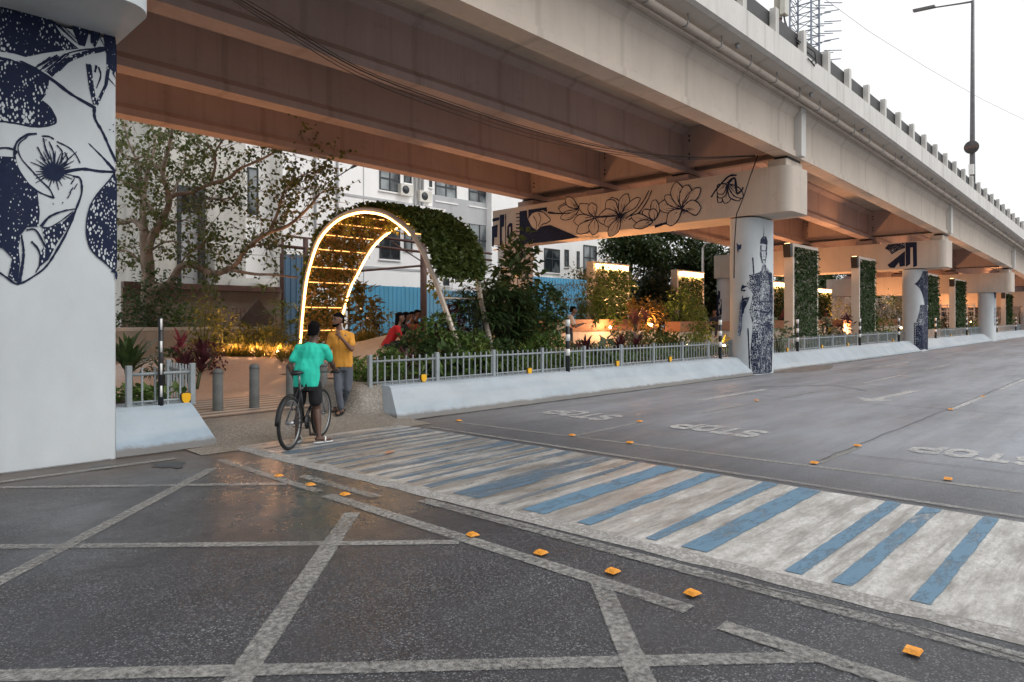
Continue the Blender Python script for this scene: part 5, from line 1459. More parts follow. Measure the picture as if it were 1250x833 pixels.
palm(*at(343, 19.6, .3), 2.6, 7, GL[1], 'palm', 'spiky palm left of the glowing arch foot', 65, 1.0)
bush(*at(444, 18.8, .2), 2.5, .5, 460, .24, .15, leafm('broad_warm_leaf', (.06, .06, .015), (.16, .12, .03)), 'broad_leaf_shrub', 'broad leaved shrub glowing orange right of the arch light strip', 66)
bush(*at(384, 20.6, .2), 2.4, .35, 380, .14, .09, HEDG, 'shrub', 'lit shrub inside the foot of the arch between its light strips', 67)
LITG = leafm('lit_grass_blade', (.10, .09, .015), (.22, .17, .03))
for i, (px_, t_, lb) in enumerate(((285, 17.3, 'leftmost tuft of glowing grass on the berm'), (305, 17.3, 'second glowing grass tuft on the berm'), (325, 17.2, 'third glowing grass tuft on the berm'), (346, 17.1, 'glowing grass tuft behind the cyclist\'s head'), (440, 17.2, 'glowing grass tuft right of the standing man'))):
    rosette(*at(px_, t_, .68), 16, .38, .03, LITG, 'grass_tuft', lb, 70 + i, .03, 1.0, 4, 'grass tufts lit from below', .25)
bush(*at(468, 19.5, .5), 1.6, .4, 200, .14, .09, GL[5], 'shrub', 'thin pale shrub against the blue fence left of the seated group', 76)
# long bed
def by(px, Y, z): q = P(px, 392, Y=Y); return q.x, Y, z + gz(q.x)
bush(*by(474, 10.7, .5), .65, .35, 260, .12, .07, GL[1], 'shrub', 'small green shrub at the left end of the long railing', 80)
rosette(*by(497, 10.75, .5), 12, .42, .045, GL[3], 'maroon_leaf_plant', 'maroon spiky plant below the woman in red', 81, .3, 1.2, 4)
bush(*by(537, 11.8, .5), 1.2, .62, 1300, .13, .08, GL[1], 'shrub', 'rounded mid green shrub right of the woman in red', 82)
bush(*by(552, 11.9, .5), 1.4, .55, 900, .13, .06, GL[3], 'shrub', 'reddish brown shrub left of the big palm clump', 83)
bush(*by(545, 10.75, .5), .6, .4, 160, .26, .2, GL[0], 'broad_leaf_plant', 'low plant with very wide dark leaves above the railing', 84)
rosette(*by(585, 10.9, .5), 16, .42, .03, GL[2], 'grassy_plant', 'pale yellow green grassy plant in front of the palm clump', 85, .35, 1.4, 5)
palm(*by(612, 12.2, .5), 2.1, 46, GL[0], 'palm', 'big dark clump of lady palm in front of the far mural column', 86, .95)
palm(*by(583, 12.0, .5), 2.0, 36, GL[0], 'palm', 'lower dark palm at the left side of the big palm clump', 87, .9)
bush(*by(652, 12.3, .5), 2.1, .8, 1900, .20, .09, GL[0], 'rubber_shrub', 'dark drooping shrub at the right side of the big palm clump', 88)
bush(*by(628, 13.2, .5), 3.5, .75, 640, .34, .17, GL[0], 'rubber_tree', 'tall rubber tree with large leaves before the orange lit column', 89)
rosette(*by(640, 11.3, .5), 14, .5, .04, GL[1], 'grassy_plant', 'green grassy plant under the palm clump beside the ground lights', 90, .3, 1.3, 4)
bush(*by(706, 12.0, .5), .6, .5, 420, .13, .07, GL[5], 'shrub', 'grey green shrub below the bending man', 91)
rosette(*by(716, 11.1, .5), 13, .48, .07, GL[3], 'maroon_leaf_plant', 'dark maroon rosette right of the banded post', 92, .35, 1.4, 3)
rosette(*by(752, 11.0, .5), 13, .48, .07, GL[3], 'maroon_leaf_plant', 'dark maroon rosette farther right, before the white seat wall', 93, .4, 1.4, 3)
rosette(*by(772, 11.0, .5), 13, .45, .07, GL[3], 'maroon_leaf_plant', 'last dark maroon rosette, left of the grey green mound', 94, .4, 1.4, 2)
bush(*by(738, 10.8, .5), .7, .3, 90, .26, .2, GL[5], 'broad_leaf_plant', 'plant with round grey green leaves between maroon rosettes', 95)
bush(*by(805, 11.8, .5), .95, .8, 800, .12, .07, GL[0], 'shrub', 'low spreading dark shrub above the right half of the long railing', 96)
bush(*by(852, 11.6, .5), 1.6, .5, 420, .17, .08, GL[1], 'shrub', 'leafy shrub left of the banded post by the woman mural pier', 97)
bush(*by(570, 11.2, .5), .95, .5, 700, .13, .06, GL[1], 'shrub', 'mid green shrub between the wide leaved plant and the grassy plant', 160)
bush(*by(668, 11.3, .5), .9, .55, 800, .13, .06, GL[1], 'shrub', 'green shrub just right of the three bright bulbs', 161)
bush(*by(605, 11.0, .5), .7, .5, 560, .14, .07, GL[0], 'shrub', 'dark low shrub under the front of the big palm clump', 162)
bush(*by(830, 11.2, .5), .8, .7, 700, .12, .06, GL[1], 'shrub', 'low green shrub between the dark mound shrub and the banded post', 163)
bush(*by(510, 11.6, .5), 1.0, .5, 620, .12, .07, GL[0], 'shrub', 'dark green shrub between the maroon spiky plant and the rounded shrub', 164)
bush(*by(765, 12.4, .5), .9, .5, 500, .13, .06, GL[5], 'shrub', 'grey green shrub behind the maroon rosettes', 165)
rosette(*by(888, 10.9, .5), 13, .5, .08, GL[2], 'strap_leaf_plant', 'lit yellow green plant at the foot of the woman mural pier', 98, .3, 1.2, 3)
bush(*at(745, 25.5, .6), 3.0, .9, 1300, .2, .11, GL[1], 'shrub', 'tall leafy shrub in front of the first lit panel', 99)
bush(*at(835, 29, .6), 2.6, .8, 900, .2, .11, GL[1], 'shrub', 'tall shrub in front of the second lit panel', 100)
bush(*at(790, 24, 1.0), 1.5, .7, 500, .18, .10, leafm('warm_leaf', (.09, .06, .015), (.22, .14, .03)), 'shrub', 'orange lit shrub between the lit panels above the seat wall', 101)
rosette(*at(778, 22, 1.4), 14, .6, .04, leafm('rosy_leaf', (.16, .06, .06), (.28, .12, .1)), 'grassy_plant', 'rosy spiky plant on the seat wall left of the dark small tree', 102, .2, 1.0, 4)
bush(*at(712, 24.5, 1.3), 1.3, .5, 350, .16, .08, GL[0], 'shrub', 'dark shrub right of the bending man before the blue fence', 103)
# feathery branch
ft = thing('feathery_tree', 'feathery young tree before the blue fence, right of the big palm clump', 'tree', (*P(724, 392, t=27).xy, .3))
st = MB(); lf = MB(); rn = random.Random(5); b0 = P(724, 398, t=27)
for (a, b, c_) in (((724, 398), (716, 350), (676, 352)), ((724, 398), (722, 345), (700, 328)), ((724, 398), (712, 368), (668, 366)), ((724, 398), (728, 340), (738, 320))):
    pts = curve([a, b, c_], 8); Q = [P(u, v, t=26.5 + .3 * i / 16) for i, (u, v) in enumerate(pts)]; st.tube(Q, [.03 - .0015 * i for i in range(len(Q))], 5)
    for q in Q[6:]:
        for _ in range(14): lf.leaf(q + Vector((rn.gauss(0, .2), rn.gauss(0, .2), rn.gauss(0, .12))), Vector((rn.uniform(-1, 1), rn.uniform(-1, 1), -.3)), Vector((0, 0, 1)), .2, .05)
obj('trunk', st, BARK, ft); obj('crown', lf, GL[5], ft)
# bay two and beyond
for px_, t_, h, r, n, mat, lb, sd in ((950, 24.0, 1.1, .4, 60, GL[5], 'pale round leaved plant just right of the woman mural pier', 110), (1010, 29, 1.1, .5, 260, GL[5], 'pale shrub between the two tall green panels', 111),
                                      (1030, 30.5, 1.3, .4, 180, GL[3], 'purplish plant between the tall panels', 112), (1078, 35, 1.2, .6, 380, GL[1], 'green shrub right of the second tall panel', 113),
                                      (1095, 48, 3.0, 1.4, 800, GL[1], 'lit bushy tree left of the navy block pier', 114), (1032, 42, 2.4, 1.2, 600, GL[2], 'yellow lit bush before the branch mural', 115), (1182, 52, 1.6, .9, 350, GL[1], 'shrub left of the wheel mural pier', 116), (1158, 47, 1.4, .8, 350, GL[5], 'pale shrub between the third and fourth panel', 117),
                                      (1226, 62, 1.6, 1.0, 300, GL[1], 'distant shrub right of the wheel mural pier', 118)):
    bush(*at(px_, t_, .5 + gz(at(px_, t_, 0)[0])), h, r, n, .17 if t_ > 26 else .22, .09 if t_ > 26 else .18, mat, 'shrub', lb, sd)
# low ground cover inside the railings
gc = MB(); rn = random.Random(77)
for x0, x1, n in ((7.0, 20.2, 3400), (21.7, 40, 2200), (41, 59, 1200), (60.5, 78, 700)):
    for _ in range(n):
        x = rn.uniform(x0, x1); y = rn.uniform(10.2, 12.4) if x > 7.4 else rn.uniform(10.3, 11)
        hh = .12 + .38 * max(0, noise.noise(Vector((x * .7, y * .8, 3))) + .35)
        z = .52 + gz(x) + rn.uniform(0, hh)
        gc.leaf(Vector((x, y, z)), Vector((rn.uniform(-1, 1), rn.uniform(-1, 1), rn.uniform(.1, 1.3))), Vector((rn.uniform(-.6, .6), rn.uniform(-.6, .6), 1)), rn.uniform(.14, .30), rn.uniform(.05, .09))
for _ in range(160):
    x = rn.uniform(2.95, 3.75); y = rn.uniform(10.0, 11.4); gc.leaf(Vector((x, y, .5 + rn.uniform(0, .15))), Vector((rn.uniform(-1, 1), rn.uniform(-1, 1), .6)), Vector((0, 0, 1)), .18, .1)
o = obj('ground_cover', gc, GL[1]); o['kind'] = 'stuff'; o['label'] = 'low leafy ground cover behind the railings'

# ---------------------------------------------------------------- things on and above the flyover
sl = P(1187, 215, Y=7.9); zd = 8.5 + prof(sl.x)
lamp = thing('street_lamp', 'tall grey street lamp with one long arm standing on the flyover', 'street lamp', (sl.x, 7.9, zd))
zt = P(1190, 5, Y=7.9).z; q = P(1190, 5, Y=7.9)
GALV = pm('galvanised_pole', (.13, .125, .13), .5, .2, 3, metal=.4, bmp=0)
obj('pole', MB().tube([(sl.x, 7.9, zd), (sl.x, 7.9, zd + 3), (sl.x + .02, 7.9, zd + 6), (sl.x + .1, 7.9, zt)], [.16, .13, .11, .08], 10), GALV, lamp)
e_ = P(1128, 9, X=sl.x + .1)
obj('arm', MB().tube([(sl.x + .1, 7.9, zt - .05), (sl.x + .1, 7.9 + (e_.y - 7.9) * .25, zt + .02), (sl.x + .1, e_.y, zt + .28)], [.06, .05, .04], 8), GALV, lamp)
obj('lamp_head', MB().obox((sl.x + .1, e_.y, zt + .30), (.14, 0, 0), (0, .55, .04), (0, 0, .06)), GALV, lamp)
sp = P(1186, 180, Y=7.9)
s_ = obj('round_sign', MB().tube([(sl.x - .22, 7.9, sp.z), (sl.x - .26, 7.9, sp.z)], .36, 24), pm('sign_back_grey', (.06, .055, .055), .7, .2, 5, bmp=0), lamp)
obj('sign_bracket', MB().box(sl.x - .28, sl.x - .262, 7.6, 8.2, sp.z - .05, sp.z + .05), BROWN, s_)
obj('junction_box', MB().box(sl.x - .35, sl.x - .17, 7.78, 8.02, sp.z - 1.5, sp.z - .95), WHITEP, lamp)
# cable pole behind the parapet
p = P(950, 40, Y=7.75); cpz = 8.5 + prof(p.x)
cp_ = thing('cable_pole', 'short stout pole with a junction box and loose cables at the parapet', 'pole', (p.x, 7.75, cpz))
obj('shaft', MB().tube([(p.x, 7.75, cpz), (p.x, 7.75, cpz + 1.4)], .10, 12), pm('pole_maroon', (.20, .10, .10), .6, .2, 4, bmp=.1), cp_)
obj('upper_shaft', MB().tube([(p.x, 7.75, cpz + 1.402), (p.x, 7.75, cpz + 5)], .11, 12), pm('pole_cream', (.50, .50, .45), .6, .1, 4, bmp=.05), cp_)
obj('junction_box', MB().box(p.x - .16, p.x + .12, 7.5, 7.64, cpz + 1.45, cpz + 2.1), pm('box_cream', (.52, .51, .45), .5, .1, 4, bmp=0), cp_)
m = MB()
for k in range(3): m.tube([(p.x, 7.6, cpz + 1.45), (p.x + .08 * k, 7.55, cpz + 1.1), (p.x + .3 + .1 * k, 7.3, cpz + .75 - .1 * k), (p.x + 1.0, 7.14, cpz + .62 - .2 * k), (p.x + 1.1 - .3 * k, 7.14, cpz + .3)], .018, 5)
obj('cables', m, DARK, cp_)
# lattice mast
tx, ty = P(982, 392, t=75).xy
ms = thing('lattice_mast', 'grey lattice steel tower with rows of rods rising beyond the flyover', 'mast', (tx, ty, 0))
m = MB(); hw = 1.15
LT = pm('galvanised_steel', (.22, .25, .30), .5, .2, 4, metal=.3, bmp=0)
for sx in (-1, 1):
    for sy in (-1, 1): m.box(tx + sx * hw - .08, tx + sx * hw + .08, ty + sy * hw - .08, ty + sy * hw + .08, 0, 46)
for k in range(14, 46):
    z = k
    for a, b in (((-1, -1), (1, -1)), ((1, -1), (1, 1)), ((1, 1), (-1, 1)), ((-1, 1), (-1, -1))):
        m.tube([(tx + a[0] * hw, ty + a[1] * hw, z), (tx + b[0] * hw, ty + b[1] * hw, z)], .05, 4)
        m.tube([(tx + a[0] * hw, ty + a[1] * hw, z), (tx + b[0] * hw, ty + b[1] * hw, z + 1)], .04, 4)
obj('frame', m, LT, ms)
m = MB()
for k in range(13):
    z = 30.2 + k * 1.05
    for d in range(3):
        yy_ = ty - .9 + d * .9; m.tube([(tx + hw, yy_ - .8, z), (tx + hw + 1.5 + .5 * math.sin(k * 2.3), yy_ - 2.0, z + .25)], .055, 4)
obj('rods', m, LT, ms)
obj('platform', MB().box(tx - 1.6, tx + 1.6, ty - 1.6, ty + 1.6, 29.0, 29.25), DARK, ms)
# wires
def cable(pts, r, name, label, mat=DARK):
    return tag(obj(name, MB().tube(pts, r, 5), mat), label, 'cable')
wb = thing('cable_bundle', 'bundle of black cables sagging under the girders of the main span', 'cable', (10, 10.5, 6.3))
ends = [P(925, 190, X=20.0), P(925, 190, X=20.0)]
for k, (d1, d2) in enumerate(((0, 0), (4, 5), (8, 10), (-5, -3))):
    pts = curve([(270, -14 + d1 * .6), (330, 22 + d1), (440, 86 + d2 * .9), (560, 131 + d2), (650, 160 + d2 * .9), (740, 181 + d2 * .6), (830, 192 + d2 * .3), (922, 190 + k * .5)], 5)
    Q = []
    for i, (u, v) in enumerate(pts):
        s_ = i / (len(pts) - 1); t_ = 10.0 + (20.6 - 10.0) * s_ ** 1.15
        Q.append(P(u, v, t=t_))
    obj('strand', MB().tube(Q, .008 if k else .013, 5), DARK, wb)
cable([P(925, 190, t=20.6), P(916, 215, t=20.3), P(908, 240, t=20.2), P(899, 262, t=20.3), P(896.5, 300, t=20.6), P(896, 340, t=20.7)], .018, 'down_cable', 'black cable running down the cap and edge of the woman mural pier')
cable([P(1000, -6, t=60), P(1060, 38, t=65), P(1130, 82, t=72), P(1200, 122, t=80), P(1262, 152, t=88)], .02, 'overhead_wire', 'faint overhead wire crossing the pale sky', pm('wire_grey', (.35, .35, .36), .6, .1, 3, bmp=0))

# ---------------------------------------------------------------- bicycle
rb, fb = P(355, 548.5, Z=.03), P(391.5, 533, Z=.03)
dv = Vector((fb.x - rb.x, fb.y - rb.y, 0)).normalized(); sv = Vector((dv.y, -dv.x, 0)); up = Vector((0, 0, 1))
mid = (rb + fb) / 2; WBL = 1.02
bk = thing('bicycle', 'black bicycle straddled by the man in turquoise at the crossing', 'bicycle', (mid.x, mid.y, .03))
def B(f, z, s_=0): return Vector((mid.x, mid.y, .03)) + dv * f + up * z + sv * s_
FR = pm('bike_frame_paint', (.02, .02, .022), .3, .2, 5, bmp=0)
m = MB()
rw, fw, bb_, st_, hd = B(-.51, .335), B(.51, .335), B(-.08, .29), B(-.22, .80), B(.34, .80)
for a, b, r in ((bb_, st_, .018), (bb_, B(.37, .66), .021), (B(-.205, .74), B(.345, .77), .018), (B(.335, .84), B(.385, .64), .023)): m.tube([a, b], r, 8)
for s_ in (-.055, .055):
    m.tube([bb_ + sv * s_ * .6, rw + sv * s_], .011, 6); m.tube([B(-.205, .74) + sv * s_ * .4, rw + sv * s_], .009, 6)
obj('frame', m, FR, bk)
m = MB()
for s_ in (-.055, .055): m.tube([B(.385, .64, s_), B(.43, .5, s_), fw + sv * s_], .013, 6)
m.tube([B(.385, .64, -.055), B(.385, .64, .055)], .016, 6); obj('fork', m, STEEL, bk)
m = MB(); m.tube([B(.335, .84), B(.325, .92)], .016, 8); m.tube([B(.33, .93, -.30), B(.35, .93, -.12), B(.35, .93, .12), B(.33, .93, .30)], .013, 8)
hb = obj('handlebar', m, STEEL, bk)
for s_ in (-.27, .27): obj('grip', MB().tube([B(.335, .93, s_ - .06), B(.328, .93, s_ + .06)], .019, 8), RUBBER, hb)
m = MB(); m.tube([st_, B(-.235, .93)], .014, 8); sp_ = obj('seat_post', m, STEEL, bk)
m = MB(); 
for f, w_, z in ((-.38, .08, .955), (-.34, .085, .965), (-.27, .06, .962), (-.2, .03, .955), (-.12, .02, .945)): pass
m.tube([B(-.385, .95), B(-.35, .965), B(-.28, .965), B(-.2, .958), B(-.12, .95)], [.05, .085, .07, .032, .018], 12, True, [.4, .38, .4, .7, .9], sv)
obj('saddle', m, DARK, bk)
for c_, nm in ((rw, 'r'), (fw, 'f')):
    ring = [c_ + dv * .318 * math.cos(a) + up * .318 * math.sin(a) for a in [2 * math.pi * k / 40 for k in range(41)]]
    w_ = obj('wheel', MB().tube([c_ + dv * .292 * math.cos(a) + up * .292 * math.sin(a) for a in [2 * math.pi * k / 40 for k in range(41)]], .011, 6, False), STEEL, bk)
    obj('tyre', MB().tube(ring, .024, 8, False), RUBBER, w_)
    obj('hub', MB().tube([c_ - sv * .05, c_ + sv * .05], .024, 10), STEEL, w_)
    s2 = MB()
    for k in range(28):
        a = 2 * math.pi * k / 28; s2.tube([c_ + sv * (.03 if k % 2 else -.03), c_ + dv * .285 * math.cos(a) + up * .285 * math.sin(a)], .0016, 3, False)
    obj('spokes', s2, STEEL, w_)
m = MB(); m.tube([bb_ + sv * .045, bb_ + sv * .055], .095, 20); m.tube([bb_ + sv * .07, B(-.05, .12, .075)], .011, 6); m.tube([bb_ - sv * .06, B(-.11, .46, -.07)], .011, 6)
cr = obj('crank', m, DARK, bk)
obj('pedal', MB().obox(B(-.05, .12, .12), dv * .045, sv * .045, up * .01), DARK, cr); obj('pedal', MB().obox(B(-.11, .46, -.12), dv * .045, sv * .045, up * .01), DARK, cr)
m = MB(); m.tube([B(-.51, .375, .05), B(-.08, .375, .05)], .006, 5); m.tube([B(-.51, .295, .05), B(-.08, .2, .05)], .006, 5); obj('chain', m, DARK, bk)
m = MB(); 
arc = [rw + dv * .365 * math.cos(R(a)) + up * .365 * math.sin(R(a)) for a in range(70, 190, 12)]
m.tube(arc, .03, 8, True, [.25] * len(arc), sv); obj('mudguard', m, DARK, bk)

# ---------------------------------------------------------------- people
def evaluated(o):
    dg = bpy.context.evaluated_depsgraph_get(); return bpy.data.meshes.new_from_object(o.evaluated_get(dg))
def fused(name, mb, mat, parent, voxel=.012, smooth_it=5, fold=0.0, seed=0):
    """fuse overlapping limbs into one continuous skin"""
    o = obj(name, mb, mat, parent)
    r = o.modifiers.new('fuse', 'REMESH'); r.mode = 'VOXEL'; r.voxel_size = voxel
    s_ = o.modifiers.new('smooth', 'SMOOTH'); s_.iterations = smooth_it; s_.factor = .5
    me = evaluated(o); o.modifiers.clear(); old = o.data; o.data = me; bpy.data.meshes.remove(old)
    me.materials.clear(); me.materials.append(mat)
    me.polygons.foreach_set('use_smooth', [True] * len(me.polygons))
    if fold:
        for v in me.vertices:
            q = v.co
            v.co = q + v.normal * fold * (noise.noise(Vector((q.x * 9 + seed, q.y * 9, q.z * 4.5))) + .6 * noise.noise(Vector((q.x * 20, q.y * 20 + seed, q.z * 9))))
    return o
def skin_mat(nm, c): return pm(nm, c, .5, .12, 9, bmp=.05)
SK1 = skin_mat('skin_deep', (.085, .042, .026)); SK2 = skin_mat('skin_brown', (.17, .082, .05))
HAIR = pm('black_hair', (.006, .005, .005), .9, .3, 60, bmp=.6, bscale=150, spec=.08)
def cloth(nm, c): return pm(nm, c, .85, .10, 4, bmp=.25, bscale=220)
def capsule(mb, a, b, ra, rb_, n=10, bulge=0.0):
    a, b = Vector(a), Vector(b); d = b - a; L = d.length; d = d / L; pts = []; rr = []
    for k in (-1, -.75, -.4): pts.append(a + d * ra * k); rr.append(ra * math.sqrt(max(.02, 1 - k * k)))
    for k in range(7):
        u = k / 6; pts.append(a.lerp(b, u)); rr.append((ra + (rb_ - ra) * u) * (1 + bulge * math.sin(math.pi * min(1, u * 1.4)) if u < .72 else 1))
    for k in (.4, .75, 1): pts.append(b + d * rb_ * k); rr.append(rb_ * math.sqrt(max(.02, 1 - k * k)))
    mb.tube(pts, rr, n)
def hand(mb, wrist, d, palm_n, curl=.6, sc_=1.0, side=1):
    """palm with four unequal bent fingers and a thumb off the side"""
    d = Vector(d).normalized(); n = Vector(palm_n); n = (n - d * n.dot(d)).normalized(); s_ = d.cross(n) * side
    w = Vector(wrist)
    for k in (-1.2, -.4, .4, 1.2): capsule(mb, w + s_ * .010 * k * sc_ , w + d * .085 * sc_ + s_ * .0185 * k * sc_, .016 * sc_, .013 * sc_, 8)
    for k, L in ((-1.5, .062), (-.5, .076), (.5, .08), (1.5, .07)):
        b0 = w + d * .085 * sc_ + s_ * .0175 * k * sc_; a1 = curl; d1 = (d * math.cos(a1) + n * math.sin(a1)); p1 = b0 + d1 * L * .45 * sc_
        d2 = (d * math.cos(a1 * 2) + n * math.sin(a1 * 2)); p2 = p1 + d2 * L * .33 * sc_; d3 = (d * math.cos(a1 * 2.7) + n * math.sin(a1 * 2.7)); p3 = p2 + d3 * L * .26 * sc_
        mb.tube([b0 - d1 * .012, p1, p2, p3], [.0092 * sc_, .0085 * sc_, .0078 * sc_, .006 * sc_], 7)
    t0 = w + d * .02 * sc_ + s_ * .026 * sc_; td = (d * .65 + s_ * .6 + n * .4).normalized(); t1 = t0 + td * .045 * sc_; t2 = t1 + (d * .8 + n * .5).normalized() * .034 * sc_
    mb.tube([t0, t1, t2], [.013 * sc_, .0105 * sc_, .008 * sc_], 7)
def ellring(mb, secs, n=18):
    """torso loft: list of (centre, side half-vector, front half-vector)"""
    vs = [Vector(c) + Vector(a) * math.cos(2 * math.pi * k / n) + Vector(b) * math.sin(2 * math.pi * k / n) for c, a, b in secs for k in range(n)]
    fs = [(i * n + k, i * n + (k + 1) % n, (i + 1) * n + (k + 1) % n, (i + 1) * n + k) for i in range(len(secs) - 1) for k in range(n)]
    fs += [tuple(range(n - 1, -1, -1)), tuple((len(secs) - 1) * n + k for k in range(n))]
    mb.add(vs, fs, True)
def head(mb, c, f, u, s_=1.0):
    """head centre c, facing f, up u"""
    c = Vector(c); f = Vector(f).normalized(); u = Vector(u); u = (u - f * u.dot(f)).normalized(); r = f.cross(u)
    def at_(x, y, z): return c + (r * x + f * y + u * z) * s_
    ellring(mb, [(at_(0, .035, -.112), r * .02 * s_, f * .02 * s_), (at_(0, .03, -.10), r * .035 * s_, f * .045 * s_), (at_(0, .018, -.07), r * .055 * s_, f * .07 * s_), (at_(0, .005, -.02), r * .068 * s_, f * .088 * s_), (at_(0, -.003, .03), r * .074 * s_, f * .097 * s_),
                 (at_(0, -.008, .07), r * .068 * s_, f * .088 * s_), (at_(0, -.012, .10), r * .045 * s_, f * .06 * s_), (at_(0, -.012, .115), r * .02 * s_, f * .025 * s_)])
    mb.tube([at_(0, .088, .02), at_(0, .108, -.025), at_(0, .09, -.035)], [.009 * s_, .016 * s_, .012 * s_], 8)
    capsule(mb, at_(-.018, .085, -.062), at_(.018, .085, -.062), .009 * s_, .009 * s_, 6)
    for q in (-1, 1):
        capsule(mb, at_(q * .076, -.005, -.025), at_(q * .08, -.012, .018), .012 * s_, .014 * s_, 6)
        capsule(mb, at_(q * .02, .088, .028), at_(q * .042, .08, .026), .008 * s_, .007 * s_, 6)
    return at_
def eyes(at_, parent, s_=1.0):
    m = MB(); 
    for q in (-1, 1): m.sphere(at_(q * .031, .087, .010), .0105 * s_, 8, 6)
    obj('eyes', m, pm('eye_dark', (.05, .04, .035), .2, .1, 5, bmp=0), parent)
    m = MB()
    for q in (-1, 1): m.tube([at_(q * .014, .098, .03), at_(q * .032, .096, .036), at_(q * .05, .084, .028)], .005 * s_, 5)
    obj('eyebrows', m, HAIR, parent)
def foot(mb, ankle, d, L=.24):
    a = Vector(ankle); d = Vector(d).normalized(); s_ = Vector((d.y, -d.x, 0))
    mb.tube([a - d * .05 - up * .035, a + d * .0 - up * .028, a + d * L * .4 - up * .045, a + d * L * .62 - up * .055, a + d * L * .78 - up * .06], [.03, .042, .042, .036, .02], 10, True, [.8, .75, .6, .5, .5], s_)
def hair_cap(at_, parent, s_=1.0, back=False, mat=None):
    m = MB(); n = 20
    for ring, (z, rx, ry, yo) in enumerate([(.0, .078, .082, -.03), (.04, .081, .096, -.016), (.075, .076, .098, -.01), (.105, .056, .074, -.011), (.126, .022, .03, -.012)]):
        for k in range(n):
            a = 2 * math.pi * k / n; zz = z
            if ring == 0: zz = (.062 if math.sin(a) > .55 else (.03 if math.sin(a) > .15 else (-.02 if math.sin(a) > -.15 else -.06 - (.02 if back else 0)))); 
            m.v.append(tuple(at_(rx * math.cos(a), yo + ry * math.sin(a), zz)))
    for i in range(4):
        for k in range(n): m.f.append((i * n + k, i * n + (k + 1) % n, (i + 1) * n + (k + 1) % n, (i + 1) * n + k)); m.sm.append(True)
    m.f.append(tuple(4 * n + k for k in range(n))); m.sm.append(True)
    m.f.append(tuple(range(n - 1, -1, -1))); m.sm.append(True)
    return fused('hair', m, mat or HAIR, parent, .009, 2, .006, 3)

UPV = Vector((0, 0, 1))
def D(r, f, z=0): return Vector((f * CO + r * SI, f * SI - r * CO, z))   # direction in the view frame
# --- cyclist seen from behind
t_ = 9.22
ped = thing('person', 'man in a turquoise t-shirt and black shorts astride a bicycle, seen from behind', 'person', tuple(W(-2.755, t_, .03)))
hip = W(-2.765, t_ - .02, .86); LH, RH = W(-2.86, t_, .83), W(-2.67, t_, .83)
sR, sF = D(1, .1), D(-.12, 1)
che = W(-2.735, t_ + .05, 1.17); nck = W(-2.712, t_ + .07, 1.385); hc = W(-2.70, t_ + .10, 1.545)
LS, RS = W(-2.888, t_ + .03, 1.295), W(-2.555, t_ + .07, 1.295)
LE, RE = W(-3.0, t_ - .02, 1.07), W(-2.475, t_ + .17, 1.08); LW, RW = W(-2.925, t_ + .0, .87), W(-2.50, t_ + .36, 1.0)
LK, RK = W(-2.90, t_ + .10, .48), W(-2.66, t_ + .07, .48); LA, RA = W(-2.905, t_ + .02, .115), W(-2.60, t_ - .03, .115)
b = MB()
for a, c_, r0, r1 in ((LH, LK, .082, .055), (RH, RK, .082, .055)): capsule(b, a, c_, r0, r1, 12, .06)
for a, c_ in ((LK, LA), (RK, RA)): capsule(b, a, c_, .053, .034, 12, .18)
for a, c_ in ((LS, LE), (RS, RE)): capsule(b, a, c_, .046, .036, 10, .06); capsule(b, nck - UPV * .05, a, .045, .044, 10)
for a, c_ in ((LE, LW), (RE, RW)): capsule(b, a, c_, .039, .027, 10, .1)
ellring(b, [(hip - UPV * .08, sR * .13, sF * .09), (hip, sR * .165, sF * .115), (hip + UPV * .16, sR * .14, sF * .095), (che, sR * .165, sF * .105), (che + UPV * .12, sR * .165, sF * .09), (nck - UPV * .03, sR * .09, sF * .065), (nck, sR * .055, sF * .055)])
capsule(b, nck - UPV * .05, hc - UPV * .05, .056, .05, 10)
ha = head(b, hc, D(.05, 1), UPV)
hand(b, RW, D(.15, 1, -.15), (0, 0, -1), .75, 1.0, -1); hand(b, LW, D(.25, .1, -1), D(1, .3), .4, 1.0, 1)
foot(b, LA, D(-.1, 1)); foot(b, RA, D(.75, .6))
body = fused('body', b, SK1, ped, .0105, 3)
hair_cap(ha, ped, 1, True)
TQ = cloth('turquoise_cotton', (.018, .50, .36)); BLK = cloth('black_cotton', (.010, .010, .012))
b = MB()
ellring(b, [(hip - UPV * .075, sR * .175, sF * .125), (hip + UPV * .05, sR * .172, sF * .125), (hip + UPV * .17, sR * .163, sF * .118), (che, sR * .182, sF * .122), (che + UPV * .10, sR * .180, sF * .112), (nck - UPV * .045, sR * .115, sF * .082), (nck - UPV * .012, sR * .066, sF * .066)], 22)
for a, c_ in ((LS, LE), (RS, RE)): capsule(b, Vector(a), Vector(a).lerp(c_, .62), .056, .058, 12); capsule(b, nck - UPV * .062, Vector(a), .066, .062, 12); ellring(b, [(che - UPV * .10, sR * .172, sF * .118), (che - UPV * .02, sR * .183, sF * .126), (che + UPV * .08, sR * .183, sF * .124), (che + UPV * .15, sR * .155, sF * .108), (che + UPV * .19, sR * .10, sF * .08)], 20)
fused('t_shirt', b, TQ, ped, .011, 3, .019, 2)
b = MB()
ellring(b, [(hip - UPV * .13, sR * .15, sF * .11), (hip - UPV * .04, sR * .170, sF * .12), (hip + UPV * .02, sR * .165, sF * .115)], 20)
for a, c_ in ((LH, LK), (RH, RK)): capsule(b, Vector(a) - UPV * .02, Vector(a).lerp(c_, .68), .096, .088, 14)
fused('shorts', b, BLK, ped, .012, 4, .01, 5)
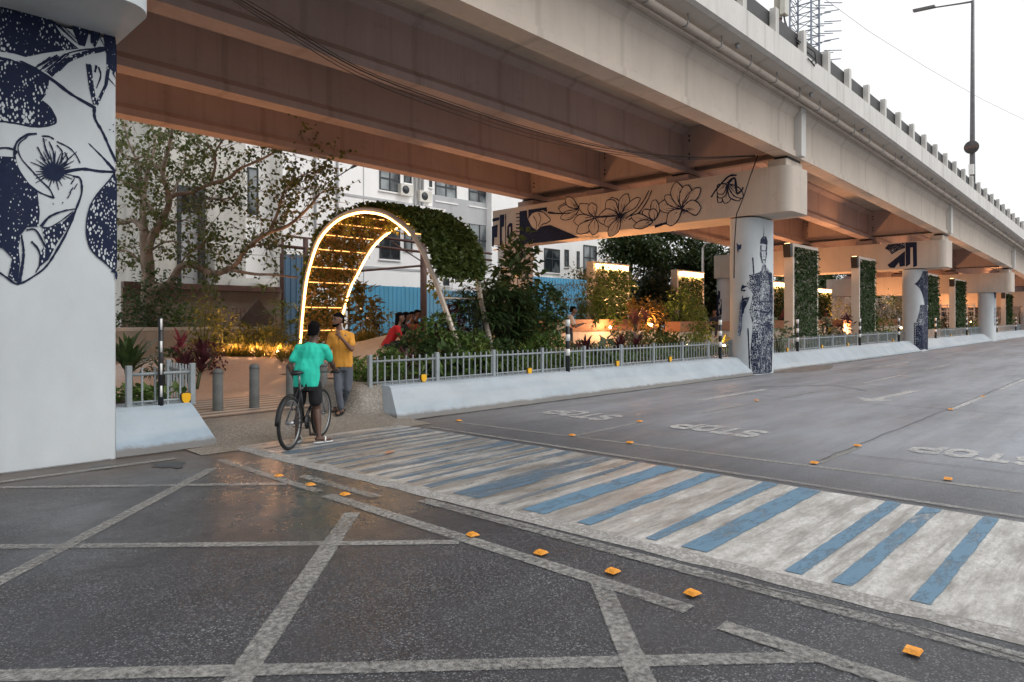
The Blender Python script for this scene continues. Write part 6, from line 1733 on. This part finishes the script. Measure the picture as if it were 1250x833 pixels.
for A, dd_ in ((LA, D(-.1, 1)), (RA, D(.75, .6))):
    q = Vector(A); dd_ = dd_.normalized(); s2 = Vector((dd_.y, -dd_.x, 0))
    s_ = MB(); s_.tube([q - dd_ * .075 - up * .078, q - dd_ * .03 - up * .078, q + dd_ * .08 - up * .078, q + dd_ * .16 - up * .078, q + dd_ * .20 - up * .076], [.028, .042, .046, .042, .02], 12, True, [.2] * 5, s2)
    so = obj('sandal', s_, WHITEP, ped)
    obj('strap', MB().tube([q + dd_ * .07 - up * .07 + s2 * .047, q + dd_ * .085 - up * .012 + s2 * .02, q + dd_ * .085 - up * .012 - s2 * .02, q + dd_ * .07 - up * .07 - s2 * .047], .012, 6), WHITEP, so)

# --- man in yellow facing us, hand at his chin
t_ = 11.3; gzm = .14
man = thing('person', 'man in a yellow t-shirt and grey jeans standing with a hand at his chin', 'person', tuple(W(-2.83, t_, gzm)))
hip = W(-2.80, t_, .97); LH, RH = W(-2.88, t_, .92), W(-2.71, t_ + .02, .92)   # viewer-left, viewer-right
sR, sF = D(1, .12), D(-.12, 1)
che = W(-2.82, t_ - .01, 1.30); nck = W(-2.845, t_ - .02, 1.515); hc = W(-2.865, t_ - .05, 1.685)
LS, RS = W(-2.985, t_ - .03, 1.425), W(-2.67, t_ + .02, 1.425)
LE, RE = W(-3.03, t_ - .02, 1.16), W(-2.625, t_ - .12, 1.20); LW, RW = W(-3.0, t_ - .10, .93), W(-2.785, t_ - .25, 1.42)
LK, RK = W(-2.85, t_ - .10, .54), W(-2.72, t_ - .02, .54); LA, RA = W(-2.80, t_ - .10, gzm + .09), W(-2.865, t_ + .16, gzm + .10)
b = MB()
for a, c_ in ((LH, LK), (RH, RK)): capsule(b, a, c_, .08, .055, 12, .05)
for a, c_ in ((LK, LA), (RK, RA)): capsule(b, a, c_, .053, .034, 12, .15)
for a, c_ in ((LS, LE), (RS, RE)): capsule(b, a, c_, .045, .034, 10, .06); capsule(b, nck - UPV * .05, a, .044, .043, 10)
for a, c_ in ((LE, LW), (RE, RW)): capsule(b, a, c_, .037, .026, 10, .1)
ellring(b, [(hip - UPV * .08, sR * .12, sF * .09), (hip, sR * .15, sF * .11), (hip + UPV * .16, sR * .135, sF * .095), (che, sR * .155, sF * .105), (che + UPV * .13, sR * .155, sF * .09), (nck - UPV * .03, sR * .085, sF * .065), (nck, sR * .055, sF * .055)])
capsule(b, nck - UPV * .05, hc - UPV * .05, .054, .05, 10)
ff = D(-.62, -.8)
ha = head(b, hc, ff, UPV)
hand(b, RW, D(-.35, -.1, .95), D(-.3, .8), .75, 1.0, 1); hand(b, LW, D(.05, -.1, -1), D(1, 0), .35, 1.0, -1)
foot(b, LA, D(-.15, -1)); foot(b, RA, D(-.6, -.6))
fused('body', b, SK2, man, .0105, 3)
hair_cap(ha, man); eyes(ha, man)
b = MB()
for q in (-1, 1): b.tube([ha(q * .066, .03, -.06), ha(q * .05, .062, -.085), ha(0, .085, -.098)], [.014, .022, .024], 8)
fused('beard', b, HAIR, man, .008, 2)
YS = cloth('yellow_cotton', (.60, .27, .035)); JN = cloth('grey_denim', (.085, .095, .115))
b = MB()
ellring(b, [(hip - UPV * .06, sR * .165, sF * .12), (hip + UPV * .08, sR * .165, sF * .12), (hip + UPV * .2, sR * .16, sF * .115), (che, sR * .172, sF * .12), (che + UPV * .11, sR * .172, sF * .105), (nck - UPV * .045, sR * .105, sF * .08), (nck - UPV * .012, sR * .074, sF * .078)], 22); capsule(b, nck - UPV * .09 - sF * .02, nck - UPV * .05 - sF * .02, .085, .075, 12)
for a, c_ in ((LS, LE), (RS, RE)): capsule(b, Vector(a), Vector(a).lerp(c_, .64), .054, .057, 12); capsule(b, nck - UPV * .058, Vector(a), .072, .062, 12)
fused('t_shirt', b, YS, man, .011, 3, .019, 8)
b = MB(); ellring(b, [(hip - UPV * .12, sR * .14, sF * .105), (hip, sR * .155, sF * .115)], 20)
for a, k_, c_ in ((LH, LK, LA), (RH, RK, RA)):
    capsule(b, Vector(a), k_, .086, .068, 14); capsule(b, Vector(k_), Vector(k_).lerp(c_, .92), .066, .056, 12)
fused('jeans', b, JN, man, .012, 3, .012, 4)
for A, dd_ in ((LA, D(-.15, -1)), (RA, D(-.6, -.6))):
    q = Vector(A); dd_ = dd_.normalized(); s2 = Vector((dd_.y, -dd_.x, 0))
    s_ = MB(); s_.tube([q - dd_ * .075 - up * .072, q - dd_ * .03 - up * .072, q + dd_ * .08 - up * .074, q + dd_ * .16 - up * .074, q + dd_ * .20 - up * .07], [.028, .042, .048, .044, .02], 12, True, [.38] * 5, s2)
    so = obj('sandal', s_, DARK, man)
    for k in (.06, .12): obj('strap', MB().tube([q + dd_ * k - up * .065 + s2 * .048, q + dd_ * k - up * .005 + s2 * .02, q + dd_ * k - up * .005 - s2 * .02, q + dd_ * k - up * .065 - s2 * .048], .012, 6), DARK, so)

# --- people sitting farther in
def sitter(px, py_head, t_, face, label, top, bottom, skin=SK2, long_hair=False, lean=.12, arm=1, seat=None, scale=1.0):
    r0 = (px - CX) / F * t_; zh = H + (392 - py_head) / F * t_
    f = D(*face).normalized(); s_ = Vector((f.y, -f.x, 0)); hc = W(r0, t_, zh)
    nck = hc - UPV * .16 - f * .03; hip = nck - UPV * .46 - f * lean * 2.2
    th = thing('person', label, 'person', (hip.x, hip.y, hip.z - .1))
    che = nck.lerp(hip, .4) - f * .01; ax = (nck - hip).normalized(); fr = (f - ax * f.dot(ax)).normalized()
    b = MB()
    ellring(b, [(hip - ax * .06, s_ * .14, fr * .10), (hip + ax * .05, s_ * .16, fr * .115), (hip.lerp(che, .5), s_ * .135, fr * .095), (che, s_ * .16, fr * .105), (nck - ax * .09, s_ * .16, fr * .085), (nck - ax * .03, s_ * .08, fr * .06), (nck, s_ * .052, fr * .052)])
    capsule(b, nck - ax * .05, hc - UPV * .05, .052, .048, 10); ha = head(b, hc, f, UPV)
    LSx = [nck - ax * .09 + s_ * .175 * q for q in (-1, 1)]; Hx = [hip + s_ * .085 * q for q in (-1, 1)]
    Kx = [h + f * .40 + UPV * .06 + s_ * .03 * q for h, q in zip(Hx, (-1, 1))]; Ax = [k_ - UPV * .40 + f * .04 for k_ in Kx]
    Ex = [l + f * .12 - UPV * .26 + s_ * .05 * q for l, q in zip(LSx, (-1, 1))]; Wx = [e + f * .22 + UPV * .08 - s_ * .08 * q for e, q in zip(Ex, (-1, 1))]
    for a, c_ in zip(Hx, Kx): capsule(b, a, c_, .08, .056)
    for a, c_ in zip(Kx, Ax): capsule(b, a, c_, .053, .036, 10, .12)
    for a, c_ in zip(LSx, Ex): capsule(b, a, c_, .046, .036)
    for a, c_ in zip(Ex, Wx): capsule(b, a, c_, .036, .026)
    for w_, e, q in zip(Wx, Ex, (-1, 1)): hand(b, w_, (w_ - e), (0, 0, -1), .5, 1, q)
    for a in Ax: foot(b, a, f)
    fused('body', b, skin, th, .014, 3)
    hair_cap(ha, th, 1, long_hair); eyes(ha, th)
    if long_hair:
        m = MB(); ellring(m, [(ha(0, -.09, -.30), s_ * .06, fr * .03), (ha(0, -.085, -.18), s_ * .085, fr * .04), (ha(0, -.06, -.05), s_ * .085, fr * .06), (ha(0, -.04, .05), s_ * .075, fr * .06)]); fused('long_hair', m, HAIR, th, .012, 3, .008)
    b = MB()
    ellring(b, [(hip - ax * .05, s_ * .165, fr * .12), (hip + ax * .08, s_ * .165, fr * .12), (hip.lerp(che, .5), s_ * .155, fr * .11), (che, s_ * .178, fr * .12), (nck - ax * .09, s_ * .175, fr * .10), (nck - ax * .035, s_ * .10, fr * .075), (nck - ax * .01, s_ * .065, fr * .062)])
    for a, c_ in zip(LSx, Ex): capsule(b, a, a.lerp(c_, .6), .062, .056)
    fused('top', b, cloth(*top), th, .014, 3, .01, px)
    b = MB()
    for a, k_, c_ in zip(Hx, Kx, Ax): capsule(b, a, k_, .09, .068); capsule(b, k_, k_.lerp(c_, .9), .066, .05)
    fused('trousers', b, cloth(*bottom), th, .014, 3, .008, px)
    return th
sitter(488.5, 388, 15.2, (1, .2), 'woman with long black hair in a red top sitting on the mound', ('red_cotton', (.55, .015, .018)), ('dark_trousers', (.03, .03, .04)), long_hair=True)
sitter(496, 387, 16.2, (.9, .5), 'woman in dark clothes sitting directly behind the woman in red', ('dark_cotton', (.02, .018, .022)), ('dark_trousers', (.03, .03, .04)), long_hair=True)
sitter(503, 386.5, 16.8, (.6, -.8), 'person in a coral top sitting between the dark clothed woman and the rear man', ('coral_cotton', (.45, .09, .06)), ('dark_trousers', (.03, .03, .04)))
sitter(510, 384, 17.6, (.8, -.3), 'short haired man in black at the right of the seated group', ('black_cotton', (.01, .01, .012)), ('dark_trousers', (.03, .03, .04)))
sitter(700, 379, 20.0, (.95, .1), 'man in a pale shirt bending forward on the seat wall before the blue fence', ('cream_cotton', (.62, .52, .44)), ('dark_trousers', (.03, .03, .04)), lean=.22)
sitter(872, 381, 27.5, (-.6, -.8), 'dark haired person sitting left of the woman mural pier', ('navy_cotton', (.02, .03, .06)), ('dark_trousers', (.03, .03, .04)))
sitter(962, 372, 30.5, (.9, .2), 'person in a maroon top behind the nearest tall green panel', ('maroon_cotton', (.10, .015, .025)), ('dark_trousers', (.03, .03, .04)))
sitter(1008, 383, 35, (-.7, -.5), 'dark haired person in pale clothes leaning over the seat wall between the tall panels', ('beige_cotton', (.60, .42, .32)), ('dark_trousers', (.03, .03, .04)), lean=.15)

# ---------------------------------------------------------------- lamps that are lit in the place
WARM = (1.0, .46, .20)
def spot(x, y, z, target, power, ang=100, blend=.5, col=WARM, size=.15):
    l = bpy.data.lights.new('park_lamp', 'SPOT'); l.energy = power; l.color = col; l.spot_size = R(ang); l.spot_blend = blend; l.shadow_soft_size = size
    o = bpy.data.objects.new('park_lamp_light', l); COL.objects.link(o); o.location = (x, y, z)
    o.rotation_euler = (Vector(target) - Vector((x, y, z))).to_track_quat('-Z', 'Y').to_euler(); return o
def point(x, y, z, power, col=WARM, size=.1):
    l = bpy.data.lights.new('garden_lamp', 'POINT'); l.energy = power; l.color = col; l.shadow_soft_size = size
    o = bpy.data.objects.new('garden_lamp_light', l); COL.objects.link(o); o.location = (x, y, z); return o
GLB = glow('garden_bulb', (1.0, .6, .22), 40)
def garden_light(x, y, z, power, label, up_=True):
    t = thing('garden_light', label, 'garden light', (x, y, z), 'small garden lights among the plants')
    obj('spike', MB().tube([(x, y, z - .05), (x, y, z + .1)], .015, 6), DARK, t)
    obj('bulb', MB().sphere((x, y, z + .14), .045, 10, 7), GLB, t)
    point(x, y, z + .26, power * 1.7)
def glow_tube(pts, label):
    o = obj('led_tube', MB().tube(pts, .02, 6), glow('garden_led', (1.0, .55, .12), 26)); tag(o, label, 'led light')
glow_tube([W((px_ - CX) / F * t_, t_, .80 + .015 * math.sin(px_)) for px_, t_ in ((268, 17.75), (290, 17.7), (315, 17.6), (340, 17.5), (362, 17.45))], 'glowing led tube at the foot of the lit hedge')
glow_tube([W((px_ - CX) / F * t_, t_, 1.02) for px_, t_ in ((432, 18.2), (445, 18.1), (456, 18.0))], 'short glowing led tube under the orange lit broad leaved shrub')
gr = MB(); rn = random.Random(15)
for _ in range(1500):
    px_ = rn.uniform(262, 366) if rn.random() < .82 else rn.uniform(430, 460); t_ = 17.75 - (px_ - 262) * .003 + rn.uniform(-.42, .25) if px_ < 400 else 18.1 + rn.uniform(-.3, .2)
    p = W((px_ - CX) / F * t_, t_, 0); a = rn.uniform(0, 6.28); el = rn.uniform(.6, 1.5)
    gr.blade((p.x, p.y, hmound(p.x, p.y) - .03), Vector((math.cos(a) * math.cos(el), math.sin(a) * math.cos(el), math.sin(el))), rn.uniform(.16, .42), .022, rn.uniform(.3, 1.3), 3)
o = obj('lit_grass', gr, LITG); o['kind'] = 'stuff'; o['label'] = 'glowing grass along the top of the berm'
def flood(x, y, z, tgt, power, label, ang=95, blend=.35):
    t = thing('uplight', label, 'floodlight', (x, y, z), 'floodlights washing the flyover')
    d = (Vector(tgt) - Vector((x, y, z))).normalized()
    c_ = Vector((x, y, z + .18)); s_ = d.orthogonal().normalized(); q = d.cross(s_)
    obj('bracket', MB().tube([(x, y, z), (x, y, z + .14)], .03, 6), DARK, t)
    obj('housing', MB().tube([c_ - d * .1, c_ + d * .08], [.09, .12], 12), DARK, t)
    obj('lens', MB().tube([c_ + d * .082, c_ + d * .09], .1, 12), glow('flood_lens', (1, .6, .25), 6), t)
    spot(*(c_ + d * .12), tgt, power, ang, blend)
for i, (px_, t_, z, pw, lb) in enumerate(((285, 17.6, .75, 26, 'garden light at the left end of the lit hedge'), (312, 17.5, .75, 30, 'garden light under the diamond plate in the lit hedge'), (340, 17.3, .75, 30, 'garden light in the lit hedge by the arch foot'),
                                          (438, 17.8, .8, 45, 'garden light right of the standing man under the broad leaved shrub'), (386, 17.6, .6, 36, 'garden light between the arch light strips'),
                                          (638, 14.6, .62, 7, 'leftmost of three bright bulbs under the big palm clump'), (650, 14.8, .62, 7, 'middle bright bulb under the big palm clump'), (660, 14.9, .62, 7, 'right bright bulb under the big palm clump'),
                                          (505, 14, .62, 9, 'garden light among the plants left of the rounded shrub'), (548, 14, .62, 9, 'garden light behind the wide leaved plant'), (585, 14, .62, 9, 'garden light behind the pale grassy plant'), (722, 14, .62, 9, 'garden light behind the first maroon rosette right of the banded post'), (785, 14, .62, 9, 'garden light behind the low spreading shrub'), (838, 14, .62, 9, 'garden light left of the banded post by the woman mural'), (745, 24.2, 1.3, 34, 'garden light at the foot of the first lit panel'), (795, 23.3, 1.4, 34, 'garden light under the orange lit shrub'), (838, 28, 1.2, 30, 'garden light at the foot of the second lit panel'),
                                          (884, 23.0, .7, 22, 'garden light beside the woman mural pier'), (1100, 39.3, 1.0, 60, 'garden light left of the navy block pier'), (1040, 40, 1.0, 60, 'garden light under the yellow bush'), (1185, 55, 1.2, 90, 'garden light near the lattice screen'))):
    x, y, _ = at(px_, t_, 0) if t_ > 15 else by(px_, 12.9, 0); garden_light(x, y, z + gz(x), pw, lb)
for x in (26.6, 34.35, 46.6, 54.0, 73.5):
    spot(x - .32, 10.7, 4.75, (x - 3.0, 12.6, 8.2), 150, 140, .4)
flood(11.5, 19.6, .5, (11.5, 14.5, 8), 520, 'floodlight behind the arch aimed at the main span', 112)
flood(4.6, 19.8, .5, (5.6, 15.0, 8), 380, 'floodlight behind the berm aimed at the main span', 108)
flood(17.4, 18.6, .3, (16.6, 13.5, 8), 420, 'floodlight behind the big palm clump aimed at the main span', 110)
flood(19.2, 18.2, .3, (20.8, 18.8, 6), 200, 'floodlight at the far column of the woman mural pier', 95)
for x, k in ((23.4, 1), (30.5, 1), (37.5, 1), (43.6, 1.1), (50, 1.1), (56.5, 1.1), (63.5, 1.2), (70, 1.2), (76, 1.2), (85, 1.6)):
    flood(x, 16.2, .4 + gz(x), (x, 13.0, 8), 1150 * k, {23.4: 'floodlight just behind the woman mural pier', 30.5: 'floodlight behind the nearest tall panel', 37.5: 'floodlight behind the second tall panel', 43.6: 'floodlight behind the navy block pier', 50: 'floodlight behind the third tall panel', 56.5: 'floodlight behind the fourth tall panel', 63.5: 'floodlight beyond the wheel mural pier', 70: 'floodlight at the lattice screen', 76: 'floodlight before the farthest pier', 85: 'floodlight before the far end wall'}[x], 120)

# ---------------------------------------------------------------- daylight, camera
w = bpy.data.worlds.new('World'); SC.world = w; w.use_nodes = True
nt = w.node_tree; bg = nt.nodes['Background']
SUN_EL, SUN_AZ = R(52), R(-65)        # azimuth of the sun measured from +X toward +Y
sky = nd(nt, 'ShaderNodeTexSky'); sky.sky_type = 'NISHITA'; sky.sun_disc = False
sky.sun_elevation = SUN_EL; sky.sun_rotation = R(90) - SUN_AZ
sky.air_density = 2; sky.dust_density = 5; sky.ozone_density = 1
hs = nd(nt, 'ShaderNodeHueSaturation'); hs.inputs['Saturation'].default_value = .12
nt.links.new(sky.outputs[0], hs.inputs['Color'])
mx_ = nd(nt, 'ShaderNodeMix'); mx_.data_type = 'RGBA'; mx_.inputs[0].default_value = .6
nt.links.new(hs.outputs[0], mx_.inputs[6]); mx_.inputs[7].default_value = (7.2, 7.25, 7.35, 1)   # overcast veil over the clear sky
nt.links.new(mx_.outputs[2], bg.inputs['Color'])
bg.inputs['Strength'].default_value = .14
l = bpy.data.lights.new('sun', 'SUN'); l.energy = .58; l.angle = R(35); l.color = (1, .98, .95)
so = bpy.data.objects.new('sun', l); COL.objects.link(so)
sd = Vector((math.cos(SUN_EL) * math.cos(SUN_AZ), math.cos(SUN_EL) * math.sin(SUN_AZ), math.sin(SUN_EL)))
so.rotation_euler = sd.to_track_quat('Z', 'Y').to_euler()

cam = bpy.data.cameras.new('camera'); co = bpy.data.objects.new('camera', cam); COL.objects.link(co)
co.location = (0, 0, H); co.rotation_euler = (R(90), 0, math.atan2(SI, CO) - R(90))
cam.sensor_width = 36; cam.lens = F / 1250 * 36; cam.shift_y = -.0196; cam.clip_start = .05; cam.clip_end = 2000
SC.camera = co
SC.view_settings.view_transform = 'Standard'; SC.view_settings.look = 'None'; SC.view_settings.gamma = 1
SC.view_settings.exposure = 0.36
SC.cycles.use_denoising = True
SC.cycles.max_bounces = 6; SC.cycles.diffuse_bounces = 4; SC.cycles.glossy_bounces = 3; SC.cycles.transmission_bounces = 3
SC.cycles.sample_clamp_indirect = 6
